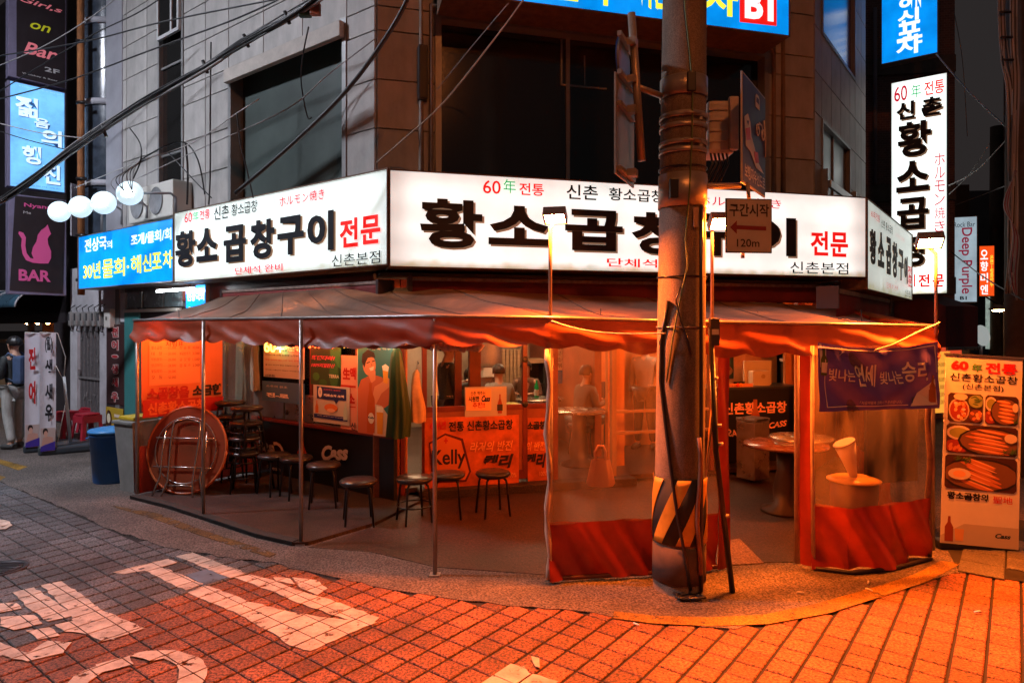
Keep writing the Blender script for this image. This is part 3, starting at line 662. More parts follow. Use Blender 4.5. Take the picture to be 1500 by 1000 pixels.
b.t("'70년대 대폿집", 24,125,90,140, lb, off=.01, y=-.014)
for ch, x0, y0, x1, y1 in (('젊',22,139,55,175),('음',50,172,72,190),('의',60,188,90,218),('행',32,212,60,243),('진',62,240,88,272)):
    b.t(ch, x0+1, y0+1, x1+1, y1+1, lbs, off=.05, y=-.013); b.t(ch, x0, y0, x1, y1, lb, off=.03, y=-.018)
b.t('신촌 젊음의 행진', 22,268,88,278, lbs, y=-.014)
b = Board(GF, 'bar_sign', 'black bar sign with a pink sitting cat, lowest of the three at the left', 'sign', 12,283,97,433, depth=.2, cab=m_pur)
b.pg([(22,287),(95,294),(92,430),(14,425)], m_blkp, name='face')
pk = M('cat_pink', c8(190,75,130), .5, emit=.28, ecol=c8(190,75,130))
b.t('Nyang', 35,297,75,309, pk, off=.02, y=-.014); b.t('Me', 34,309,45,314, lg, y=-.014)
cat = [(69,329),(71,335),(74,343),(71,346),(69,350),(70,358),(74,368),(74,378),(70,386),(58,386),(48,385),(38,381),(33,372),(31,360),(32,350),(27,342),(28,339),(34,341),(38,348),(37,360),(39,371),(44,378),(49,379),(46,371),(48,362),(53,354),(55,344),(60,337),(66,333)]
b.pg([(x*1.02-1,y) for x, y in cat], pk, y=-.014, name='cat_picture'); b.t('BAR', 27,394,74,413, pk, off=.035, y=-.014)
for b_ in ():
    pass
# globe lamps over the blue sign
m_pole = M('painted_pole', (.30,.30,.32), .4, metal=.5)
m_globe = M('lamp_glass', (.75,.9,.95), .2, emit=.92, ecol=(.66,.86,.95)); m_core_l = Em('lamp_core', (.9,1,1), 30)
for k, (px, py, Y, sx, sy, where) in enumerate([(87,310,10.5,139,337,'leftmost'),(118,303,10.0,168,328,'second from the left'),(152,297,9.5,205,318,'third from the left'),(190,283,9.0,247,310,'rightmost and highest')]):
    c = P(px, py, Y); x, z = SL.hit(sx, sy); base = SL.W(x, z, .1)
    t = thing('globe_lamp', 'round white lamp on a bent arm over the blue sign, '+where, 'lamp', base, 0, 'round lamps over the blue sign')
    top = Vector((base.x, base.y, c.z+.06)); d = (c-top)
    MB().tube([base, base.lerp(top,.6), top-Vector((0,0,.06)), top+d*.12, top+d*.9], .018, 7).build('arm', m_pole, t, world=True)
    m = MB().ball(tuple(c-base), .18, .10, .165, 24, 14); g = m.build('globe', m_globe, t)
    m = MB().ball(tuple(c-base+Vector((.015,-.085,-.02))), .085, .03, .05); m.build('bulb', m_core_l, t)
    MB().tube([c+d*-.18, c+d*.02], [.03,.06], 10).build('socket', m_pole, t, world=True)
# fluorescent tube under the blue sign
x0, z0 = SL.hit(218,424)
t = on(SL, 'tube_lamp', 'bright fluorescent tube glowing under the blue seafood sign', 'lamp', x0, z0, .12)
w = SL.hit(271,420)[0]-x0
MB().box(0, -.03, 0, w, .03, .035).build('housing', m_cabg, t); m = MB(); m.tube([(0,0,-.02),(w,0,-.02)], .016, 8); m.build('tube', Em('tube_light', (.9,.97,1), 55), t)
# small blue sign under the white one
b = Board(SL.off(-.25), 'small_blue_sign', 'small glowing blue sign hanging half hidden behind the tent roof', 'sign', 273,419,301,470, depth=.06, cab=m_cabg, face=m_blu)
b.t('전상국의', 275,429,300,440, m_lwht, off=.02); b.t('30년', 277,447,298,462, m_lyel, off=.02)
x0,z0,x1,z1 = FW.off(.12).box(613,64,627,146)
t = on(FW.off(.12), 'wall_speaker', 'tall narrow black speaker mounted on the stone left of the wide window', 'speaker', x0, z0); MB().box(0,0,0,x1-x0,.10,z1-z0,.015).build('case', M('speaker_black', (.03,.032,.036), .5, var=.3), t); MB().box(.015,-.006,.02,x1-x0-.015,0,z1-z0-.02).build('grille', m_blkp, t)
# ================================================================== AWNINGS under the signs
m_awr = M('awning_red', (.20,.018,.015), .75, var=.3, scale=5, bump=.2); m_awe = M('awning_edge', (.35,.24,.2), .6, var=.5, scale=20)
def awn(fr, px0, y0, px1, y1, lab):
    x0, z0, x1, z1 = fr.box(px0, y0, px1, y1); t = on(fr, 'retracted_awning', lab, 'awning', x0, z0, 0, 'retracted red awnings'); w, h = x1-x0, z1-z0
    m = MB(); m.tube([(0,.09,h*.62),(w,.09,h*.62)], .075, 14); m.build('fabric_roll', m_awr, t)
    MB().box(0, -.02, h*.78, w, .03, h*.93, .006).build('front_rail', m_awe, t)
    ph = random.random()*6
    MB().grid(lambda u, v: (u*w, -.01+.012*sin(u*w*9+ph)*(1-v), (h*.78)*v-.012*abs(sin(u*w*14))*(1-v)), 90, 4).build('valance', m_awr, t, th=.004)
    for x in (0, w): MB().box(x-.02, -.03, h*.3, x+.02, .2, h, .006).build('end_cap', M('awning_cap', (.08,.05,.05), .5), t)
awn(SL.off(-.12), 326,424,555,440, 'retracted red awning under the left white sign')
awn(SF.off(-.25), 601,404,1216,443, 'long retracted red awning under the front white sign')
awn(SR.off(-.1), 1225,419,1302,470, 'retracted red awning under the dim side sign')
# dark soffit above the shop windows with small downlights
so = tag(MB().box(0, -.55, 2.44, 5.64, -.0, 2.47).build('soffit', M('soffit_dark', (.05,.04,.035), .8), None), kind='structure'); so.location = (W1.x, W1.y, 0); so.rotation_euler = (0,0,FW.a)
m_bul = Em('warm_downlight', (1,.55,.22), 5)
for px in (672,712,755,843,997,1113):
    x, z = FW.off(.30).hit(px, 441); t = on(FW.off(.30), 'downlight', 'small round lamp in the dark soffit, %s' % {672:'leftmost of the row',712:'second from the left',755:'third from the left',843:'glowing just left of the concrete pole',997:'hidden behind the concrete pole',1113:'right of the concrete pole'}[px], 'lamp', x, 2.36, 0, 'downlights in the soffit')
    MB().lathe([(.0,.08),(.05,.08),(.06,.0),(.052,-.005),(.045,.04)], 16).build('ring', m_pole, t); 
    MB().ball((0,0,.015), .035, .035, .02, 10, 6).build('bulb', m_bul if px > 800 else M('unlit_bulb', (.5,.45,.4), .2), t)
# ================================================================== SHOP: floor, rooms, shopfronts
m_tfl = speckle(world_noise(M('shop_floor', (.07,.035,.025), .45, var=.5, scale=2)), 40)
m_red_fr = M('red_brown_frame', (.17,.028,.016), .4, var=.35, scale=4); m_redw = M('red_brown_wall', (.28,.07,.03), .6, var=.4, scale=3)
m_wall = M('cream_wall', (.42,.34,.26), .7, var=.25, scale=2); m_blackp = M('black_panel', (.012,.011,.013), .35, var=.3, scale=4)
m_clear = glassy('clear_glass', (.93,.93,.9), 0); m_steelp = M('stainless', (.38,.36,.34), .3, metal=.85, var=.25, scale=4)
m_blkm = M('black_metal', (.018,.016,.016), .35); m_white = M('white_plastic', (.6,.57,.52), .45)
IN = FW.W(0)                                # inside
def fbox(fr, name, x0, y0, z0, x1, y1, z1, mat, par=None, c=0, kind='structure'):
    o = MB().box(x0, y0, z0, x1, y1, z1, c).build(name, mat, None); p = fr.W(0); o.location = p; o.rotation_euler = (0,0,fr.a)
    if kind: o['kind'] = kind
    return o
tag(MB().flat([tuple(LW.W(-4.6,0,.02).xy), tuple(W1+Vector((0,.03))), tuple(W2+Vector((-.02,.03))), tuple(RW.W(3.4,0,.05).xy), tuple(FW.W(6,0,5).xy), tuple(FW.W(-3.4,0,5).xy)], .10, .05).build('shop_floor', m_tfl), kind='structure')
fbox(FW, 'shop_back_wall', -3.5, 4.6, .1, 7, 4.7, 2.5, m_wall)
fbox(FW, 'shop_ceiling', .02, .1, 2.40, 5.4, 4.6, 2.44, M('ceiling_cream', (.5,.45,.38), .8))
fbox(FW, 'shop_partition', -.25, 1.9, .1, .1, 4.5, 2.4, m_redw)
fbox(FW, 'shop_partition', 3.05, 1.2, .1, 3.15, 4.5, 2.4, m_redw)
fbox(FW, 'counter_back_wall', 3.15, 1.9, .1, 6.5, 2.0, 2.4, M('orange_wall', (.68,.24,.07), .6, var=.3, scale=2))
# ceiling lamps inside
m_ceil = Em('ceiling_panel_light', (1,.62,.34), 75)
for x, y, w_ in ((1.2,1.6,'over the tables behind the sliding door'),(2.6,2.6,'deeper in over the middle tables'),(.9,3.5,'at the back of the dining room'),(4.3,1.0,'over the cash counter')):
    t = on(FW, 'ceiling_light', 'warm ceiling light panel '+w_, 'lamp', x, 2.33, y, 'ceiling lights in the restaurant')
    MB().box(-.35,-.1,.02,.35,.1,.07,.008).build('housing', m_white, t); MB().box(-.32,-.08,.0,.32,.08,.02).build('diffuser', m_ceil, t)
# ---- left shopfront
t = thing('shopfront', 'left shopfront with black lower panel, steel shelf and poster covered windows', 'shopfront', (W1.x, W1.y, 0), LW.a)
xe = LW.hit(331,600)[0]; xg = LW.hit(372,600)[0]; xr = LW.hit(577,600)[0]
MB().box(xg, 0, .0, xr, .05, .70).build('lower_panel', m_blackp, t)
MB().box(xg, -.045, .70, xr, .05, .745, .006).build('sill', m_red_fr, t)
MB().box(xg, .04, .75, xr, .055, 2.30).build('pane', m_clear, t)
for x in (xg, LW.hit(455,600)[0], LW.hit(522,600)[0], xr-.04): MB().box(x-.02, .0, .745, x+.02, .06, 2.3).build('mullion', m_red_fr, t)
MB().box(-4.6, 0, 2.3, 0, .06, 2.56).build('lintel', m_red_fr, t)
MB().box(-4.6, .04, .0, xg-.02, .08, 2.3).build('side_panel', M('dark_brown_wall', (.07,.03,.022), .6, var=.4, scale=4), t)
for a, b_ in ((372,417),(418,461)):
    a0 = LW.hit(a,600)[0]; a1 = LW.hit(b_,600)[0]; MB().box(a0+.006, -.012, .75, a1-.006, .03, 1.08, .004).build('steel_panel', m_steelp, t)
hx, hz = LW.hit(418,603); MB().lathe([(0,-.003),(.035,-.003),(.035,.003),(0,.003)], 14, (0,0,0)).build('handle', m_blkm, t)
hh = bpy.data.objects['handle']; hh.location = (hx+.05, -.018, hz); hh.rotation_euler = (pi/2, 0, 0)
# ---- corner posts
t = thing('corner_post', 'red brown corner post of the restaurant where the coats hang', 'post', (W1.x, W1.y, 0), FW.a)
MB().box(-.04, -.03, 0, .16, .2, 2.5, .01).build('post', M('brown_post', (.24,.09,.05), .5, var=.5, scale=6), t); 
MB().box(.165, -.01, 0, .25, .15, 2.5, .006).build('post', m_redw, t); MB().box(.26, .0, 0, .31, .15, 2.5, .006).build('post', m_red_fr, t)
MB().box(.32, .04, 0, .34, .1, 2.5).build('post', MATS['orange_wall'], t)
# ---- sliding doors
def fx(px): return FW.hit(px, 600)[0]
def door(name, lab, px0, px1, d=0, z0=.14, z1=2.28, mid=.98, low=m_redw):
    x0, x1 = fx(px0), fx(px1); w = x1-x0; t = on(FW, name, lab, 'door', x0, z0, d, 'sliding glass doors'); h = z1-z0; m_ = mid-z0
    f = .055
    for nm, a in (('stile',(0,-.02,0,f,.02,h)),('stile',(w-f,-.02,0,w,.02,h)),('rail',(f,-.018,0,w-f,.018,.11)),('rail',(f,-.018,m_-.03,w-f,.018,m_+.03)),('rail',(f,-.018,h-.07,w-f,.018,h))):
        MB().box(*a, .004).build(nm, m_red_fr, t)
    MB().box(f, -.003, m_+.03, w-f, .003, h-.07).build('pane', m_clear, t); MB().box(f, -.006, .11, w-f, .006, m_-.03).build('lower_panel', low, t)
    for zz in (m_+.03, m_+.55): 
        o = MB().lathe([(0,-.004),(.035,-.004),(.035,.004),(.02,.006),(0,.006)], 14).build('finger_pull', m_blkm, t); o.location = (w-f/2, -.024, zz); o.rotation_euler = (pi/2,0,0)
    return t
door('sliding_door', 'red framed glass sliding door left of the plastic curtain, lager poster on its lower half', 618, 772)
door('sliding_door', 'red framed sliding door half hidden by the left edge of the plastic curtain', 766, 812, .05)
t = on(FW, 'door_frame', 'red door frame of the open bay behind the plastic curtain', 'door frame', 0, 0, .0)
for px in (814, 900, 1043, 1172): MB().box(fx(px)-.03, 0, .1, fx(px)+.03, .08, 2.3, .004).build('post', m_red_fr if px != 900 else M('tan_post', (.3,.16,.08), .5), t)
MB().box(.3, -.005, 2.3, 5.6, .1, 2.44).build('lintel', m_red_fr, t)
for z in (.60,.86): MB().box(fx(903), .02, z, fx(1040), .05, z+.035).build('rail', MATS['tan_post'], t)
MB().box(fx(672)-.03, .08, .1, fx(672)+.05, .14, 2.3).build('post', m_red_fr, t)
MB().box(fx(700)-.0, .5, .1, fx(700)+.14, .6, 2.35).build('post', m_redw, t)
MB().box(fx(917), .55, .1, fx(942), .65, 2.4).build('post', M('orange_column', (.65,.25,.07), .5), t)
m_glow = M('backlit_tan_board', (.55,.45,.33), .6, var=.15, scale=5)
# right bays: wall pieces
t = on(FW, 'right_wall', 'orange lit wall panels of the shop behind the purple banner', 'wall', 0, 0, .0)
MB().box(fx(1175), .02, .1, 5.62, .1, .6).build('lower_panel', MATS['orange_wall'], t)
MB().box(fx(1215), .9, .1, 6.4, .95, 2.3).build('rear_panel', MATS['orange_wall'], t)
t = thing('side_shopfront', 'right side wall of the restaurant under the dim side sign, red brown panels', 'shopfront', (W2.x, W2.y, 0), RW.a)
for k in range(5): MB().box(k*.7+.02, 0, .0, k*.7+.68, .1, 2.5, .006).build('panel', m_redw, t)
# ---- room behind the door: kitchen and dining furniture
def simple(fr, name, lab, cat, px, py, d, parts, group=None, z=None):
    x, zz = fr.hit(px, py); t = on(fr, name, lab, cat, x, zz if z is None else z, d, group)
    for nm, mt, fn in parts: fn(MB()).build(nm, mt, t)
    return t
m_wood = M('pale_wood', (.42,.26,.14), .6, var=.35, scale=3, stretch=(1,1,8)); m_dark = M('dark_unit', (.03,.028,.026), .4)
D = FW.off(-3.4)
x0,z0,x1,z1 = D.box(735,512,768,566)
t = on(D, 'wooden_screen', 'pale wooden slatted screen at the back of the dining room', 'screen', x0, z0)
for k in range(6): MB().box(k*(x1-x0)/6+.006, 0, 0, (k+1)*(x1-x0)/6-.006, .05, z1-z0, .004).build('slat', m_wood, t)
x0,z0,x1,z1 = D.box(700,500,735,575)
t = on(D, 'kitchen_hood', 'grey metal kitchen hood and shelf seen through the sliding door', 'kitchen hood', x0, z0)
MB().box(0,0,(z1-z0)*.55,x1-x0,.5,z1-z0,.01).build('hood', m_steelp, t); MB().box(0,.1,0,x1-x0,.5,(z1-z0)*.3,.01).build('counter', m_steelp, t); MB().box(.1,.05,(z1-z0)*.3,.35,.3,(z1-z0)*.5,.01).build('pot', m_white, t)
x0,z0,x1,z1 = D.box(770,532,800,600)
t = on(D, 'dark_cabinet', 'dark open cabinet at the back behind the second door', 'cabinet', x0, .1)
MB().box(0,.0,0,.05,.5,z1-.1).build('side', m_dark, t); MB().box(x1-x0-.05,0,0,x1-x0,.5,z1-.1).build('side', m_dark, t); MB().box(.05,.3,0,x1-x0-.05,.5,z1-.1).build('back', m_dark, t); MB().box(-.05,-.04,z1-.1,x1-x0+.05,.5,z1-.03).build('top', m_wood, t)
MB().box(.05,0,.8,x1-x0-.05,.3,.84).build('shelf', m_dark, t)
# tables with round tops
m_ttop = M('round_table_steel', (.5,.42,.34), .25, metal=.7, var=.2); m_drum = M('drum_dark', (.05,.035,.03), .4, metal=.3)
def rtable(loc, r, h, lab, z=.1, topm=None):
    t = thing('round_table', lab, 'table', (loc[0], loc[1], z), 0, 'round restaurant tables')
    MB().lathe([(0,h-.03),(r-.01,h-.03),(r,h-.015),(r-.01,h),(r*.3,h-.002),(0,h-.002)], 32).build('table_top', topm or m_ttop, t)
    MB().lathe([(.0,h-.035),(.10,h-.035),(.09,.6*h),(.13,.35*h),(.12,.08),(.24,.03),(.25,0),(0,0)], 20).build('pedestal', m_drum, t)
    MB().lathe([(.09,h),(.11,h+.012),(.12,h+.002)], 20).build('grill_ring', m_steelp, t)
    return t
def inside(px, d): f = FW.off(-d); x, _ = f.hit(px, 600); return f.W(x)
rtable(inside(762,1.25), .38, .72, 'round steel table by the seated man in the grey shirt')
rtable(inside(848,.75), .36, .72, 'round steel table behind the plastic curtain')
rtable(inside(790,2.3), .38, .72, 'round table holding a green bottle, further inside behind the second door')
p_ = inside(786,2.25)
def bottle(loc, lab, mat, h=.24, cap=None, lbl=None, cat='bottle'):
    t = thing('bottle', lab, cat, loc, 0); MB().lathe([(0,0),(.034,.0),(.036,.01),(.036,h*.55),(.03,h*.66),(.014,h*.8),(.013,h*.96),(0,h*.96)], 14).build('body', mat, t)
    MB().lathe([(0,h),(.016,h),(.016,h*.94)], 10).build('cap', cap or m_white, t); MB().lathe([(.0365,h*.15),(.037,h*.16),(.037,h*.45),(.0365,h*.46)], 14).build('paper_label', lbl or m_white, t); return t
bottle((p_.x, p_.y, .82), 'green glass bottle standing on the table behind the second sliding door', M('green_glass', (.01,.22,.05), .08, emit=.12, ecol=(.02,.4,.08)), .3)
p_ = inside(750,1.2)
t = thing('food_bowl', 'bowl with yellow green food on the table by the door glass', 'bowl', (p_.x, p_.y, .825)); MB().lathe([(0,0),(.07,0),(.12,.05),(.115,.05),(.066,.01),(0,.01)], 18).build('bowl', m_white, t); MB().ball((0,0,.04), .105, .105, .03).build('food', M('yellow_food', (.55,.5,.08), .6, var=.4, scale=20), t)
# wall calendar board behind the curtain
D2 = FW.off(-2.6); b = Board(D2, 'menu_board', 'white menu board with a blue band on the wall behind the plastic curtain', 'board', 812,500,884,560, depth=.03, cab=m_white, face=m_glow)
b.r(812,542,884,560, Pr(60,110,170)); 
for k in range(4): b.t(['신촌 황소곱창 모둠','양구이 대창 막창','소주 맥주 음료수','볶음밥 2,000'][k], 816, 505+k*9, 862, 511+k*9, Pr(70,50,40))
# ---- cash counter right of the pole
t = on(FW, 'cash_counter', 'black cash counter with orange restaurant lettering right of the concrete pole', 'counter', fx(1052), .1, .32)
cw = fx(1170)-fx(1052); MB().box(0, 0, 0, cw+.25, .5, .98, .01).build('body', m_blackp, t); MB().box(-.03,-.03,.98,cw+.28,.55,1.01,.006).build('top', m_dark, t)
CF = FW.off(-.32); 
def on_counter(s, x0, y0, x1, y1, mat, **k):
    a = CF.hit(x0,y0); c = CF.hit(x1,y1); o_ = t.location; base = CF.hit(1052,600)[0]
    return letters(t, s, a[0]-fx(1052), c[1]-.1, c[0]-fx(1052), a[1]-.1, mat, y=-.006, **k)
m_ol = M('orange_letter', (.85,.28,.10), .5, emit=.12, ecol=(.9,.2,.04))
on_counter('신촌황소곱창', 1059,590,1152,604, m_ol, off=.03); on_counter('CASS', 1126,616,1152,626, m_ol, shear=.3, off=.03, rot=.12); on_counter('CASS', 1060,628,1088,640, m_ol, shear=.3, off=.03, rot=.12, flip=True)
bx = CF.hit(1106,620)[0]-fx(1052)
MB().poly([(bx-.10,.52),(bx+.10,.52),(bx+.055,.66),(bx+.03,.72),(bx+.028,.84),(bx-.028,.84),(bx-.03,.72),(bx-.055,.66)], -.008, -.003).build('bottle_print', M('bottle_print', (.40,.10,.03), .5), t)
def bit(name, lab, cat, px0, py0, px1, py1, d, mat, depth=.15, c=.01, extra=None):
    f = FW.off(-d); x0,z0,x1,z1 = f.box(px0,py0,px1,py1); q = on(f, name, lab, cat, x0, z0); MB().box(0,0,0,x1-x0,depth,z1-z0,c).build('body', mat, q)
    if extra: extra(q, x1-x0, z1-z0)
    return q
bit('cash_register', 'cream cash register screen on the counter', 'cash register', 1103,543,1128,570, .45, M('beige_plastic', (.5,.38,.25), .5), .12, .015, lambda q,w,h: (MB().box(-.05,.13,-.02,w+.12,.16,h+.13,.01).build('screen', MATS['beige_plastic'], q), MB().ell(w*.6,h*.7,.03,.03,-.006,-.001).build('badge', m_wood, q)))
def cardfront(q, w, h): MB().ell(w*.38,h*.5,h*.3,h*.3,-.004,-.001).build('print', Pr(235,60,30), q); MB().ell(w*.62,h*.5,h*.3,h*.3,-.0055,-.0045).build('print', Pr(245,150,40), q)
bit('card_sticker', 'black card payment sticker with two orange circles above the counter', 'sticker', 1075,559,1091,569, .34, m_blackp, .01, .001, cardfront)
b = Board(FW.off(-.34), 'counter_notice', 'orange notice strip with small lettering along the top of the cash counter', 'notice', 1053,562,1103,581, depth=.01, cab=M('orange_notice', (.75,.25,.08), .5), face=None)
b.t('고객님 감사합니다', 1060,564,1086,569, Pr(90,30,10)); b.t('카드결제 가능합니다', 1058,573,1100,578, Pr(90,30,10)); b.t('VISA', 1094,575,1102,580, m_blackp, off=.03)
b = Board(FW.off(-1.9), 'wall_poster', 'framed food photo poster on the wall behind the cash counter', 'poster', 1052,512,1076,556, depth=.02, cab=m_white)
b.r(1054,514,1074,554, Pr(60,70,50)); b.e(1064,543,9,7, Pr(190,110,60)); b.e(1064,540,6,4, Pr(150,60,30)); b.e(1061,525,7,6, Pr(50,80,40))
bit('wall_notice', 'small white notice pinned on the orange wall behind the till', 'notice', 1115,507,1124,518, 1.88, m_white, .006, .0)
bit('coat_rack', 'dark doorway with a folded pale cloth on its shelf right of the till', 'shelf', 1150,530,1164,600, 1.2, m_dark, .1, .004, lambda q,w,h: MB().box(0,-.05,h,w,.15,h+.05,.02).build('cloth', m_white, q))
# steel bin
p0 = FW.W(fx(1080), 0, -.33)
t = thing('steel_bin', 'tall square steel bin in front of the black counter', 'bin', (p0.x, p0.y, .06), FW.a+.35)
MB().box(-.15,-.13,.0,.15,.13,.70,.012).build('body', M('copper_lit_steel', (.36,.27,.22), .3, metal=.8, var=.3), t); MB().box(-.155,-.135,.70,.155,.135,.74,.01).build('lid', m_steelp, t); MB().box(-.10,-.14,.715,.10,-.12,.735).build('flap', m_blkm, t)
pt = G(1140,752); rtable((pt.x+.1, pt.y+.05), .42, .70, 'large round table on a heavy dark pedestal beside the steel bin', .01, M('wood_top', (.14,.05,.025), .25, var=.3, scale=3))
# things behind the right curtain
pt = G(1206,758); rtable((pt.x, pt.y+.5), .33, .72, 'round table standing close behind the left half of the right curtain', .01)
pt = G(1268,800)
t = thing('waste_drum', 'dark drum with an amber lid behind the right plastic curtain', 'bin', (pt.x, pt.y+.2, .01)); MB().lathe([(0,0),(.17,0),(.19,.25),(.2,.52),(0,.52)], 24).build('drum', M('dark_red_drum', (.12,.03,.02), .5), t); MB().lathe([(0,.55),(.17,.55),(.225,.53),(.225,.52),(0,.52)], 24).build('lid', M('amber_lid', (.75,.42,.08), .3), t)
t2 = thing('cup_cone', 'stack of white paper cups leaning on the amber lid like a tall cone', 'cups', (pt.x, pt.y+.2, .56)); m = MB(); m.tube([(0,0,0),(-.04,.0,.15),(-.08,.01,.30)], [.03,.06,.095], 20); m.build('paper_cups', M('white_paper_cup', (.75,.62,.5), .6), t2)
MB().tube([(-.08,.01,.30),(-.085,.01,.31)], [.100,.096], 20).build('rim', m_white, t2)
bit('dark_screen', 'large black hanging sheet behind the right plastic curtain below the purple banner', 'sheet', 1270,590,1345,704, -2.35, M('black_sheet', (.02,.015,.012), .35, var=.4, scale=5, stretch=(6,1,1)), .04, .01)
b = Board(FW.off(-.86), 'price_list', 'yellow lit price list on the wall seen right of the purple banner', 'menu', 1362,515,1392,604, depth=.02, cab=Em('yellow_lit_board', (1,.45,.05), .8))
for k in range(6): b.t(['곱창','막창','대창','양','소주','맥주'][k]+' %d,000' % (24-k*3), 1364,530+k*11,1384,537+k*11, Pr(120,50,10))
# ================================================================== POSTERS, hanging things
m_post = M('poster_paper', (.62,.58,.52), .45)
P1 = LW.off(.03)
b = Board(P1, 'text_poster', 'pale poster crowded with small Korean text high in the left window', 'poster', 386,497,446,556, depth=.004, cab=m_post)
for k, (s, c) in enumerate([('황소곱창 맛있게 먹는법',(190,50,30)),('먼저 한 후에 하나씩 곱고루 허브맛이',(40,30,30)),('어우러져 더욱 진한맛 느껴보는',(40,30,30)),('구운 부추와 잘드시면 맛이 좋아요',(190,40,20)),('둘 곳도 있고여 항상 푸짐하니고 많은',(40,30,30)),('지켜본 시골상의 제일의 맛있습니다',(40,30,30)),('(신촌점)',(40,30,30))]):
    b.t(s, 390 if k else 398, 503+k*7.4, 442 if k < 6 else 404, 508+k*7.4, Pr(*c), off=.02)
b = Board(P1, 'soju_poster', 'blue poster with white lettering under the text poster, left of the orange jacket', 'poster', 384,557,446,593, depth=.004, cab=Pr(70,115,165))
b.t('소주의 원조', 391,563,422,569, Pr(240,235,220)); b.t('진-로', 391,574,424,584, Pr(250,245,235), off=.05)
b = Board(P1, 'green_poster', 'dark green bottle poster with slanted pink lettering behind the neon', 'poster', 455,497,500,566, depth=.004, cab=Pr(35,75,50))
b.pg([(482,498),(500,498),(500,540),(486,530)], Pr(60,140,80)); b.e(490,548,7,20, Pr(45,110,60)); b.e(464,551,5,6, Pr(60,130,60)); b.e(474,560,6,5, Pr(40,100,50)); b.t('TERRA', 483,548,498,554, Pr(225,225,200), off=.03)
for s, y in (('확깬다라!',520),('100%리얼탄산',531)): b.t(s, 457,y,492,y+8, Pr(235,90,110), shear=.3, off=.04)
b = Board(P1, 'red_poster', 'pink and red poster with large red characters beside the smiling man poster', 'poster', 499,520,523,632, depth=.004, cab=Pr(235,160,135))
b.r(500,563,522,568, Pr(205,40,25)); b.t('生', 503,538,514,556, Pr(200,30,25), off=.04); b.t('맥', 514,538,522,556, Pr(200,30,25), off=.04); b.t('소', 510,576,521,591, Pr(200,30,25), off=.05); b.r(508,594,522,597, Pr(205,40,25)); b.t('신', 515,618,522,630, Pr(60,40,60), off=.03)
b = Board(LW.off(.045), 'zero_sugar_poster', 'white poster with a dark blue speech bubble and a large zero', 'poster', 459,563,512,624, depth=.004, cab=m_post)
b.pg([(465,565),(508,570),(508,587),(497,586),(493,592),(490,586),(465,583)], Pr(28,45,105)); b.t('0', 467,566,473,582, Pr(245,240,230), off=.08); b.t('소비자도 놀란맛', 475,569,500,573, Pr(220,90,70), off=.03); b.t('제로슈거 쏘맥', 475,576,505,583, Pr(245,235,225), off=.05)
b.r(461,605,510,617, Pr(28,45,120)); b.t('진로 제로슈거+쏘맥하이', 466,608,506,612, Pr(240,220,210), off=.03); b.pg([(463,604),(463,595),(464.5,590),(464.5,586),(466,586),(466,590),(467.5,595),(467.5,604)], Pr(215,120,60)); b.pg([(504,615),(504,602),(506,594),(506,590),(508,590),(508,594),(510,602),(510,615)], Pr(190,210,200))
b.e(486,597,10,6, Pr(225,120,60)); b.e(486,601,6,3, Pr(240,190,150))
# smiling man with a beer: plain figure print
b = Board(LW.off(.04), 'beer_poster', 'tall teal poster of a smiling dark haired man raising a glass of beer', 'poster', 523,494,579,640, depth=.004, cab=Pr(205,195,180))
b.r(525,500,576,634, Pr(40,120,125)); sk = Pr(225,150,110); shp = Pr(200,105,70)
b.pg([(525,570),(530,556),(545,548),(560,552),(572,566),(574,590),(560,600),(552,637),(525,633)], shp)
b.pg([(544,590),(560,594),(572,612),(577,640),(548,637)], Pr(225,200,180))
b.pg([(539,545),(551,543),(551,556),(545,561)], sk); b.e(542,535,9.5,15, sk, rot=-.15)
b.pg([(531,530),(532,518),(540,512),(549,516),(551,524),(545,523),(540,524),(537,530),(535,538)], Pr(35,22,22))
b.pg([(538,531),(543,529),(543,530.5),(538,532.5)], Pr(50,25,20)); b.pg([(546,528.5),(550,527.5),(550,529),(546,530)], Pr(50,25,20)); b.pg([(542,539),(549,536),(548,542),(544,543)], Pr(250,235,225)); b.pg([(545,531),(547,535),(544.5,536)], Pr(200,120,85))
b.pg([(550,566),(560,560),(568,552),(574,556),(572,566),(560,576),(552,592),(545,588)], sk)
b.pg([(562,541),(570,543),(569,562),(563,560)], Pr(240,165,50)); b.pg([(561,536),(566,533),(571,537),(570,544),(562,542)], Pr(250,235,215))
b.pg([(542,560),(546,560),(546,572),(550,584),(551,600),(550,634),(539,633),(539,600),(540,584),(542,572)], Pr(190,85,30)); b.e(545,612,4.5,8, Pr(240,235,220)); b.t('Kelly', 541,609,550,614, Pr(25,60,80), off=.04)
b.pg([(553,600),(563,601),(562,636),(554,635)], Pr(235,160,45)); b.pg([(553,594),(563,596),(563,604),(553,603)], Pr(250,240,225))
for s, y in (('맛의 신세계를 만나다',503),('그들 속 맥주',509)): b.t(s, 540,y,574,y+4, Pr(235,220,200))
# neon lettering
m_nr = Em('neon_red', (1,.10,.02), 7); m_ny = Em('neon_yellow', (1,.42,.06), 7); m_ng = Em('neon_green', (.3,1,.45), 5)
b = Board(LW.off(.10), 'neon_sign', 'red and yellow neon lettering just under the tent edge in the left window', 'neon sign', 380,486,530,514, depth=.01)
MB().box(0,.012,.16,b.w,.02,.175).build('rail', m_blkm, b.o)
b.t('60', 388,498,404,516, m_ny, th=.01); b.t('年', 405,499,416,516, m_ng, th=.01); b.t('전통', 420,499,446,515, m_nr, th=.01); b.t('ホルモン', 450,497,496,511, m_nr, th=.01); b.t('焼き', 500,496,526,510, m_ny, th=.01)
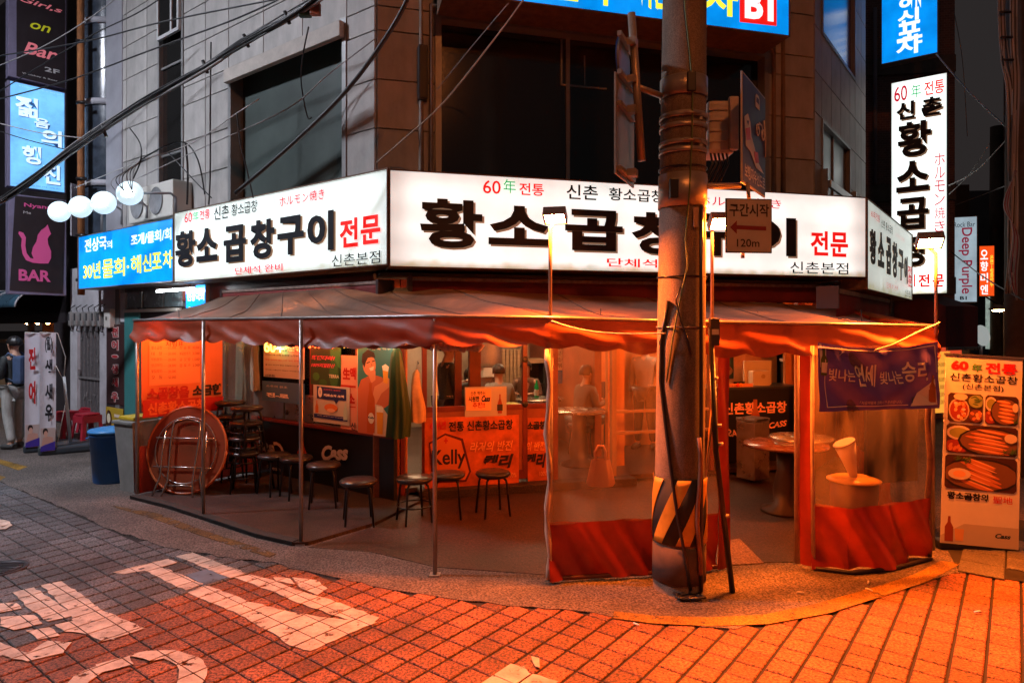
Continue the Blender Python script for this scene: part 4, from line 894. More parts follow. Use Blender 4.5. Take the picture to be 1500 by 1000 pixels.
# red vertical word hanging at the window edge
# beer poster on the door, twice
m_amb = world_noise(M('amber_print', (.62,.12,.02), .5, var=.5, scale=5))
def kelly(fr, px0, px1, lab, full=True):
    b = Board(fr, 'lager_poster', lab, 'poster', px0,612,px1,714, depth=.004, cab=m_amb)
    if full:
        b.pg([(628,648),(652,634),(678,642),(690,690),(683,705),(640,706),(632,690)], Pr(90,20,10)); b.pg([(630,650),(652,637),(675,645),(687,690),(681,702),(641,703),(635,690)], Pr(215,110,45))
        b.t('Kelly', 632,659,682,685, Pr(45,22,25), off=.02); b.t('ALL MALT BEER', 655,690,682,694, Pr(120,50,25)); b.r(650,644,656,646, Pr(200,30,20)); b.r(652,641,654,649, Pr(200,30,20))
        b.t('60년', 629,617,653,628, Pr(200,25,15), off=.03); b.t('전통 신촌황소곱창', 657,617,751,628, Pr(35,15,12), off=.025); b.t('라거의 반전', 688,647,751,659, Pr(240,150,80), off=.02, shear=.25); b.t('켈리', 708,666,752,684, Pr(40,16,14), off=.04, shear=.25); b.t('100%', 744,692,756,698, Pr(235,160,100))
    else:
        b.t('소곱창', 772,617,799,628, Pr(35,15,12), off=.05); b.t('의 반전', 770,647,799,659, Pr(240,150,80), off=.02, shear=.25); b.t('켈리', 770,664,800,684, Pr(40,16,14), off=.04, shear=.25); b.t('100%', 790,690,800,696, Pr(235,160,100))
kelly(FW.off(.03), 622, 760, 'orange lager poster with a large bottle label on the lower half of the sliding door')
kelly(FW.off(-.02), 773, 806, 'orange lager poster cut off by the plastic curtain on the second door', False)
b = Board(FW.off(.03), 'door_notice', 'orange notice recommending cold beer stuck on the sliding door glass', 'notice', 681,567,742,609, depth=.003, cab=M('notice_back', (.5,.42,.35), .5))
b.r(683,570,719,600, Pr(250,170,110)); b.t('신촌 맥주는', 689,573,711,578, Pr(40,25,20), off=.02); b.t('시원한', 686,580,702,588, Pr(40,25,20), off=.04); b.t('Cass', 705,579,718,588, Pr(25,30,70), off=.05, shear=.3); b.t('추천!!', 692,589,710,597, Pr(200,40,30), off=.03)
b.pg([(729,605),(729,590),(731,583),(731,577),(733,577),(733,583),(735,590),(735,605)], Pr(150,60,25)); b.r(728,592,736,601, Pr(40,25,25))
# lettering on the black panel
m_cs = M('silver_letter', (.55,.48,.45), .4)
b = Board(LW.off(.012), 'panel_logo', 'silver beer lettering with bottle pictures on the black panel under the left window', 'lettering', 372,640,566,700, depth=.001)
b.t('Cass', 472,650,511,680, m_cs, shear=.35, off=.05, rot=.14); b.t('Cass', 379,642,417,671, m_cs, shear=.35, off=.04, rot=.14, flip=True); b.t('Fresh', 392,680,412,690, m_cs)
b.pg([(434,676),(436,664),(440,652),(441,640),(445,640),(446,652),(450,664),(453,676)], Pr(190,80,30)); b.pg([(433,676),(453,678),(452,668),(434,667)], Pr(40,50,110))
# ---- coats
def coat(name, lab, fr, px, py0, py1, wt, wb, mat, d=.1, folds=9, group=None, cat='coat', depth=.06, ph=0):
    x, z1 = fr.hit(px, py0); _, z0 = fr.hit(px, py1); t = on(fr, name, lab, cat, x, z0, 0, group); h = z1-z0
    def f(u, v):
        a = 2*pi*u; w = wt+(wb-wt)*min(1, (1-v)*1.35)**.8; r = 1+.13*sin(folds*a+ph)*(1-v)**.6+.05*sin(5*a+v*6)
        if v > .96: w *= (1-v)/.04*.6+.3
        return (w*cos(a)*r+.012*sin(v*5+ph), (depth*.5+depth*.5*(1-v))*sin(a)*r, h*v-.01*sin(3*a)*(1-v))
    MB().grid(f, 48, 14).build('cloth', mat, t); MB().tube([(0,-.0,h*.97),(0,-.02,h+.05),(.01,.02,h+.09),(.02,.05,h+.06)], .006, 6).build('hook', m_steelp, t); return t
coat('green_raincoat', 'dark green raincoat hanging from a hook on the corner post', FW.off(.34), 583,507,640,.045,.115, M('green_cloth', (.012,.05,.014), .45, var=.4, scale=5), depth=.08)
coat('white_apron', 'pale orange lit apron hanging right of the green raincoat', FW.off(.22), 611,541,618,.03,.075, M('pale_cloth', (.6,.35,.16), .6, var=.3, scale=6), depth=.05, folds=5, ph=1)
coat('towel', 'grey green towel hanging in the dark corner left of the window posters', LW.off(.05), 352,494,588,.07,.11, M('grey_green_cloth', (.10,.14,.11), .8, var=.3), depth=.04, folds=6, cat='towel', group='towels hanging by the window')
coat('towel', 'pale striped towel hanging nearest the text poster', LW.off(.05), 374,494,572,.06,.09, M('pale_towel', (.28,.30,.24), .8, var=.3), depth=.04, folds=5, ph=2, cat='towel', group='towels hanging by the window')
# shaded pendant lamp under the eave
p_ = P(574,500,6.9); t = thing('pendant_lamp', 'glowing white pendant lamp tucked under the tent edge above the green raincoat', 'lamp', p_); MB().lathe([(0,-.04),(.10,-.03),(.15,.0),(.16,.05),(.03,.10),(0,.10)], 20).build('shade', Em('pendant_white', (1,.72,.42), 9), t); MB().tube([(0,0,.1),(0,0,.6)], .006, 5).build('cord', m_blkm, t)
# ================================================================== TENT
m_tarp = M('tarp_roof', (.24,.15,.10), .6, var=.6, scale=1.6, bump=.25); m_val = M('tarp_valance', (.28,.065,.03), .5, var=.3, scale=3, bump=.1)
m_tred = M('tarp_red', (.30,.030,.016), .35, var=.35, scale=3, bump=.08); m_post_ = M('thin_steel_post', (.34,.30,.28), .35, metal=.7, var=.3)
m_clr = glassy('clear_plastic', (.97,.87,.76), .13, .06, milky=(.80,.58,.40), noise=.14)
m_hem = M('curtain_hem', (.55,.40,.30), .55, var=.3, scale=6)
def soft_through(m, f=.35):               # cloth lets some light through
    nt = m.node_tree; p = nt.nodes['Principled BSDF']; o = nt.nodes['Material Output']; tr = nt.nodes.new('ShaderNodeBsdfTranslucent'); mx = nt.nodes.new('ShaderNodeMixShader'); mx.inputs[0].default_value = f
    if p.inputs['Base Color'].links: nt.links.new(p.inputs['Base Color'].links[0].from_socket, tr.inputs[0])
    else: tr.inputs[0].default_value = p.inputs['Base Color'].default_value
    nt.links.new(p.outputs[0], mx.inputs[1]); nt.links.new(tr.outputs[0], mx.inputs[2]); nt.links.new(mx.outputs[0], o.inputs[0]); return m
soft_through(m_tarp, .3); soft_through(m_val, .16); soft_through(m_tred, .3)
T0, Tm, Tc, Tr = Vector((-4.25,7.42,1.985)), Vector((-.6,5.05,1.99)), Vector((1.5,5.12,1.945)), Vector((3.62,5.62,1.915))
EV = [T0, T0.lerp(Tm,.33), T0.lerp(Tm,.67), Tm, Vector((.27,4.93,1.975)), Tc, Vector((2.6,5.28,1.93)), Tr]
def path(pts):
    L_ = [0]
    for a, b in zip(pts, pts[1:]): L_.append(L_[-1]+(b-a).length)
    def f(u):
        s = u*L_[-1]
        for i in range(len(pts)-1):
            if s <= L_[i+1]+1e-9: return pts[i].lerp(pts[i+1], (s-L_[i])/(L_[i+1]-L_[i]))
        return pts[-1].copy()
    f.L = L_[-1]; return f
bl = LW.off(.32); bf = FW.off(.42)
xb = bl.hit(322,443)[0]
q0 = bl.W(xb, 2.30); qc = (LW.off(.35).W(-.25, 2.33)); 
BK = [q0, q0.lerp(qc,.33), q0.lerp(qc,.67), qc, bf.W(.55,2.33), bf.W(2.6,2.28), bf.W(4.2,2.22), bf.W(5.75,2.16)]
tent = thing('street_tent', 'tarpaulin tent with scalloped orange edge around the front of the restaurant', 'tent', (-.6, 5.05, 0))
ee = path(EV)
def roof(u, v):
    k = u*(len(EV)-1); i = min(int(k), len(EV)-2); f = k-i; e = EV[i].lerp(EV[i+1], f); b_ = BK[i].lerp(BK[i+1], f); p = e.lerp(b_, v)
    sag = .035*sin(pi*v)*(1+.5*sin(u*40))+.012*sin(u*90+v*9)*sin(pi*v)+.03*sin(pi*v)*abs(sin(u*7*pi/2))
    return p-Vector((0,0,sag))
MB().grid(roof, 150, 14).build('roof', m_tarp, tent, world=True)
for k_ in range(1, 12): MB().tube([roof(k_/12, j/14)+Vector((0,0,.003)) for j in range(15)], .006, 5).build('seam', M('tarp_seam', (.16,.08,.05), .7), tent, world=True)
def outn(u, e=1e-3):
    a = ee(max(0,u-e)); b_ = ee(min(1,u+e)); d = (b_-a); d.z = 0; d.normalize(); return Vector((d.y, -d.x, 0))
def valance(u, v):                         # v 1 at the eave, 0 at the scallops
    p = ee(u); s = u*ee.L; n = outn(u); sc = abs(sin(pi*s/.34)); h = .215+.035*sc-.02*sin(s*1.7)
    w = (1-v); r = .018*sin(s*6.1+v*5+2*sin(s*.9))*w+.012*sin(s*13+v*11)*w+.03*sin(v*7+s*.8)*w*(.5+.5*sin(s*2.3))
    return p+n*(.012+r+.02*w)-Vector((0,0,h*w+.01*sin(s*2.1)*w))
MB().grid(valance, 420, 12).build('valance', m_val, tent, world=True)
MB().tube([ee(i/60)+outn(i/60)*.012 for i in range(61)], .014, 7).build('eave_bar', m_post_, tent, world=True)
# rolled curtain bundles under the eave
def roll(u0, u1, r0, nm, mat):
    pts = []; rs = []
    for i in range(26):
        u = u0+(u1-u0)*i/25; pts.append(ee(u)-Vector((0,0,.235+.012*sin(i*1.3)))-outn(u)*.02); rs.append(r0*(1+.35*sin(i*2.1)+.15*sin(i*5)))
    MB().tube(pts, rs, 12).build(nm, mat, tent, world=True)
roll(.50,.545,.030,'rolled_curtain', m_hem); roll(.30,.50,.018,'rolled_curtain', m_val)
# posts
for px, py in ((298,758),(441,798),(637,843)):
    g = G(px, py); top = min((ee(i/200) for i in range(201)), key=lambda q: (q.xy-g.xy).length)
    MB().tube([(g.x,g.y,.0),(g.x,g.y,top.z-.02)], .017, 10).build('post', m_post_, tent, world=True); MB().box(g.x-.04,g.y-.04,.005,g.x+.04,g.y+.04,.015).build('foot_plate', m_post_, tent, world=True)
for p_ in ((T0.x+.03,T0.y,0),(Tr.x-.02,Tr.y+.02,0),(.29,4.97,0),(1.66,5.24,0),(2.30,5.32,0)): MB().tube([p_, (p_[0],p_[1],1.93)], .02, 10).build('post', m_hem if p_[0] > 2 and p_[0] < 3 else m_post_, tent, world=True)
# side panels left: banner on the inside
AF = Fr(T0.x, T0.y, 52.5)
def sheet(name, fa, z0, z1, mat, nu=60, nv=10, amp=.012, fr_=14, par=tent, ph=0, z0f=None):
    def f(u, v):
        p = fa(u); a = fa(max(0,u-.01)); b_ = fa(min(1,u+.01)); d = (b_-a); d = Vector((d.x,d.y,0)).normalized(); n = Vector((d.y,-d.x,0)); s = u*fa.L
        zz0 = z0f(u) if z0f else z0; z = zz0+(z1-zz0)*v; A = amp*(1.3-v*.7)
        return Vector((p.x,p.y,z))+n*(A*sin(s*fr_+v*3+ph)+A*.6*sin(s*fr_*2.3+v*7+ph))
    return MB().grid(f, nu, nv).build(name, mat, par, world=True)
wl_ = AF.W(1.72)
sheet('side_sheet', path([Vector((T0.x,T0.y,0)), Vector((wl_.x,wl_.y,0))]), .55, 1.95, m_clr); sheet('side_skirt', path([Vector((T0.x,T0.y,0)), Vector((wl_.x,wl_.y,0))]), .03, .56, m_tred)
rr = RW.off(.1).W(1.2); rpath = path([Vector((Tr.x,Tr.y,0)), Vector((rr.x+.25,rr.y-.1,0))])
def rv(u, v):
    p = rpath(u); z1_ = 1.92+.15*u; return Vector((p.x+.02*sin(u*37), p.y, z1_-.30*(1-v)-.05*sin(u*25)*(1-v)))+Vector((.05*sin(v*9+u*11),0,0))*(1-v)
MB().grid(rv, 60, 8).build('side_valance', m_val, tent, world=True); MB().grid(lambda u, v: Vector(rpath(u)[:2]+(1.92+.15*u,)).lerp(BK[-1].lerp(Vector((RW.off(.2).W(1.2,2.1))), u), v), 20, 6).build('side_roof', m_tarp, tent, world=True)
sheet('side_sheet', path([Vector((Tr.x,Tr.y+.7,0)), Vector((rr.x,rr.y,0))]), .45, 1.9, m_clr); sheet('side_skirt', path([Vector((Tr.x,Tr.y+.7,0)), Vector((rr.x,rr.y,0))]), .02, .46, m_tred, amp=.03)
# left plastic curtain
cu = thing('plastic_curtain', 'clear plastic curtain with red lower band left of the concrete pole', 'curtain', (.9, 5.0, 0), 0, 'plastic curtains of the tent')
cp = path([Vector((.27,4.90,0)), Vector((.72,4.97,0)), Vector((1.15,5.03,0)), Vector((1.62,5.16,0))])
sheet('clear_sheet', cp, .44, 1.79, m_clr, 70, 16, .014, 9, cu); sheet('red_band', cp, .03, .45, m_tred, 90, 10, .03, 11, cu, 1)
MB().tube([Vector((.27+.012*sin(k*.9),4.90+.01*sin(k*1.7),.03+k*.09)) for k in range(20)], [.02+.006*sin(k*2.2) for k in range(20)], 8).build('edge_hem', m_hem, cu, world=True)
MB().tube([cp(k/20)+Vector((0,0,.035)) for k in range(21)], .018, 8).build('bottom_bar', M('bar_maroon', (.10,.02,.015), .4), cu, world=True)
sheet('red_strip', path([Vector((1.60,5.13,0)), Vector((1.72,5.2,0))]), .02, 1.76, m_tred, 8, 16, .01, 20, cu)
# right plastic curtain
cu = thing('plastic_curtain', 'clear plastic curtain with sagging red lower band behind the purple banner', 'curtain', (2.8, 5.2, 0), 0, 'plastic curtains of the tent')
rp = path([Vector((2.36,5.20,0)), Vector((2.62,5.10,0)), Vector((3.0,5.2,0)), Vector((3.42,5.42,0))])
sheet('clear_sheet', rp, .50, 1.76, m_clr, 60, 16, .005, 5, cu); sheet('red_band', rp, .02, .51, m_tred, 100, 14, .04, 9, cu, 2)
sheet('red_strip', path([Vector((2.30,5.26,0)), Vector((2.37,5.2,0))]), .02, 1.76, m_tred, 8, 16, .01, 20, cu)
MB().tube([Vector((2.375,5.19,.02)), Vector((2.37,5.2,1.0)), Vector((2.37,5.2,1.76))], .016, 8).build('edge_hem', m_hem, cu, world=True); MB().tube([Vector((3.43+.01*sin(k),5.42,.02+k*.1)) for k in range(18)], .022, 8).build('edge_hem', M('worn_brown_hem', (.22,.12,.08), .6, var=.5, scale=12), cu, world=True)
MB().tube([rp(k/20)+Vector((.0,-.04,.02)) for k in range(21)], .016, 8).build('bottom_bar', M('bar_black', (.02,.015,.015), .5), cu, world=True)
# purple banner
pb = thing('purple_banner', 'purple cheering banner with pale Korean lettering tied across the right curtain', 'banner', (2.85, 5.1, 1.28))
BA, BB = Vector((2.34,5.03,0)), Vector((3.40,5.25,0)); BL = (BB-BA).length; bd = (BB-BA).normalized(); bn = Vector((bd.y,-bd.x,0))
def bw_(x, y, z):                          # x along the banner 0..BL, z world
    u = x/BL; v = (z-1.26)/.53; r = .02*sin(v*9-2.6*abs(u-.5)*4)*(.3+.7*sin(pi*u))+.012*sin(u*19+v*6)
    zz = z-.05*sin(pi*u)*max(0,v)-(.03 if u > .8 else 0)*0
    p = BA+bd*x+bn*(r-y); return (p.x-pb.location.x, p.y-pb.location.y, zz-pb.location.z)
m_bpur = soft_through(M('banner_purple', (.13,.075,.42), .45, var=.12, scale=4), .04)
MB().grid(lambda u, v: bw_(u*BL, 0, 1.26+.53*v), 60, 26).build('cloth', m_bpur, pb)
m_bl = M('banner_letter', (.85,.75,.70), .5)
def subd(x0, z0, x1, z1, s, **k): letters(pb, s, x0, z0, x1, z1, k.pop('mat', m_bl), y=-.006, warp=bw_, **k)
subd(.09,1.50,.30,1.60,'빛나는', off=.015); subd(.32,1.46,.50,1.65,'연세', off=.02); subd(.55,1.48,.74,1.59,'빛나는', off=.015); subd(.75,1.49,.97,1.66,'승리', off=.02); subd(.36,1.31,.74,1.34,'「처음처럼과 크러시가 응원합니다」')
subd(.84,1.31,.97,1.36,'KRUSH', mat=M('krush_blue', (.03,.08,.16), .5), off=.03)
def bpoly(pts, mat, nm='print', y=-.003):
    mb = MB(); mb.add([bw_(x, y, z) for x, z in pts], [tuple(range(len(pts)))]); mb.build(nm, mat, pb, fix=False)
bpoly([(.01,1.78),(.26,1.77),(.20,1.72),(.08,1.64),(.02,1.60)], m_bl); bpoly([(.82,1.285),(.90,1.39),(.99,1.46),(1.04,1.50),(1.06,1.29)], m_bl)
bpoly([(.02,1.54),(.02,1.66),(.035,1.70),(.035,1.76),(.055,1.76),(.055,1.70),(.075,1.66),(.075,1.54)], M('green_bottle_print', (.10,.14,.03), .4), y=-.006); bpoly([(.025,1.56),(.025,1.64),(.07,1.64),(.07,1.56)], m_bl, y=-.009)
bpoly([(.99,1.31),(.99,1.43),(1.005,1.47),(1.005,1.53),(1.025,1.53),(1.025,1.47),(1.045,1.43),(1.045,1.31)], M('amber_bottle_print', (.45,.15,.03), .4), y=-.006)
for pts in ([(.06,1.75),(.06,1.295)], [(.06,1.295),(.8,1.295)], [(.14,1.765),(1.05,1.765)], [(1.055,1.765),(1.055,1.55)]):
    (x0,z0),(x1,z1) = pts; n_ = 14; mb = MB(); w_ = .0035
    for i in range(n_):
        a, c = i/n_, (i+1)/n_; xa, za, xc, zc = x0+(x1-x0)*a, z0+(z1-z0)*a, x0+(x1-x0)*c, z0+(z1-z0)*c
        hx_, hz_ = (0, w_) if x0 != x1 else (w_, 0)
        mb.add([bw_(xa-hx_,-.004,za-hz_), bw_(xc-hx_,-.004,zc-hz_), bw_(xc+hx_,-.004,zc+hz_), bw_(xa+hx_,-.004,za+hz_)], [(0,1,2,3)])
    mb.build('border_line', m_bl, pb, fix=False)
t = tag(MB().tube([P(1196,508,5.05)-Vector((0,.03,0)), P(1240,513,5.05), P(1275,515,5.1), P(1310,504,5.1), P(1345,486,5.25), P(1371,475,5.4), P(1376,472,5.45)], .007, 6).build('tie_rope', M('pale_rope', (.6,.5,.4), .7)), 'thin pale rope tied from the tent corner down over the top of the purple banner', 'rope')
# menu banner on the left side sheet
AB = Fr(T0.x+.04*0, T0.y, 52.5); AB = AB.off(.0)
AB = Fr(AB.W(0,0,-.03).x, AB.W(0,0,-.03).y, 52.5)
m_mb = M('menu_orange_banner', (.80,.22,.07), .5, var=.1, scale=3)
b = Board(AB, 'menu_banner', 'big orange menu banner hanging at the left end of the tent behind the folded table', 'banner', 207,490,326,592, depth=.004, cab=m_mb)
b.r(218,500,292,560, M('menu_sheet', (.88,.34,.14), .5), y=-.01); mk = Pr(110,25,5); b.t('차림표', 242,500,268,507, mk, off=.01)
for k, (a, c) in enumerate([('황소곱창','21,000'),('대   창','20,000'),('막창(홍창)','20,000'),('양(깃머리)','28,000'),('벌집(벌양)','20,000'),('모   듬','50,000')]):
    y = 507+k*8.6; b.t(a, 221,y,237,y+4.5, mk); b.t('······'+c, 239,y+1,257,y+4.5, mk)
for k, (a, c) in enumerate([('전 골 류','45,000'),('볶음밥추가','3,000'),('공 깃 밥','1,000'),('음 료 수','2,000')]): y = 507+k*8.6; b.t(a, 262,y,278,y+4, mk); b.t(c, 281,y,291,y+4, mk)
b.t('소곱창을', 214,568,276,582, Pr(190,25,10), off=.05); b.t('소금한', 281,564,324,577, Pr(40,12,8), off=.05)
b.pg([(208,586),(326,580),(326,600),(208,612)], Pr(200,35,20)); b.t('신촌황소곱창', 215,590,300,600, Pr(240,120,60), off=.04)
# ================================================================== STOOLS, TABLE, BINS
m_seat = M('black_vinyl', (.03,.022,.022), .28); m_leg = M('black_tube', (.02,.017,.017), .3, metal=.3)
def stool(loc, rz, label, h=.45, cr=1):
    t = thing('round_stool', label, 'stool', loc, rz, 'black round stools in front of the restaurant')
    MB().lathe([(0,h-.045),(.155,h-.045),(.175,h-.03),(.18,h-.012),(.165,h+.004),(.1,h+.012),(0,h+.015)], 26).build('seat', m_seat, t)
    for k in range(4):
        a = pi/4+k*pi/2; c, s_ = cos(a), sin(a)
        MB().tube([(.05*c,.05*s_,h-.05),(.12*c,.12*s_,h-.055),(.145*c,.145*s_,h-.075),(.155*c,.155*s_,h-.12),(.19*c,.19*s_,.0)], .0115, 8).build('leg', m_leg, t)
    if cr: MB().tube([(.172*cos(a),.172*sin(a),.17) for a in [2*pi*i/24 for i in range(25)]], .008, 6).build('foot_ring', m_leg, t)
    return t
m = stool(tuple(G(525,769))[:2]+(.0,), .3, 'black round stool standing alone in front of the beer lettering on the black panel', .44, 0)
for px, py, z, rz, lab, ring in ((607,764,0,.5,'black round stool with a foot ring beside the second tent post',1),(655,757,0,.1,'black round stool seen right behind the tent post at the sliding door',0),(722,754,0,.4,'rightmost black stool in front of the lager poster on the sliding door',0),(474,740,.035,.2,'black stool left of the lone stool, just right of the middle tent post',0),(434,727,.035,.7,'black stool seen behind the middle tent post, under the bottle picture',0),(402,722,.035,.9,'black stool beside the stacked stools, under the mirrored beer lettering',0)):
    g = G(px, py, z); stool((g.x, g.y, z), rz, lab, .44, ring)
def stack(px, py, n, labs, dz=.17, rz=.3):
    g = G(px, py, .035)
    for k in range(n): stool((g.x+.01*k, g.y, .035+k*dz), rz+.25*k, labs[k], .45, 1)
stack(358,718,4,['lowest stool of the front stack left of the black panel','second stool up in the front stack of black stools','third stool up in the front stack of black stools','topmost stool of the front stack of black stools'])
stack(334,702,4,['lowest stool of the rear stack beside the first tent post','second stool up in the rear stack by the orange banner','third stool up in the rear stack by the orange banner','topmost stool of the rear stack by the orange banner'], .17, .8)
# curved chair back leaning over the front stack
g = G(372,712,.035); t = thing('folded_chair', 'black tube chair frame with a slanting rear leg beside the stacked stools', 'chair', (g.x, g.y, .035), -.6)
MB().tube([(-.22,.05,.0),(-.2,.03,.55),(-.19,.0,.86),(-.15,-.01,.90),(.08,-.01,.90),(.13,.0,.86),(.16,.03,.55),(.27,.08,0)], .013, 8).build('frame', m_leg, t)
for z in (.62,.70): MB().tube([(-.19,.02,z),(-.0,-.04,z),(.15,.02,z)], .01, 6).build('crossbar', m_leg, t)
# folded round table leaning at the left end
cc = G(262,722); t = thing('folded_round_table', 'large orange brown round folding table leaning on its edge, steel legs folded', 'table', (-3.62, 7.12, .02), radians(-8)); t.location = (P(266,640,7.35).x, 7.35, .04)
m_tab = M('orange_table', (.20,.04,.012), .4, var=.25, scale=3); R_ = .49
tilt = Matrix.Rotation(radians(-10), 4, 'X')
def tv(mb): mb.v = [tuple(tilt @ Vector(v)) for v in mb.v]; return mb
def disc(y0, y1, r, n=48): m = MB(); return m.add([(r*cos(2*pi*k/n), y, R_+r*sin(2*pi*k/n)) for y in (y0, y1) for k in range(n)], [tuple(range(n)), tuple(range(n,2*n))[::-1]]+[(k, k+n, (k+1)%n+n, (k+1)%n) for k in range(n)])
tv(disc(0,.02,R_-.015)).build('table_top', m_tab, t); 
tv(MB().tube([((R_-.01)*cos(a),.01,R_+(R_-.01)*sin(a)) for a in [2*pi*i/48 for i in range(49)]], .016, 8)).build('rim', M('orange_rim', (.40,.10,.03), .35), t)
tv(MB().tube([((R_-.12)*cos(a),-.015,R_+(R_-.12)*sin(a)) for a in [2*pi*i/40 for i in range(41)]], .006, 6)).build('support_ring', m_steelp, t)
m_st2 = M('worn_chrome', (.42,.36,.32), .25, metal=.85)
for s_ in (-1, 1):
    tv(MB().tube([(s_*.06,-.03,.95-.12),(s_*.16,-.035,.80),(s_*.17,-.04,.6),(s_*.15,-.05,.15),(s_*.20,-.09,-.06)], .012, 8)).build('leg', m_st2, t)
    tv(MB().tube([(s_*.25,-.03,.70),(s_*.26,-.04,.5),(s_*.24,-.06,.2),(s_*.30,-.08,-.02)], .010, 8)).build('leg', m_st2, t)
for z, w in ((.83,.07),(.10,.16),(.62,.36),(.30,.36)): tv(MB().tube([(-w,-.035,z),(0,-.03,z+(.01 if z > .7 else 0)),(w,-.035,z)], .009, 6)).build('crossbar', m_st2, t)
# blue bin
g = G(166,704); t = thing('blue_bin', 'large blue plastic bin with a lid standing on the street at the tent corner', 'bin', (g.x, g.y, .004)); t.scale = (1.28, 1.28, 1.08)
m_bb = M('blue_plastic', (.02,.13,.42), .4, var=.2, scale=4)
MB().lathe([(0,0),(.165,0),(.17,.01),(.20,.52),(.205,.52),(.205,.56),(0,.56)], 32).build('tub', m_bb, t); MB().lathe([(.2,.56),(.215,.565),(.215,.585),(.20,.60),(.17,.595),(.16,.61),(0,.62)], 32).build('lid', M('blue_lid', (.04,.22,.52), .35), t)
for a in (0, pi): MB().tube([(.20*cos(a)-.0,-.05,.5),(.24*cos(a),-.04,.49),(.24*cos(a),.04,.49),(.20*cos(a),.05,.5)], .01, 6).build('handle', m_bb, t)
g = G(196,722); t = thing('grey_bin', 'tall grey waste bin with a yellow lid between the blue bin and the tent', 'bin', (g.x-.05, g.y+.18, .004), -.5)
m = MB(); m.add([(-.13,-.13,0),(.13,-.13,0),(.13,.13,0),(-.13,.13,0),(-.18,-.18,.78),(.18,-.18,.78),(.18,.18,.78),(-.18,.18,.78)], [(0,3,2,1),(4,5,6,7),(0,1,5,4),(1,2,6,5),(2,3,7,6),(3,0,4,7)]); m.build('tub', M('grey_plastic', (.22,.22,.21), .5, var=.3), t)
MB().box(-.20,-.20,.782,.20,.20,.82,.01).build('rim', MATS['grey_plastic'], t); MB().box(-.15,-.15,.822,.15,.15,.87,.02).build('lid', M('yellow_lid', (.55,.38,.02), .4), t)
# ================================================================== CONCRETE POLE
pc = Vector((1.219, 4.82, 0)); m_conc = M('pole_concrete', (.24,.18,.14), .95, var=.6, scale=2.5, bump=.2, stretch=(1,1,.35)); speckle(m_conc, 130, .65, 1.25)
def pr(z): return .183-.0062*z
def pxo(z): return .010*z
pole = thing('utility_pole', 'big round concrete utility pole with yellow and black stripes standing in front of the tent', 'utility pole', pc)
prof = [(pr(z), z) for z in [0,.3,.6,1,1.5,2,2.5,3,3.5,4,5,6,7,8,9]]
m = MB().lathe([(pr(0)+.01,-.02)]+prof+[(0,9)], 48); m.v = [(v[0]+pxo(v[2]), v[1], v[2]) for v in m.v]; m.build('shaft', m_conc, pole)
def band(z0, z1, name, mat, extra=.004, a0=0, a1=2*pi, shear=0):
    n = 48; vs = []; NZ = 10 if shear else 2
    for j, z in enumerate([z0+(z1-z0)*q/NZ for q in range(NZ+1)]):
        for i in range(n+1):
            a = a0+(a1-a0)*i/n+shear*(z-z0); r = pr(z)+extra; vs.append((r*cos(a)+pxo(z), r*sin(a), z))
    m = MB().add(vs, [(j*(n+1)+i, j*(n+1)+i+1, (j+1)*(n+1)+i+1, (j+1)*(n+1)+i) for j in range(NZ) for i in range(n)], True); o = m.build(name, mat, pole); md = o.modifiers.new('t','SOLIDIFY'); md.thickness = .004; md.offset = 1; return o
band(.36,.83,'stripe_sleeve', M('stripe_black', (.02,.018,.018), .8, var=.3), .006)
m_sy = M('stripe_yellow', (.62,.30,.03), .45, var=.25, scale=8)
for k in range(6):
    a = k*2*pi/6+.15; band(.365,.825,'warning_stripe', m_sy, .013, a, a+.50, 2.4)
band(.08,.34,'base_wrap', M('wrap_brown', (.10,.065,.05), .95, var=.4, scale=6), .006)
m_band = M('steel_band', (.42,.36,.30), .4, metal=.6, var=.3)
def zz(py): return HC-(py-HZ)/FOC*4.65
for y0, y1 in ((135,105),(168,160),(183,176),(208,201),(220,213),(300,250)): band(zz(y0), zz(y1), 'metal_band', m_band, .006)
band(zz(405),zz(403),'wire_tie', m_leg, .006); band(zz(242),zz(240),'wire_tie', m_leg, .006); band(zz(480),zz(478),'wire_tie', m_band, .006)
def surf(px, py, d=.02):                  # a point on the camera side of the shaft
    z = HC-(py-HZ)/FOC*4.65; x = (px-750)/FOC*4.66; dx = x-pc.x-pxo(z); r = pr(z)+d; dx = max(-r*.99, min(r*.99, dx)); return Vector((pc.x+pxo(z)+dx, pc.y-sqrt(max(0, r*r-dx*dx)), z))
for y in (165,205): MB().tube([surf(1000,y,.03), surf(1026,y,.035)], .008, 6).build('clamp_bolt', m_band, pole, world=True); MB().box(0,0,0,.02,.03,.05).build('clamp_ear', m_band, pole).location = surf(1000,y+8,.0)-pc; MB().box(0,0,0,.02,.03,.05).build('clamp_ear', m_band, pole).location = surf(1026,y+8,.0)-pc
for px, py in ((1012,120),(988,275)): q = MB().box(-.03,-.03,-.07,.03,.02,.07,.006).build('junction_box', m_blkm, pole); q.location = surf(px,py,.0)-pc
gc = MB().tube([surf(x,y,.012) for x, y in ((1001,-30),(1004,20),(1010,80),(1014,130),(1013,200),(1009,280),(1003,350),(1006,390),(995,440),(985,500),(978,560))], .006, 6); gc.build('green_wire', M('green_wire', (.12,.16,.05), .5), pole, world=True)
MB().tube([surf(x,y,.014) for x, y in ((980,440),(972,500),(971,560),(976,620),(983,690),(992,760),(1003,820),(1010,862))], .0125, 8).build('black_hose', m_blkm, pole, world=True)
MB().tube([surf(x,y,.012) for x, y in ((996,420),(990,440),(996,470),(1004,490),(1012,520))], .006, 6).build('loop_wire', m_blkm, pole, world=True)
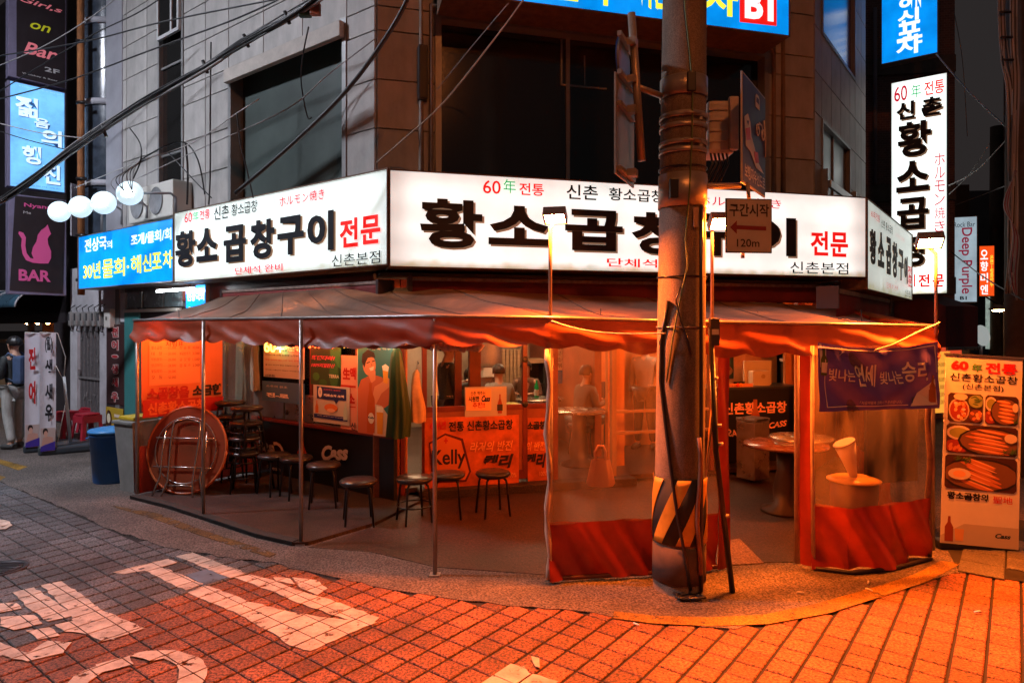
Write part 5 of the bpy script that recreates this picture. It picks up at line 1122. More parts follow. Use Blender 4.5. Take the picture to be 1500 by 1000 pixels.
MB().tube([surf(1027,y,.02) for y in (300,400,480,540,600,700,800,866)], .014, 8).build('conduit', M('conduit_dark', (.05,.04,.035), .4), pole, world=True)
MB().tube([surf(1022+3*sin(k),640+k*25,.03) for k in range(9)], .016, 8).build('old_pipe', M('rust_pipe', (.25,.10,.05), .6, var=.4), pole, world=True)
q = MB().box(-.035,-.03,-.10,.035,.03,.10,.008).build('meter_box', M('meter_box_dark', (.06,.05,.05), .4), pole); q.location = P(1046,486,4.85)-pc
MB().box(-.025,-.034,-.02,.025,-.031,.02).build('meter_window', m_white, q); 
b_ = MB()
for k in range(8):
    a = random.uniform(0,6); b_.tube([pc+Vector((.02+.1*sin(a+j*1.1), -.21-.05*cos(a*2+j), .012+.02*abs(sin(j+a)))) for j in range(6)], .009, 6)
tag(b_.build('cable_ends', m_blkm, pole, world=True), kind='stuff')
for k, (y0, lab) in enumerate(((290,''),)):
    b2 = [surf(1012-6+ (i%3)*7, 296+i*8, .010) for i in range(1)]
q = MB().box(-.045,-.002,-.07,.045,.002,.07).build('paper_notice', M('old_paper', (.35,.27,.22), .7), pole); q.location = surf(1022,318,.012)-pc; q.rotation_euler = (0,0,.5)
# leaning black bar and brown stick
a = G(1073,868); t = thing('leaning_bar', 'long black steel bar with white marks leaning against the concrete pole', 'bar', a); MB().tube([a+Vector((0,0,.005)), a+Vector((-.10,.06,1.0)), P(1041,480,4.85)], .021, 8).build('bar', M('black_bar', (.02,.018,.018), .4, var=.5), t, world=True)
for k in (.28,.55,.62,.80): q = a.lerp(P(1041,480,4.85), k); MB().tube([q, q+Vector((-.002,.0012,.02))], .023, 8).build('tape', m_band, t, world=True)
a = G(1018,872); t = thing('wooden_stick', 'worn brown wooden strip leaning on the right side of the concrete pole', 'stick', a); MB().tube([a, a.lerp(P(1038,600,4.82),.5), P(1044,600,4.82)], .014, 4).build('strip', M('brown_wood', (.25,.11,.06), .7, var=.4), t, world=True)
# ---- signs on the pole
m_plate = M('sign_back', (.40,.33,.27), .45, metal=.5, var=.3, scale=4)
t = thing('road_sign_pair', 'round and rectangular road signs seen from behind on a pipe left of the pole', 'road sign', P(932,240,4.6))
BFm = Fr((897-750)/FOC*4.35, 4.35, 66)
MB().tube([P(925,20,4.62), P(940,236,4.62)], .028, 12).build('pipe', m_plate, t, world=True)
MB().tube([P(935,128,4.62), Vector((pc.x-.1,pc.y,P(935,128,4.62).z))], .022, 10).build('bracket_arm', m_plate, t, world=True)
x0,z0,x1,z1 = BFm.box(896,25,931,148); cx_, cz_ = (x0+x1)/2, (z0+z1)/2; rr_ = min((z1-z0)/2, .29)
def onfr(mb, fr): mb.v = [tuple(fr.W(v[0], v[2], v[1])) for v in mb.v]; return mb
onfr(MB().ell(cx_, cz_, rr_*.95, rr_, 0, .012, 36), BFm).build('round_plate', m_plate, t, world=True)
onfr(MB().ell(cx_, cz_, rr_*.97, rr_*1.02, .013, .02, 36), BFm).build('round_face', M('blue_face', (.02,.08,.3), .4), t, world=True)
xr0,zr0 = BFm.hit(902,125); wr_ = .52; onfr(MB().box(xr0-.0, 0, HC+(480-262)/FOC*4.6, xr0+wr_, .012, cz_-rr_+.02), BFm).build('rectangular_plate', m_plate, t, world=True)
for z in (cz_+.12, cz_-.14, cz_-rr_-.18, cz_-rr_-.62): onfr(MB().box(cx_-.2, -.03, z-.015, cx_+.22, -.001, z+.015), BFm).build('rib', m_plate, t, world=True); onfr(MB().box(cx_-.05,-.09,z-.025,cx_+.03,-.03,z+.025), BFm).build('clamp', m_plate, t, world=True)
SB = Fr(1.575, 4.55, 56)
b = Board(SB, 'road_sign', 'dark blue pedestrian priority street sign turned sideways right of the pole', 'road sign', 1087,103,1121,290, depth=.012, cab=M('sign_edge', (.55,.5,.48), .4))
b.n = 0; W_, H_ = b.w, b.h; m_bs = M('sign_blue', (.035,.04,.20), .4, var=.3)
MB().box(.015,-.003,.015,W_-.015,-.001,H_-.015).build('face', m_bs, b.o); m_sw = M('sign_white', (.65,.60,.58), .4); m_sr = M('sign_red_print', (.55,.03,.04), .4)
letters(b.o, '보행자우선도로', W_*.08,H_*.06,W_*.95,H_*.19, m_sw, y=-.005, off=.02)
def pp(pts, mat, y=-.005): MB().poly([(x*W_, z*H_) for x, z in pts], y-.001, y).build('picture', mat, b.o)
pp([(.52,.80),(.70,.80),(.70,.90),(.66,.93),(.56,.93),(.52,.90)], m_sw); pp([(.55,.85),(.67,.85),(.66,.90),(.56,.90)], m_bs, -.0065)
for cxw in (.62,.86): MB().tube([(cxw*W_+.04*cos(a),-.006,.60*H_+.04*sin(a)) for a in [2*pi*i/16 for i in range(17)]], .005, 5).build('picture', m_sw, b.o)
pp([(.60,.60),(.68,.69),(.82,.69),(.88,.60),(.85,.60),(.80,.67),(.70,.67),(.63,.60)], m_sw)
pp([(.06,.60),(.20,.66),(.30,.60),(.34,.48),(.45,.42),(.60,.30),(.90,.22),(.55,.22),(.30,.33),(.12,.35)], m_sw); pp([(.10,.50),(.28,.55),(.30,.44),(.14,.40)], m_sr, -.0065); pp([(.45,.36),(.62,.38),(.66,.29),(.52,.26)], m_sr, -.0065); pp([(.14,.58),(.24,.60),(.20,.55)], m_bs, -.007)
MB().tube([(W_*.9,-.006,H_*.75),(W_*.97,-.006,H_*.6),(W_*.97,-.006,H_*.4)], .006, 5).build('picture', m_sw, b.o)
MB().tube([P(1085,272,4.75), Vector((pc.x+.1, pc.y-.05, P(1085,272,4.75).z))], .022, 10).build('bracket_arm', m_plate, b.o, world=True)
NF = Fr((1063-750)/FOC*4.55, 4.55, 6)
b = Board(NF, 'road_sign', 'square zone start sign with a red left arrow hanging right of the pole', 'road sign', 1063,290,1131,371, depth=.012, cab=M('sign_rim_dark', (.05,.04,.04), .4))
MB().box(.008,-.003,.008,b.w-.008,-.001,b.h-.008).build('face', M('sign_dusty_face', (.55,.48,.43), .45, var=.2, scale=4), b.o)
mdk = M('sign_dark_letter', (.04,.025,.02), .5)
b.t('구간시작', 1068,298,1126,318, mdk, off=.02, y=-.004); b.t('120m', 1079,350,1112,362, mdk, off=.01, y=-.004); b.pg([(1069,333),(1079,323),(1079,330),(1122,332),(1122,338),(1079,336),(1079,343)], M('sign_red_arrow', (.25,.03,.02), .45), y=-.003)
MB().tube([P(1097,291,4.60), P(1095,268,4.62)], .014, 8).build('hanger', m_plate, b.o, world=True); MB().tube([P(1088,371,4.60), P(1088,378,4.6)], .014, 8).build('hanger', m_plate, b.o, world=True)
t = thing('equipment_box', 'pale ribbed equipment box strapped high on the right side of the pole', 'equipment box', P(1038,236,4.95))
bw0 = P(1038,236,4.95)
MB().box(0,0,.06,.20,.25,.46,.03).build('housing', M('box_beige', (.42,.36,.31), .5, var=.25), t); MB().box(.15,-.03,.08,.22,.02,.48,.012).build('door', MATS['box_beige'], t)
for z in (.14,.22,.30,.38): MB().box(.0,-.012,z,.14,-.001,z+.02,.004).build('rib', MATS['box_beige'], t)
for k in range(5): MB().tube([(.03*k+.02,.02,.06),(.03*k+.03,.0,-.02),(.02*k-.02,-.01,-.12-.02*k),(-.03,.02,-.2)], .008, 6).build('cable', m_blkm, t)
# ================================================================== FLOODLIGHTS
OR = (1, .235, .030)
m_fl = Em('floodlight_glow', (1,.165,.012), 6800); m_flb = M('flood_body', (.10,.06,.04), .5)
def flood(px, pyt, pyb, Y, hx, hy, w, h, aim, lab, off=(0,0,0), power=None):
    top, bot = P(px, pyt, Y), P(px, pyb, Y); t = thing('floodlight', lab, 'floodlight', bot, 0, 'orange floodlights on thin poles over the tent'); hc = P(hx, hy, Y-.05)
    MB().tube([bot, bot.lerp(top,.9), top, hc+Vector((0,.05,-.02))], .013, 8).build('pole', M('flood_pole', (.42,.30,.22), .45, metal=.4), t, world=True)
    aim = Vector(aim).normalized(); q = aim.to_track_quat('Z', 'Y'); Mx = Matrix.Translation(hc) @ q.to_matrix().to_4x4()
    m = MB().box(-w/2,-h/2,-.05,w/2,h/2,0,.006); m.v = [tuple(Mx @ Vector(v)) for v in m.v]; m.build('housing', m_flb, t, world=True)
    m = MB(); m.box(-w/2,-h/2,.0,w/2,-h/2+.012,.02); m.box(-w/2,h/2-.012,0,w/2,h/2,.02); m.box(-w/2,-h/2+.012,0,-w/2+.012,h/2-.012,.02); m.box(w/2-.012,-h/2+.012,0,w/2,h/2-.012,.02); m.v = [tuple(Mx @ Vector(v)) for v in m.v]; m.build('visor', m_flb, t, world=True)
    m = MB().add([(-w/2+.014,-h/2+.014,.004),(w/2-.014,-h/2+.014,.004),(w/2-.014,h/2-.014,.004),(-w/2+.014,h/2-.014,.004)], [(0,1,2,3)]); m.v = [tuple(Mx @ Vector(v)) for v in m.v]; o = m.build('lens', power or m_fl, t, world=True, fix=False); return t
flood(806,335,500,4.95,813,318,.17,.13,(-.10,-.45,-.88),'floodlight on a thin post in the middle of the front sign, glowing face down')
flood(1043,322,500,5.12,1055,326,.16,.13,(.0,-.66,-.75),'floodlight glowing right behind the square zone start sign')
flood(1371,372,490,5.5,1362,354,.19,.14,(-.2,-.52,-.83),'floodlight on a bent thin post at the right end of the tent')
# orange bulbs inside the tent, above the openings
m_ob = Em('orange_bulb', (1,.13,.010), 600)
def bulb(px, py, Y, lab, mat=None, r=.035):
    p = P(px, py, Y); t = thing('hanging_bulb', lab, 'bulb', p, 0, 'orange bulbs hanging under the tent roof'); MB().ball((0,0,0), r, r, r*1.2, 12, 8).build('bulb', mat or m_ob, t); MB().tube([(0,0,r),(0,0,.06)], .014, 8).build('socket', m_blkm, t); MB().tube([(0,0,.05),(0,0,.25)], .004, 5).build('cord', m_blkm, t)
bulb(262,486,7.35,'orange bulb hidden behind the tent edge above the menu banner'); bulb(440,487,6.9,'warm bulb behind the tent edge near the neon lettering', Em('warm_bulb', (1,.36,.13), 560)); bulb(690,492,6.4,'warm bulb behind the tent edge in front of the sliding door', Em('orange_bulb_dim', (1,.22,.04), 420))
bulb(880,492,6.0,'orange bulb behind the tent edge over the left plastic curtain', Em('orange_bulb_strong', (1,.17,.02), 2600)); bulb(1110,492,6.8,'orange bulb behind the tent edge over the steel bin', MATS['orange_bulb_dim']); bulb(1262,492,6.3,'orange bulb behind the tent edge over the amber lidded drum', Em('orange_bulb_bright', (1,.20,.025), 4200))
# ================================================================== STREET LAMPS out of view: sodium one reflects in the window, white one added as fill
def street_or_fill_lamp(x, y, hd, lab, col, s, r=.16, H=0):
    t = thing('street_or_fill_lamp', lab, 'street lamp', (x, y, 0)); MB().tube([(0,0,0),(0,0,5.2+H),(hd[0]*.5,hd[1]*.5,5.6+H),(hd[0],hd[1],5.6+H)], [.07,.05,.035,.03], 12).build('pole', m_pole, t)
    MB().ball((hd[0],hd[1],5.58+H), .26, .14, .07).build('head', m_cabg, t); m = MB().ball((hd[0],hd[1],5.51+H), r*1.3, r*.7, .03, 16, 6); m.build('lamp', Em('lamp_'+lab.split()[0], col, s), t); return t
street_or_fill_lamp(2.2, -3.2, (0,1.2), 'sodium street lamp behind the viewer mirrored in the wide dark window', (1,.25,.05), 1500, .16, 3.2)
street_or_fill_lamp(-9.6, 5.0, (.7,.3), 'white street lamp standing outside the left edge of the photo', (.84,.88,1), 980, .34, 3.2)  # added lamp, out of view, to brighten the left facade
# ================================================================== PEOPLE
m_skin = M('skin', (.50,.27,.18), .5, var=.1); m_hair = M('black_hair', (.012,.009,.008), .45, var=.4, scale=20, stretch=(4,4,1))
def skinmesh(name, nodes, edges, mat, parent, sub=2, label=None):
    me = bpy.data.meshes.new(name); ks = list(nodes); me.from_pydata([nodes[k][0] for k in ks], [(ks.index(a), ks.index(b)) for a, b in edges], [])
    o = bpy.data.objects.new(name, me); COL.objects.link(o); md = o.modifiers.new('s','SKIN'); md.use_smooth_shade = True; md.branch_smoothing = .4
    for i, k in enumerate(ks):
        r = nodes[k][1]; r = r if isinstance(r, tuple) else (r, r); d = me.skin_vertices[0].data[i]; d.radius = r; d.use_root = (i == 0)
    if sub: o.modifiers.new('u','SUBSURF').levels = sub; o.modifiers['u'].render_levels = sub
    dg = bpy.context.evaluated_depsgraph_get(); dg.update(); m2 = bpy.data.meshes.new_from_object(o.evaluated_get(dg)); m2.name = name
    bpy.data.objects.remove(o); m2.materials.clear(); m2.materials.append(mat)
    for p in m2.polygons: p.use_smooth = True
    o = bpy.data.objects.new(name, m2); COL.objects.link(o); o.parent = parent
    return o
def person(label, loc, rz, h=1.7, pose='stand', top=None, pants=None, hair=.05, arms='down', hands=True, shoes=True, group=None, long_hair=False, head_turn=0):
    """faces +y in its own frame"""
    t = thing('person', label, 'person', loc, rz, group); s = h/1.75
    V = lambda x, y, z: Vector((x*s, y*s, z*s))
    sit = pose == 'sit'; hz = .50 if sit else .93; dz = hz-.93; ln = .10 if sit else 0
    N = {'pelvis': (V(0,0,hz), (.15*s,.11*s)), 'waist': (V(0,ln*.3,hz+.17), (.13*s,.10*s)), 'chest': (V(0,ln*.7,hz+.37), (.155*s,.11*s)), 'neck0': (V(0,ln,hz+.52), (.075*s,.07*s)), 'neck': (V(0,ln+.01,hz+.565), .060*s), 'jaw': (V(0,ln+.035,hz+.605), (.068*s,.074*s)), 'head': (V(0,ln+.025,hz+.675), (.082*s,.095*s)), 'crown': (V(0,ln+.01,hz+.74), (.062*s,.072*s))}
    E = [('pelvis','waist'),('waist','chest'),('chest','neck0'),('neck0','neck'),('neck','jaw'),('jaw','head'),('head','crown')]
    for sd, n in ((-1,'l'),(1,'r')):
        N['sh'+n] = (V(sd*.175,ln,hz+.47), .062*s)
        if arms == 'down': el, wr, hd = V(sd*.22,-.03,hz+.18), V(sd*.23,.04,hz-.06), V(sd*.23,.06,hz-.13)
        elif arms == 'phone': el, wr, hd = V(sd*.20,.04,hz+.17), V(sd*.08,.27,hz+.22), V(sd*.05,.33,hz+.26)
        else: el, wr, hd = V(sd*.24,.12,hz+.22), V(sd*.15,.36,hz+.27), V(sd*.11,.43,hz+.28)
        N['el'+n] = (el, .043*s); N['wr'+n] = (wr, .028*s); N['hd'+n] = (hd, (.036*s,.020*s)); E += [('chest','sh'+n),('sh'+n,'el'+n),('el'+n,'wr'+n),('wr'+n,'hd'+n)]
        if sit: kn, an, to = V(sd*.13,.42,hz+.02), V(sd*.13,.40,.08), V(sd*.14,.54,.04)
        else: kn, an, to = V(sd*.10,.02,.50), V(sd*.11,-.02+.05*sd,.08), V(sd*.13,.12+.05*sd,.035)
        N['hp'+n] = (V(sd*.09,0.02,hz-.04), .088*s); N['kn'+n] = (kn, .058*s); N['an'+n] = (an, .036*s); N['to'+n] = (to, (.035*s,.028*s)); E += [('pelvis','hp'+n),('hp'+n,'kn'+n),('kn'+n,'an'+n),('an'+n,'to'+n)]
        if hands:
            base = hd; dr = (hd-wr).normalized(); side = dr.cross(Vector((0,0,1))).normalized() if abs(dr.z) < .8 else Vector((0,1,0))
            for q in range(4):
                b0 = base+side*(q-1.5)*.018*s; L_ = (.075,.085,.08,.06)[q]*s; m1 = b0+dr*L_*.55+Vector((0,0,-.004)); m2_ = b0+dr*L_*.9-Vector((0,0,.02))
                N['f%s%d'%(n,q)] = (m1, .0085*s); N['g%s%d'%(n,q)] = (m2_, .0075*s); E += [('hd'+n,'f%s%d'%(n,q)),('f%s%d'%(n,q),'g%s%d'%(n,q))]
            N['th'+n] = (base-dr*.02*s+side*-sd*.045*s, .010*s); E.append(('hd'+n,'th'+n))
    skinmesh('body', N, E, m_skin, t)
    def infl(ks, k, extra=()):
        n2 = {}
        for q in ks: r = N[q][1]; r = r if isinstance(r, tuple) else (r, r); n2[q] = (N[q][0], (r[0]*k+.012, r[1]*k+.012))
        return n2
    ks = ['waist','chest','neck0','pelvis','shl','shr','ell','elr','wrl','wrr']; nn = infl(ks, 1.06)
    skinmesh('jacket', nn, [e for e in E if e[0] in ks and e[1] in ks], top, t)
    ks = ['pelvis','hpl','hpr','knl','knr','anl','anr']; nn = infl(ks, 1.12)
    for q in ('anl','anr'): nn[q] = (N[q][0]+V(0,0,.02), (.058*s,.058*s))
    skinmesh('trousers', nn, [e for e in E if e[0] in ks and e[1] in ks], pants or m_dark, t)
    hd_ = N['head'][0]
    m = MB(); 
    def hf(u, v):
        a = 2*pi*u; ph = pi*(.0+.60*v); low = .52+.48*abs(cos(a/2+pi/4)) if False else 1
        front = max(0, sin(a)); ph *= (1-.42*front); r = 1+.05*sin(a*9+v*4)
        return (hd_.x+.098*s*r*sin(ph)*cos(a), hd_.y-.012*s+.118*s*r*sin(ph)*sin(a), hd_.z+.02*s+.112*s*cos(ph)*r)
    m.grid(hf, 30, 12)
    if long_hair: m.grid(lambda u, v: (hd_.x+(.085+.03*(1-v))*s*cos(pi+pi*u)*1.05, hd_.y+(-.02-.085*sin(pi*u))*s, hd_.z+.03*s-(1-v)*.42*s), 20, 10)
    m.build('hair', hair if not isinstance(hair, float) else m_hair, t, th=.006)
    fz = hd_.z; fy = hd_.y+.092*s
    m = MB(); m.add([(0,fy+.028*s,fz-.022*s),(-.014*s,fy-.002,fz-.028*s),(.014*s,fy-.002,fz-.028*s),(0,fy,fz+.022*s)], [(0,1,2),(0,3,1),(0,2,3)], True); m.build('nose', m_skin, t)
    for sd in (-1, 1):
        MB().ball((sd*.030*s, fy-.004*s, fz+.008*s), .011*s, .006*s, .006*s, 8, 5).build('eye', M('eye_dark', (.02,.015,.012), .2), t); MB().ball((sd*.090*s, hd_.y-.005*s, fz-.005*s), .010*s, .020*s, .030*s, 8, 6).build('ear', m_skin, t)
        if shoes:
            a, b_ = N['an'+('l' if sd < 0 else 'r')][0], N['to'+('l' if sd < 0 else 'r')][0]; MB().tube([Vector((a.x,a.y-.04,.045)), Vector((a.x,a.y,.05)), Vector((b_.x,b_.y,.04)), Vector((b_.x,b_.y+.05,.035))], [.035,.047,.043,.025], 10).build('shoe', shoes if not isinstance(shoes, bool) else m_dark, t)
    MB().box(-.020*s, fy-.004, fz-.052*s, .020*s, fy+.003, fz-.046*s).build('mouth', M('lip', (.30,.09,.07), .5), t)
    return t
g = G(22,656)
m_dj = M('dark_jacket', (.03,.038,.04), .7, var=.3); m_jn = M('pale_jeans', (.42,.42,.40), .7, var=.25, scale=9, stretch=(3,3,1))
t = person('man in dark jacket and pale trousers with a blue backpack, standing beside the feather banners', (g.x, g.y, .004), radians(78), 1.78, 'stand', m_dj, m_jn, arms='phone', shoes=M('dark_trainer', (.06,.06,.06), .5))
bpk = M('blue_backpack', (.06,.10,.20), .6, var=.3); MB().box(-.15,-.27,1.02,.15,-.10,1.46,.05).build('backpack', bpk, t)
for sd in (-1,1): MB().tube([(sd*.10,-.13,1.43),(sd*.11,.0,1.50),(sd*.12,.13,1.38),(sd*.13,.09,1.15),(sd*.13,-.12,1.06)], .014, 6).build('strap', bpk, t)
m_gs2 = M('grey_shirt', (.26,.26,.27), .8, var=.15)
def pin(px, d): f = FW.off(-d); x, _ = f.hit(px, 560); return f.W(x)
def seated(px, d, rz, lab, top, **k):
    p = pin(px, d); s_ = stool((p.x, p.y, .10), .2, 'black stool under the '+k.pop('st'), .45, 0); s_['group'] = 'stools inside the restaurant'
    return person(lab, (p.x, p.y, .12), rz, 1.68, 'sit', top, m_dark, **k)
seated(733, 1.9, radians(15), 'seated man in a grey shirt seen from behind through the door glass', m_gs2, arms='reach', st='seated man in grey')
seated(690, 1.25, radians(5), 'dark haired diner in black seated close to the sliding door glass', m_dj, arms='reach', st='dark haired diner', long_hair=True)
seated(772, 2.9, radians(170), 'diner facing the street behind the grey shirted man', M('brown_top', (.16,.08,.05), .8), arms='reach', st='diner facing the street')
seated(850, 1.35, radians(-60), 'diner in a tan sweater seated behind the left plastic curtain', M('tan_sweater', (.15,.10,.075), .8), arms='reach', st='diner in the tan sweater')
seated(893, 2.0, radians(80), 'diner in a dark top seated facing left behind the left plastic curtain', M('dark_top', (.07,.04,.035), .8), arms='reach', st='diner in the dark top')
p_ = pin(655, .75); person('waiter in black standing just inside the glass left of the sliding door', (p_.x, p_.y, .10), radians(-60), 1.66, 'stand', m_dj, m_dark, arms='phone')
p_ = pin(945, 1.6); person('person in a pale top standing at the back behind the left plastic curtain', (p_.x, p_.y, .10), radians(150), 1.66, 'stand', M('pale_top', (.26,.21,.18), .8), m_dark, arms='down')
q_ = LW.off(-.45); x_, _ = q_.hit(440, 560); p_ = q_.W(x_); stt = stool((p_.x, p_.y, .10), .2, 'black stool under the woman in the orange jacket', .52, 0); stt['group'] = 'stools inside the restaurant'
person('long haired woman in an orange jacket seated with her back to the left window', (p_.x, p_.y, .20), radians(-30), 1.68, 'sit', M('orange_jacket', (.62,.20,.05), .6, var=.3, scale=9), m_dark, arms='reach', long_hair=True, hair=M('brown_hair', (.09,.03,.015), .5, var=.4, scale=20, stretch=(4,4,1)))
# tan bag seen through the curtain
p_ = P(880,715,5.9); t = thing('cloth_bag', 'pale cloth bag with an arched handle hanging behind the left plastic curtain', 'bag', (p_.x, p_.y, p_.z+.02)); t.scale = (.75,.75,.8); MB().grid(lambda u, v: ((.10+.07*(1-v)+.012*sin(u*40))*cos(2*pi*u)*(1 if v > .1 else .8), .06*sin(2*pi*u), .30*v), 40, 8).build('bag', M('pink_cloth', (.6,.33,.24), .7), t); MB().tube([(-.06,0,.29),(-.07,0,.38),(-.03,0,.45),(.03,0,.45),(.06,0,.38),(.05,0,.29)], .014, 8).build('handle', MATS['pink_cloth'], t)
MB().tube([(0,0,.44),(.0,.02,.50)], .006, 5).build('hook', m_blkm, t)
# ================================================================== STANDING BANNERS
XF = Fr((1377-750)/FOC*5.62, 5.62, -7)
t = thing('standing_banner', 'tall white food banner with sausage photos on a stand at the right edge', 'standing banner', XF.W(0,.0)); t.rotation_euler = (radians(-4), radians(3.6), XF.a)
t.location.z = .02
Wb, Hb, Zb = .615, 1.60, .05
m_xb = M('banner_white', (.74,.70,.68), .45, var=.05)
MB().box(0,0,Zb,Wb,.004,Zb+Hb).build('sheet', m_xb, t); MB().box(-.01,-.008,Zb+Hb,Wb+.01,.012,Zb+Hb+.02,.004).build('top_rail', m_steelp, t); MB().tube([(Wb/2,.02,Zb+Hb),(Wb/2,.05,.0)], .012, 8).build('pole', m_steelp, t)
MB().box(.0,.02,-.02,Wb+.03,.20,.06,.02).build('base', m_blkm, t)
def xt(s, x0, z0, x1, z1, mat, **k): letters(t, s, x0*Wb, Zb+z0*Hb, x1*Wb, Zb+z1*Hb, mat, y=-.003, **k)
rd, bk_, gr = Pr(205,30,25), Pr(25,20,22), Pr(90,150,70)
xt('60', .07,.925,.30,.975, rd, off=.06); xt('年', .34,.92,.48,.965, gr, off=.03); xt('전통', .52,.915,.93,.975, rd, off=.035); xt('신촌황소곱창', .06,.865,.94,.908, bk_, off=.015); xt('(신촌본점)', .23,.818,.76,.855, bk_, off=.01)
def food(x0, z0, x1, z1, kind, k0=0):
    q = bpy.data.objects.new('food_photo', None); COL.objects.link(q); q.parent = t; q.location = (x0*Wb, -.002, Zb+z0*Hb); w, h = (x1-x0)*Wb, (z1-z0)*Hb; R = random.Random(kind*7+k0)
    c = .02; rp_ = [(c,0),(w-c,0),(w,c),(w,h-c),(w-c,h),(c,h),(0,h-c),(0,c)]
    MB().poly(rp_, -.0012, -.0002).build('backdrop', Pr(70,38,24), q); n = 0
    def E_(cx, cz, rx, rz, mat, rot=0, nm='picture'):
        nonlocal n; n += 1; pts = []
        for i in range(16):
            a = 2*pi*i/16; x = cx+rx*cos(a)*cos(rot)-rz*sin(a)*sin(rot); z = cz+rx*cos(a)*sin(rot)+rz*sin(a)*cos(rot); pts.append((min(w-.004,max(.004,x)), min(h-.004,max(.004,z))))
        MB().poly(pts, -.0012-.0002*n, -.0008-.0002*n).build(nm, mat, q)
    so_, so2, gn, wt, rdm = Pr(205,120,70), Pr(235,170,115), Pr(75,105,45), Pr(220,200,180), Pr(150,50,35)
    if kind == 0:
        E_(w*.32,h*.42,w*.30,h*.42, Pr(190,170,150)); E_(w*.32,h*.42,w*.26,h*.36, rdm)
        for k in range(16): E_(w*(.32+R.uniform(-.2,.2)), h*(.42+R.uniform(-.28,.28)), w*.06, h*.05, (so_, so2, wt)[k%3], R.uniform(0,3))
        E_(w*.35,h*.88,w*.2,h*.12, wt); E_(w*.8,h*.75,w*.22,h*.22, Pr(150,160,90))
        for k in range(7): E_(w*R.uniform(.66,.94), h*R.uniform(.62,.9), w*.09, h*.02, gn, R.uniform(-.6,.6))
        E_(w*.8,h*.25,w*.2,h*.22, Pr(120,60,40)); 
        for k in range(7): E_(w*(.8+R.uniform(-.13,.13)), h*(.25+R.uniform(-.15,.15)), w*.06, h*.05, (so_,so2)[k%2], R.uniform(0,3))
    else:
        cx = w*(.62 if kind == 1 else .5); rx_ = w*(.46 if kind == 1 else .56)
        if kind == 1:
            E_(w*.18,h*.7,w*.18,h*.25, wt); E_(w*.18,h*.7,w*.14,h*.18, Pr(150,150,70)); E_(w*.16,h*.25,w*.2,h*.22, rdm)
            for k in range(6): E_(w*R.uniform(.05,.28), h*R.uniform(.12,.4), w*.04, h*.05, so_, 1)
        E_(cx,h*.45,rx_,h*.50, Pr(30,22,20)); E_(cx,h*.46,rx_*.93,h*.44, Pr(120,80,55))
        for k in range(6): E_(cx+w*R.uniform(-.08,.08), h*(.14+.13*k), w*R.uniform(.22,.3), h*.055, so_, -.32 if kind == 2 else -.12); E_(cx+w*R.uniform(-.08,.05), h*(.155+.13*k), w*.2, h*.022, so2, -.32 if kind == 2 else -.12)
        for k in range(12): E_(w*(.9 if kind == 1 else .25)+w*R.uniform(-.1,.1), h*(.2 if kind == 1 else .92)+h*R.uniform(-.1,.05), w*.05, h*.012, gn, R.uniform(0,3))
        if kind == 2: E_(w*.2,h*.45,w*.16,h*.17, wt); E_(w*.2,h*.45,w*.09,h*.1, so2)
        if kind == 1: E_(w*.9,h*.62,w*.09,h*.16, wt)
food(.045,.645,.50,.80, 0); food(.53,.645,.955,.80, 1, 3); food(.035,.48,.955,.635, 1); food(.03,.29,.955,.47, 2)
xt('황소곱창의', .07,.235,.60,.275, bk_, off=.04); xt('聖地', .66,.232,.91,.27, rd, off=.005)
MB().poly([(0,Zb),(Wb,Zb),(Wb,Zb+.11*Hb),(Wb*.3,Zb+.11*Hb),(0,Zb+.04*Hb)], -.0025, -.001).build('picture', Pr(190,180,172), t)
MB().poly([(Wb*.05,Zb+.02),(Wb*.16,Zb+.02),(Wb*.16,Zb+.14),(Wb*.125,Zb+.18),(Wb*.12,Zb+.23),(Wb*.09,Zb+.23),(Wb*.085,Zb+.18),(Wb*.05,Zb+.14)], -.004, -.003).build('picture', Pr(140,60,30), t)
MB().poly([(Wb*.19,Zb+.03),(Wb*.29,Zb+.03),(Wb*.30,Zb+.13),(Wb*.18,Zb+.13)], -.004, -.003).build('picture', Pr(215,160,110), t); xt('Cass', .70,.05,.90,.075, Pr(20,40,70), off=.04, shear=.3)
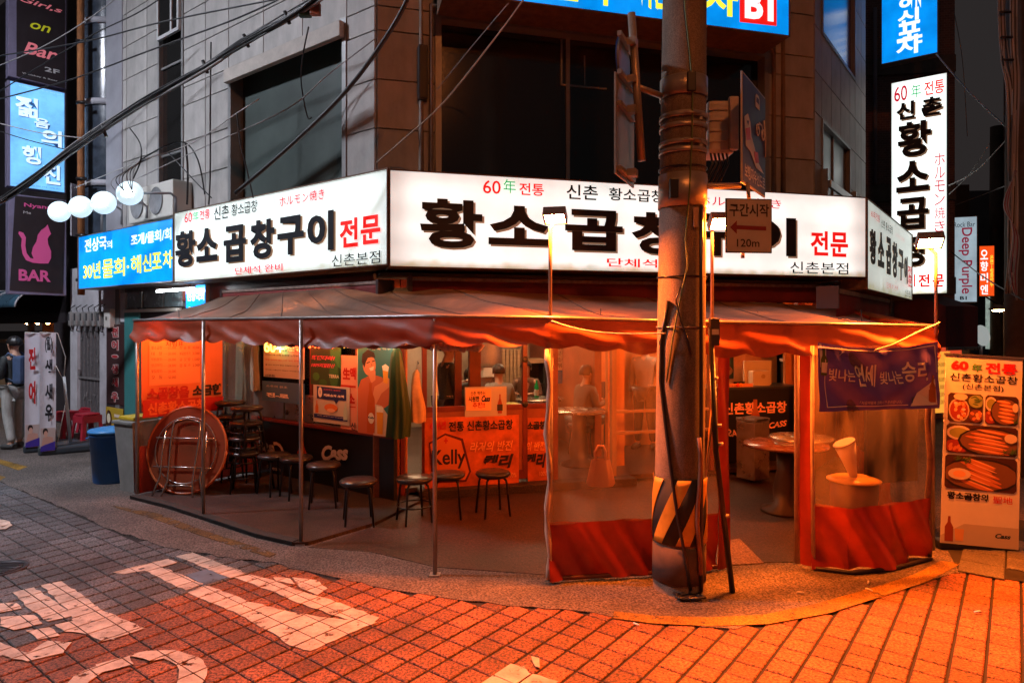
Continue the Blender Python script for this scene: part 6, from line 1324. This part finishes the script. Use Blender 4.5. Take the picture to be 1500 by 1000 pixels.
# feather banners at the left
m_ban = M('banner_cloth', (.62,.60,.66), .55, var=.08)
def feather(px0, px1, pyt, pyb, Y, name, lab, txt, mat, tx):
    fr = Fr((px0-750)/FOC*Y, Y, 35); b = Board(fr, 'feather_banner', lab, 'banner flag', px0, pyt, px1, pyb, 'vertical banners on black bases at the left')
    w, h = b.w, b.h; MB().grid(lambda u, v: (u*w, .012*sin(v*8+u*2)+.01*sin(u*5), v*h), 8, 30).build('cloth', m_ban, b.o)
    for ch, y0, y1 in txt: b.t(ch, tx[0], y0, tx[1], y1, mat, y=-.028, off=.045)
    # photo of two people and a violet strip, very small
    z0 = h*.0; MB().box(.01,-.026,.01,w-.01,-.024,h*.20).build('print', Pr(190,170,165), b.o); MB().ell(w*.35,h*.17,w*.16,h*.03,-.028,-.0265).build('print', Pr(45,30,30), b.o); MB().ell(w*.38,h*.15,w*.12,h*.026,-.0295,-.0285).build('print', Pr(215,165,145), b.o); MB().poly([(w*.1,h*.04),(w*.85,h*.06),(w*.8,h*.12),(w*.45,h*.13),(w*.2,h*.12)], -.0285, -.027).build('print', Pr(200,150,135), b.o)
    MB().poly([(.01,.01),(w-.01,.02),(w-.01,h*.085),(w*.3,h*.06),(.01,h*.045)], -.031, -.0295).build('print', Pr(65,45,150), b.o)
    MB().tube([(w+.20,.35,.0-.1),(w+.13,.12,.75),(w+.10,.06,1.1)], .022, 8).build('mast', M('mast_white', (.6,.65,.68), .35), b.o); MB().tube([(w+.10,.06,1.1),(w+.12,.04,1.4),(w+.02,.0,h-.01),(0,0,h)], .008, 6).build('bow', m_white, b.o)
    MB().tube([(w+.13,.12,.75),(w,.0,.02)], .006, 5).build('strut', m_white, b.o); MB().tube([(w+.11,.08,1.0),(w,.0,h*.72)], .006, 5).build('strut', m_white, b.o)
    MB().box(-.02,-.02,-b.z0+.004,w+.48,.42,-b.z0+.12,.03).build('base', M('base_blue_black', (.03,.045,.06), .5), b.o); return b
feather(36,60,487,654,9.95,'전어','white feather banner with two big red characters beside the standing man',[('전',509,541),('어',558,591)], M('banner_red', c8(200,20,25), .5), (42,52))
feather(58,82,487,660,9.75,'(활)','white feather banner with black lettering, right of the red lettered one',[('(활)',492,516),('생',526,549),('새',562,584),('우',592,616)], m_blk, (66,77))
# ================================================================== LEFT STREET
m_lwall = world_noise(M('left_white_wall', (.55,.53,.56), .7, var=.35, scale=1.2)); m_ldark = M('left_dark_wall', (.045,.035,.04), .7, var=.5, scale=2); m_col = world_noise(M('left_column', (.36,.36,.40), .65, var=.3, scale=1))
LX = lambda px: LW.hit(px, 600)[0]
t = thing('ground_floor_wall', 'pale plastered ground floor wall with meters left of the tent', 'wall', (LW.W(LX(200)).x, LW.W(LX(200)).y, 0), LW.a); X0 = LX(200)
MB().box(LX(103)-X0,0,2.0,LX(183)-X0,.2,3.0).build('plaster', m_lwall, t); MB().box(LX(103)-X0,0,0,LX(113)-X0,.2,2.0).build('plaster', m_lwall, t); MB().box(LX(146)-X0,0,0,LX(156)-X0,.2,2.0).build('plaster', m_lwall, t); MB().box(LX(156)-X0,0,0,LX(183)-X0,.2,2.0).build('plaster', m_ldark, t)
m_tl = M('teal_panel', (.05,.22,.22), .4, var=.2)
MB().box(LX(184)-X0,-.02,.4,LX(206)-X0,.15,2.15).build('teal_panel', m_tl, t); MB().box(LX(184)-X0,-.04,2.15,LX(262)-X0,.15,2.2).build('ledge', m_white, t); MB().box(LX(206)-X0,0,0,LX(330)-X0,.15,2.15).build('plaster', m_ldark, t)
gw = M('grey_window_bluish', (.16,.20,.22), .25, var=.3)
for a, c in ((186,208),(210,238),(240,268)): MB().box(LX(a)-X0+.01,0,2.22,LX(c)-X0-.01,.04,2.55,.005).build('window_panel', gw, t)
# ornate door
x0 = LX(113); x1 = LX(146); t = on(LW, 'ornate_door', 'old patterned metal door under the row of meters', 'door', x0, .02, .05); w = x1-x0
MB().box(0,0,0,w,.04,1.98).build('leaf', M('door_grey', (.12,.11,.115), .5, var=.5, scale=12), t); mor = M('door_ornament', (.34,.32,.32), .4, metal=.4, var=.4, scale=10)
for k in range(6): MB().box(.04+k*(w-.08)/6,-.012,.08,.05+k*(w-.08)/6,.0,1.9).build('bar', mor, t)
R = random.Random(4)
for k in range(26): cxx, czz = R.uniform(.06,w-.06), R.choice([R.uniform(.25,.75),R.uniform(1.05,1.85)]); MB().ell(cxx,czz,R.uniform(.01,.03),R.uniform(.01,.035),-.02,-.012,8).build('ornament', mor, t)
MB().box(.0,-.03,.95,w,-.012,.99).build('bar', mor, t); MB().box(.03,-.05,1.0,.08,-.02,1.12,.01).build('handle', mor, t)
# meters
for k in range(6):
    px = 106.5+k*8.6; x, z = LW.hit(px, 468); t = on(LW, 'electric_meter', 'electric meter in the row of six under the blue sign, '+['leftmost','second from the left','third from the left','fourth from the left','fifth from the left','sixth from the left'][k], 'meter', x, z-.12, -.08, 'row of electric meters')
    MB().box(0,0,0,.095,.08,.26,.02).build('case', M('meter_case', (.30,.29,.28), .5, var=.3), t); MB().box(.015,-.006,.10,.08,-.001,.23,.004).build('window', M('meter_glass', (.08,.08,.09), .15), t); MB().tube([(.05,.04,0),(.07,.02,-.08),(.14,.04,-.10)], .010, 6).build('cable', m_blkm, t); MB().tube([(.05,.04,.26),(.07,.02,.33),(.2,.05,.38)], .008, 6).build('cable', m_blkm, t)
x, z = LW.hit(160, 468); t = on(LW, 'meter_box', 'square white distribution box at the right end of the meters', 'box', x, z-.14, -.09); MB().box(0,0,0,.24,.09,.32,.015).build('case', m_white, t); MB().box(.09,-.006,.13,.13,-.001,.19).build('latch', m_blkm, t)
b = Board(LW.off(.02), 'vertical_board', 'dark brown vertical board with red and white seafood lettering beside the teal panel', 'sign', 156,475,183,594, depth=.02, cab=M('brown_board', (.05,.02,.02), .5))
for ch, y0, y1 in (('전',479,494),('어',498,513),('·',519,525),('생',533,548),('새',552,567),('우',573,589)):
    b.t(ch, 163.5,y0-.5,174.5,y1+.5, m_lwht if False else M('letter_cream', (.6,.5,.48), .5), y=-.004, off=.09); b.t(ch, 164.5,y0+.5,173.5,y1-.5, M('letter_red', (.45,.02,.03), .5), y=-.008, off=.03)
b = Board(LW.off(.03), 'drink_poster', 'small yellow poster with a dark bottle at the foot of the brown board', 'poster', 155,595,180,630, depth=.01, cab=M('poster_yellow', (.5,.33,.03), .5)); b.e(160,613,4,13, Pr(70,40,30)); b.e(160,612,2.6,7, Pr(230,220,190)); b.r(168,606,176,612, Pr(230,210,190))
# red plastic stools
m_rp = M('red_plastic', (.42,.02,.04), .4, var=.2)
def rstool(px, py, lab, rz=0):
    g = G(px, py); t = thing('red_plastic_stool', lab, 'stool', (g.x, g.y, .004), rz, 'red plastic stools by the old door'); a, b_ = .19, .14
    m = MB(); m.box(-b_,-b_,.42,b_,b_,.45,.012); m.build('seat', m_rp, t)
    for sx in (-1,1):
        for sy in (-1,1):
            m = MB(); m.add([(sx*a,sy*a,0),(sx*(a-.06),sy*a,0),(sx*(a-.06),sy*(a-.02),0),(sx*a,sy*(a-.06),0),(sx*b_,sy*b_,.419),(sx*(b_-.06),sy*b_,.419),(sx*(b_-.06),sy*(b_-.02),.419),(sx*b_,sy*(b_-.06),.419)], [(0,1,2,3),(4,5,6,7),(0,1,5,4),(1,2,6,5),(2,3,7,6),(3,0,4,7)]); m.build('leg', m_rp, t)
    for sy in (-1,1): MB().box(-.15,sy*.155-.006,.30,.15,sy*.155+.006,.415).build('apron', m_rp, t); MB().box(sy*.155-.006,-.14,.30,sy*.155+.006,.14,.415).build('apron', m_rp, t)
rstool(128,644,'red plastic stool nearest the blue bin, in front of the old door', -.5); rstool(97,640,'red plastic stool half hidden by the feather banner mast', -.4); rstool(136,632,'red plastic stool behind, close to the old door threshold', -.3)
# left neighbour building with curved glass bay, column and rusty pipe
nb = thing('left_building', 'tall narrow neighbouring building with a bluish curved glass bay and grey column', 'building', (LW.W(LX(165)).x, LW.W(LX(165)).y, 0), LW.a); X0 = LX(165)
MB().box(LX(160)-X0,-.05,3.0,LX(183)-X0+.6*0,.3,9.5).build('column', m_col, nb)
MB().box(LX(100)-X0,.25,3.0,LX(160)-X0,.6,9.5).build('wall', M('left_blue_dark', (.07,.09,.13), .5, var=.4), nb); MB().box(LX(-60)-X0,.3,2.2,LX(100)-X0,.6,9.5).build('wall', m_ldark, nb)
m_bay = M('bay_glass', (.045,.06,.085), .22, spec=.7, var=.4); bx0, bx1 = LX(124)-X0, LX(161)-X0; bc = (bx0+bx1)/2; br = (bx1-bx0)/2
for z0, z1 in ((3.05,4.35),(4.45,5.75),(5.85,7.15),(7.25,8.6)):
    m = MB(); m.grid(lambda u, v: (bc-br*cos(pi*u), .24-.45*sin(pi*u), z0+(z1-z0)*v), 16, 1); m.build('bay_window', m_bay, nb)
    m = MB(); m.grid(lambda u, v: (bc-(br+.02)*cos(pi*u), .24-.49*sin(pi*u), z1+.1*v), 16, 1); m.build('bay_sill', m_col, nb, th=.03)
t = thing('rusty_pipe', 'rust brown vertical pipe rising beside the black bar signs', 'pipe', P(119,430,11.2)); m = MB().tube([P(119,432,11.2), P(118.5,200,11.2), P(118,-60,11.2)], .055, 12); m.build('pipe', M('rust_orange', (.35,.13,.04), .75, var=.6, scale=5, bump=.4, stretch=(2,2,.6)), t, world=True)
for y in (60,150,262,345,410): MB().tube([P(112,y,11.15), P(126,y,11.15)], .03, 8).build('bracket', m_blkm, t, world=True)
MB().box(*(P(103,345,11.3)-t.location), *(P(116,272,11.5)-t.location)).build('junction_box', m_col, t)
# dark shop at the far left, warm light inside
t = thing('snack_shop', 'dark shop at the left edge with warm orange light behind the standing man', 'shop', (LW.W(LX(60)).x, LW.W(LX(60)).y, 0), LW.a); X0 = LX(60)
MB().box(LX(-50)-X0,.3,2.0,LX(103)-X0,.6,3.0).build('wall', m_ldark, t); MB().box(LX(62)-X0,.2,0,LX(103)-X0,.6,2.0).build('wall', m_ldark, t); MB().box(LX(-50)-X0,1.6,0,LX(62)-X0,1.7,2.3).build('rear_wall', M('shop_rear', (.35,.15,.05), .7, var=.6, scale=3), t)
MB().box(LX(-50)-X0,.35,0,LX(35)-X0,.8,.9,.02).build('counter', m_wood, t); MB().box(LX(20)-X0,.25,0,LX(24)-X0,.33,2.0).build('post', m_wood, t); MB().box(LX(-50)-X0,.28,1.55,LX(62)-X0,.33,1.62).build('rail', m_wood, t)
for k in range(4): q = MB().ball((LX(-20+k*14)-X0,.8,2.02), .04, .04, .04).build('lamp', Em('warm_small_lamp', (1,.40,.12), 120), t)
t = thing('curved_awning', 'blue translucent curved awning over the entrance below the cat sign', 'awning', (LW.W(LX(30)).x, LW.W(LX(30)).y, 2.0), LW.a); X0 = LX(30)
MB().grid(lambda u, v: (LX(-60)-X0+(LX(72)-LX(-60))*u, -.75*cos(v*pi/2)+.2, .30+.42*sin(v*pi/2)), 12, 8).build('panel', M('awning_blue', (.05,.12,.18), .3, var=.3), t, th=.01)
for u in (0,.25,.5,.75,1): MB().tube([(LX(-60)-X0+(LX(72)-LX(-60))*u, -.76*cos(v*pi/16)+.2, .30+.43*sin(v*pi/16)) for v in range(9)], .018, 6).build('rib', m_lwall, t)
# air conditioner boxes on the ledge over the blue sign
for k, (a, y0, c, y1, lab) in enumerate([(188,312,222,320,'white air conditioner unit behind the globe lamps'),(214,290,253,308,'white air conditioner unit right of the highest globe lamp')]):
    fr = LW.off(.32); x0,z0 = fr.hit(a,322); x1,_ = fr.hit(c,322); t = on(fr, 'air_conditioner', lab, 'air conditioner', x0, 3.5, .0, 'air conditioners above the blue sign'); w = x1-x0
    MB().box(0,0,0,w,.28,.52,.02).build('case', m_white, t); q = MB(); q.lathe([(.0,.0),(.19,0),(.2,.01)], 24); o = q.build('fan_guard', m_cabg, t); o.location = (w*.4,-.005,.26); o.rotation_euler = (pi/2,0,0)
# ================================================================== RIGHT ALLEY
m_brick = M('brown_brick', (.10,.055,.05), .8); nt = m_brick.node_tree; br_ = nt.nodes.new('ShaderNodeTexBrick'); tc_ = nt.nodes.new('ShaderNodeTexCoord'); sx_ = nt.nodes.new('ShaderNodeSeparateXYZ'); cx2 = nt.nodes.new('ShaderNodeCombineXYZ')
nt.links.new(tc_.outputs['Object'], sx_.inputs[0]); nt.links.new(sx_.outputs[0], cx2.inputs[0]); nt.links.new(sx_.outputs[2], cx2.inputs[1]); nt.links.new(cx2.outputs[0], br_.inputs[0])
br_.inputs['Color1'].default_value = (.22,.12,.105,1); br_.inputs['Color2'].default_value = (.16,.09,.085,1); br_.inputs['Mortar'].default_value = (.34,.27,.25,1); br_.inputs['Scale'].default_value = 5; br_.inputs['Mortar Size'].default_value = .012; nt.links.new(br_.outputs[0], nt.nodes['Principled BSDF'].inputs['Base Color'])
BW = Fr(P(1250,0,13.9).x, 13.9, -8)
t = thing('brick_building', 'dark brown brick building behind the vertical white sign', 'building', BW.W(0), BW.a)
MB().box(0,.05,0,2.0,3,10).build('wall', m_brick, t)
for z in (4.55,2.6,7.2): MB().box(-.0,.0,z,2.0,.049,z+.35).build('lintel', M('band_grey', (.14,.12,.11), .7, var=.4), t)
for x in (.42,): MB().tube([(x,-.03,4.9),(x,-.03,8.6)], .04, 8).build('drain_pipe', M('pipe_lilac', (.25,.23,.30), .5), t); MB().tube([(x,-.03,0),(x,-.03,4.3)], .03, 8).build('drain_pipe', m_pole, t)
t = thing('grey_shutter_box', 'grey white metal cladding panels below the vertical white sign', 'cladding', P(1335,470,12.6), radians(-20)); 
for k in range(2): MB().box(k*.13,0,.1,k*.13+.12,.1,.62,.01).build('panel', M('clad_grey', (.22,.20,.20), .5, var=.3), t)
# far facades closing the alley
m_far = world_noise(M('far_facade', (.12,.11,.115), .8, var=.5, scale=.6)); m_farw = M('far_window', (.02,.025,.03), .15, spec=.8); m_farl = Em('far_window_lit', (.9,.7,.4), .35, .6, 4)
def block(px0, px1, Y, top, lab, wins, a=-6, mat=None, z0w=3.2):
    fr = Fr((px0-750)/FOC*Y, Y, a); x1, _ = fr.hit(px1, 300); t = on(fr, 'background_building', lab, 'building', 0, 0, 0); MB().box(0,.0,0,x1,5,top).build('wall', mat or m_far, t)
    nx, nz = wins
    for i in range(nx):
        for j in range(nz):
            w = x1/nx; x = i*w+w*.2; z = z0w+j*2.9
            if z+1.5 > top: continue
            q = bpy.data.objects.new('window', None); COL.objects.link(q); q.parent = t; q.location = (x,-.02,z); MB().box(0,-.03,0,w*.6,.02,1.5).build('pane', m_farl if (i*3+j*2) % 4 == 1 else m_farw, q)
            m = MB(); m.box(-.05,-.06,-.06,w*.6+.05,-.031,0); m.box(-.05,-.06,1.5,w*.6+.05,-.031,1.56); m.box(w*.3-.02,-.06,0,w*.3+.02,-.031,1.5); m.build('frame', m_col, q)
    return t
block(1325,1420,19,6,'dark windowed building behind the pale blue rock bar sign',(2,3),-4)
bb = block(1400,1475,27,7.5,'grey building at the end of the alley behind the orange sign',(3,3),-6)
bb2 = block(1470,1640,17,12,'dark building at the right edge with a lit ground floor window',(4,3),-37, None, 3.0)
for k in range(3): MB().box(.3+k*1.0,-.05,.9,1.15+k*1.0,-.02,2.4).build('shop_window', Em('dim_shop_glow', (.65,.62,.40), .28, .5), bb2)
MB().box(.2,-.3,2.6,4.2,-.05,2.9).build('canopy', m_blkm, bb2)
MB().box(2.2,-.06,3.0,3.4,-.02,3.3).build('small_sign', Em('far_red_sign', (.8,.12,.06), .35), bb2)
t = tag(MB().box(0,0,0,.45,.1,1.9).build('lit_board', Em('far_lit_board', (.50,.62,.55), .55, .5, 6)), 'small pale lit sign board under the orange sign far down the alley', 'sign'); t.location = P(1447,511,20)
for ch, z in zip('노래방', (1.3,.75,.2)): letters(t, ch, .08, z, .37, z+.4, M('far_letter', (.02,.15,.10), .5), y=-.01, off=.02)
t = thing('traffic_mirror', 'round white traffic mirror on a post just above the food banner', 'mirror', P(1439,560,13)); c = P(1440,491,13)-t.location
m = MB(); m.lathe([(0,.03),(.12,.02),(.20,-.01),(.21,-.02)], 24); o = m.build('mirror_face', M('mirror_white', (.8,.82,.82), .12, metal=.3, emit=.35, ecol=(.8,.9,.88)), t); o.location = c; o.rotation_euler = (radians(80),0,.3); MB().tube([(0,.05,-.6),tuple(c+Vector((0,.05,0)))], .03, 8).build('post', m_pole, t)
for px, py, lab in ((1462,452,'left one of two warm lamps glowing far down the alley'),(1485,457,'right one of two warm lamps glowing far down the alley')):
    t = thing('alley_lamp', lab, 'lamp', P(px,py,16), 0, 'warm lamps in the alley'); MB().lathe([(0,-.03),(.16,-.03),(.2,.0),(.05,.1),(0,.1)], 18).build('shade', m_plate, t); MB().ball((0,0,-.04), .12, .12, .03).build('bulb', Em('alley_bulb', (1,.52,.2), 160), t); MB().tube([(0,0,.1),(0,.4,.3)], .02, 6).build('arm', m_blkm, t)
t = thing('alley_pole', 'brown pole wrapped in old notices down the alley left of the warm lamps', 'utility pole', (P(1460,480,20).x, 20, 0)); MB().tube([(0,0,0),(0,0,8)], [.22,.17], 16).build('shaft', m_conc, t)
for k in range(5): MB().tube([(-.2,0,1.3+k*.28),(-.2,0,1.36+k*.28)], .01, 5).build('tie', m_blkm, t)
t = thing('wine_red_awning', 'wine red box awning over a shop behind the right end of the tent', 'awning', P(1385,500,11.5), radians(30)); x_ = .0
MB().add([(0,0,-.1),(1.1,0,-.1),(1.1,0,.62),(0,0,.62),(0,.9,-.1),(1.1,.9,-.1),(1.1,.9,.95),(0,.9,.95)], [(0,3,2,1),(4,5,6,7),(0,1,5,4),(1,2,6,5),(2,3,7,6),(3,0,4,7)]).build('fabric', M('wine_fabric', (.14,.02,.025), .6, var=.3), t); MB().box(0,-.03,-.16,1.15,.0,-.1,.01).build('front_rail', m_steelp, t)
MB().box(.1,.2,-.5,.95,.3,-.12).build('lit_strip', Em('red_under_glow', (1,.10,.03), .7), t)
# right utility pole with bundled cables
rpx = P(1492,300,8.5); t = thing('cable_pole', 'dark utility pole wrapped in hanging grey cable bundles at the right edge', 'utility pole', (rpx.x, 8.5, 0)); MB().tube([(0,0,0),(0,0,9)], [.16,.12], 20).build('shaft', M('dark_pole', (.09,.075,.07), .8, var=.4), t)
R = random.Random(11); mcab = [M('cable_grey', (.30,.29,.29), .5), M('cable_black', (.02,.02,.022), .45), M('cable_pale', (.5,.49,.49), .5)]
def cab(pts, r, mat, par, nm='cable', n=6):
    P_ = []                                # smooth the path
    for i in range(len(pts)-1):
        p0, p1, p2, p3 = pts[max(i-1,0)], pts[i], pts[i+1], pts[min(i+2,len(pts)-1)]
        for k in range(6):
            q = k/6; P_.append(.5*((2*p1)+(p2-p0)*q+(2*p0-5*p1+4*p2-p3)*q*q+(3*p1-p0-3*p2+p3)*q**3))
    P_.append(pts[-1]); return MB().tube(P_, r, n).build(nm, mat, par, world=bool(par))
for k in range(9):
    x = 1466+k*1.2; cab([P(x-5,-40,8.3), P(x-3,40,8.3), P(x+R.uniform(-2,2)+1,90,8.3), P(x+8,130,8.3), P(x+10+R.uniform(-1,1),200,8.35), P(x+12,300,8.35)], .008, mcab[(0,2,0,1)[k%4]], t)
for k in range(9):
    x = 1480+k*1.3; cab([P(x,-40,8.3), P(x+R.uniform(-1,1),60,8.3), P(x+3,120,8.3), P(x+R.uniform(-1,3),220,8.3), P(x+R.uniform(-4,1),330,8.3), P(x-R.uniform(2,12),430,8.4)], .009, mcab[(0,1,0,2)[k%4]], t)
for k in range(5): cab([P(1486+k,250,8.2), P(1478-k*2,300,8.1), P(1484+k*2,345,8.1), P(1478+k*3,400,8.2), P(1490,440,8.3)], .006, M('cable_red', (.25,.05,.07), .5) if k%2 else mcab[0], t)
for y in (18,55,88): MB().tube([P(1464+y*.05,y,8.25), P(1480+y*.05,y,8.25)], .016, 6).build('cable_tie', m_blkm, t, world=True)
# ================================================================== OVERHEAD WIRES
def wire(pts, r, mat, lab, nm='wire', cat='wire', grp='overhead wires'):
    p = [P(*q) for q in pts]; t = cab(p, r, mat, None, nm); tag(t, lab, cat, grp); return t
root = thing('cable_bundle', 'thick bundle of black and pale cables sweeping up across the left facade', 'cable bundle', P(150,245,8))
bp_ = [(-40,318,9.3),(40,268,9.0),(110,215,8.5),(200,155,8.0),(300,98,7.4),(360,60,7.0),(430,20,6.6),(480,-14,6.3)]
for k in range(24):
    dx, dy, ph = R.uniform(-2,2), R.uniform(-5,5), R.uniform(0,6); sp = R.uniform(.3,1.6)
    cab([P(x+dx, y+dy*(.6+.6*abs(sin(ph+i*1.1)))+sp*2*sin(i*1.7+ph), Y+R.uniform(-.05,.05)) for i, (x, y, Y) in enumerate(bp_)], R.choice([.007,.009,.013]), [MATS['cable_black'], MATS['cable_black'], MATS['cable_black'], MATS['cable_black'], M('cable_mid', (.10,.10,.10), .5), MATS['cable_grey']][k%6], root)
for x, y, Y in ((300,98,7.4),(152,192,8.25),(360,60,7.0),(420,26,6.65)): MB().tube([P(x-3,y-9,Y), P(x+4,y+9,Y)], .02, 6).build('cable_tie', m_blkm, root, world=True)
MB().box(-.06,-.03,-.05,.06,.03,.05,.01).build('splice_box', M('green_box', (.03,.10,.09), .5), root).location = P(447,18,6.55)-root.location; MB().box(-.05,-.03,-.06,.05,.03,.06,.01).build('splice_tag', M('pink_tag', (.45,.22,.17), .5), root).location = P(462,14,6.5)-root.location
wire([(610,-30,5.6),(575,40,5.8),(510,130,6.2),(430,210,6.5),(345,283,6.8)], .021, mcab[1], 'thick single black cable curving from the top centre down to the left sign')
wire([(-30,152,10),(120,60,9),(200,20,8.5),(250,-12,8)], .008, mcab[1], 'thin black wire crossing the topmost bar sign')
wire([(-30,108,10.2),(60,70,9.6),(130,28,9.2),(180,-10,8.8)], .007, mcab[0], 'thin grey wire in the top left corner')
wire([(-20,85,9.5),(120,62,8.5),(240,32,7.8),(400,0,7),(470,-14,6.6)], .009, mcab[1], 'long black wire running over the left windows just below the top')
wire([(-20,150,9.5),(100,118,8.6),(220,74,7.9),(340,30,7.2),(420,-6,6.8)], .009, mcab[1], 'long black wire parallel above the cable bundle')
wire([(-20,176,9.6),(60,195,9.2),(130,203,8.8)], .007, mcab[0], 'short grey wire crossing the sky blue pub sign')
wire([(-20,186,9.6),(40,205,9.2),(100,220,8.8)], .007, mcab[1], 'black wire sagging over the lower half of the pub sign')
wire([(775,-12,5.4),(730,50,5.8),(650,150,6.4),(596,200,6.9),(552,238,7.1)], .0075, M('cable_orange_lit', (.45,.33,.25), .5), 'pale straight wire crossing the wide dark window diagonally')
wire([(745,5,6.2),(690,70,6.8),(640,132,7.3)], .005, mcab[0], 'faint thin wire above the pale diagonal wire')
wire([(452,40,6.9),(444,80,7.2),(441,120,7.4),(450,170,7.5),(457,172,7.5)], .008, mcab[1], 'short black wire dangling from the bundle over the big left window')
wire([(309,62,7.9),(308,160,7.9),(308,250,7.9),(306,300,7.9)], .009, mcab[1], 'vertical black wire hanging down the stone left of the big window')
wire([(347,166,7.6),(352,210,7.6),(362,250,7.6),(371,290,7.6)], .008, mcab[1], 'black wire hanging inside the left edge of the big window')
wire([(272,211,8.2),(275,250,8.2),(274,300,8.2)], .012, mcab[1], 'thick black drop wire beside the pale teal blind')
wire([(205,235,8.6),(240,215,8.4),(270,209,8.2),(290,235,8.1),(300,285,8.1)], .009, mcab[1], 'looping black wire above the air conditioners')
wire([(190,188,8.6),(205,210,8.6),(206,235,8.5),(195,262,8.6)], .008, mcab[1], 'curling black wire right of the blue curved glass')
wire([(245,222,8.4),(262,240,8.2),(285,265,8.1),(310,290,8.0)], .007, mcab[1], 'thin black wire sloping down to the left end of the white sign')
wire([(110,275,9.3),(200,238,8.6),(280,210,8.1),(347,166,7.6),(380,145,7.5)], .006, mcab[2], 'thin pale wire stretched above the globe lamps')
wire([(552,55,7.0),(480,110,7.3),(420,160,7.5),(300,215,8.0),(200,262,8.6)], .006, mcab[0], 'very thin wire sloping across the big left window')
TW = ['leftmost','second','third','middle','fifth','sixth','rightmost']
for k in range(7): wire([(205+k*3,236-k,8.55),(196-k*5,250+k*2,8.6),(193-k*4+k%3*5,285-k,8.7)], .0055, mcab[1 if k%2 else 0], 'thin tangled wire hanging above the highest globe lamp, %s of seven' % TW[k], 'tangled_wire', 'wire', 'tangle of thin wires above the globe lamps')
wire([(1372,80,11),(1420,135,9.8),(1476,188,8.6)], .011, mcab[2], 'straight pale stay wire from the blue vertical sign to the right pole')
wire([(1390,272,11),(1430,250,9.8),(1482,196,8.6)], .007, mcab[2], 'thin pale wire from the white vertical sign up to the right pole')
wire([(1390,285,11),(1420,255,9.8),(1450,210,9)], .006, mcab[0], 'second thin wire rising towards the right pole')
wire([(1392,368,12),(1440,405,9.6),(1500,440,8)], .009, mcab[1], 'black wire passing in front of the pale blue rock bar sign')
wire([(1398,20,12),(1410,90,12),(1417,200,12)], .006, mcab[0], 'faint vertical wire in the dark gap right of the blue vertical sign')
wire([(1400,300,13),(1440,285,12),(1500,262,9)], .008, mcab[0], 'grey wire crossing above the pale blue sign')
for nm_, y0, Y0 in (('a',110,4.8),): wire([(808,470,4.9),(840,480,4.82),(880,487,4.75),(930,489,4.7),(975,488,4.64)], .006, MATS['pale_rope'], 'pale cord sagging from the middle post to the concrete pole', 'cord', 'cord', None)
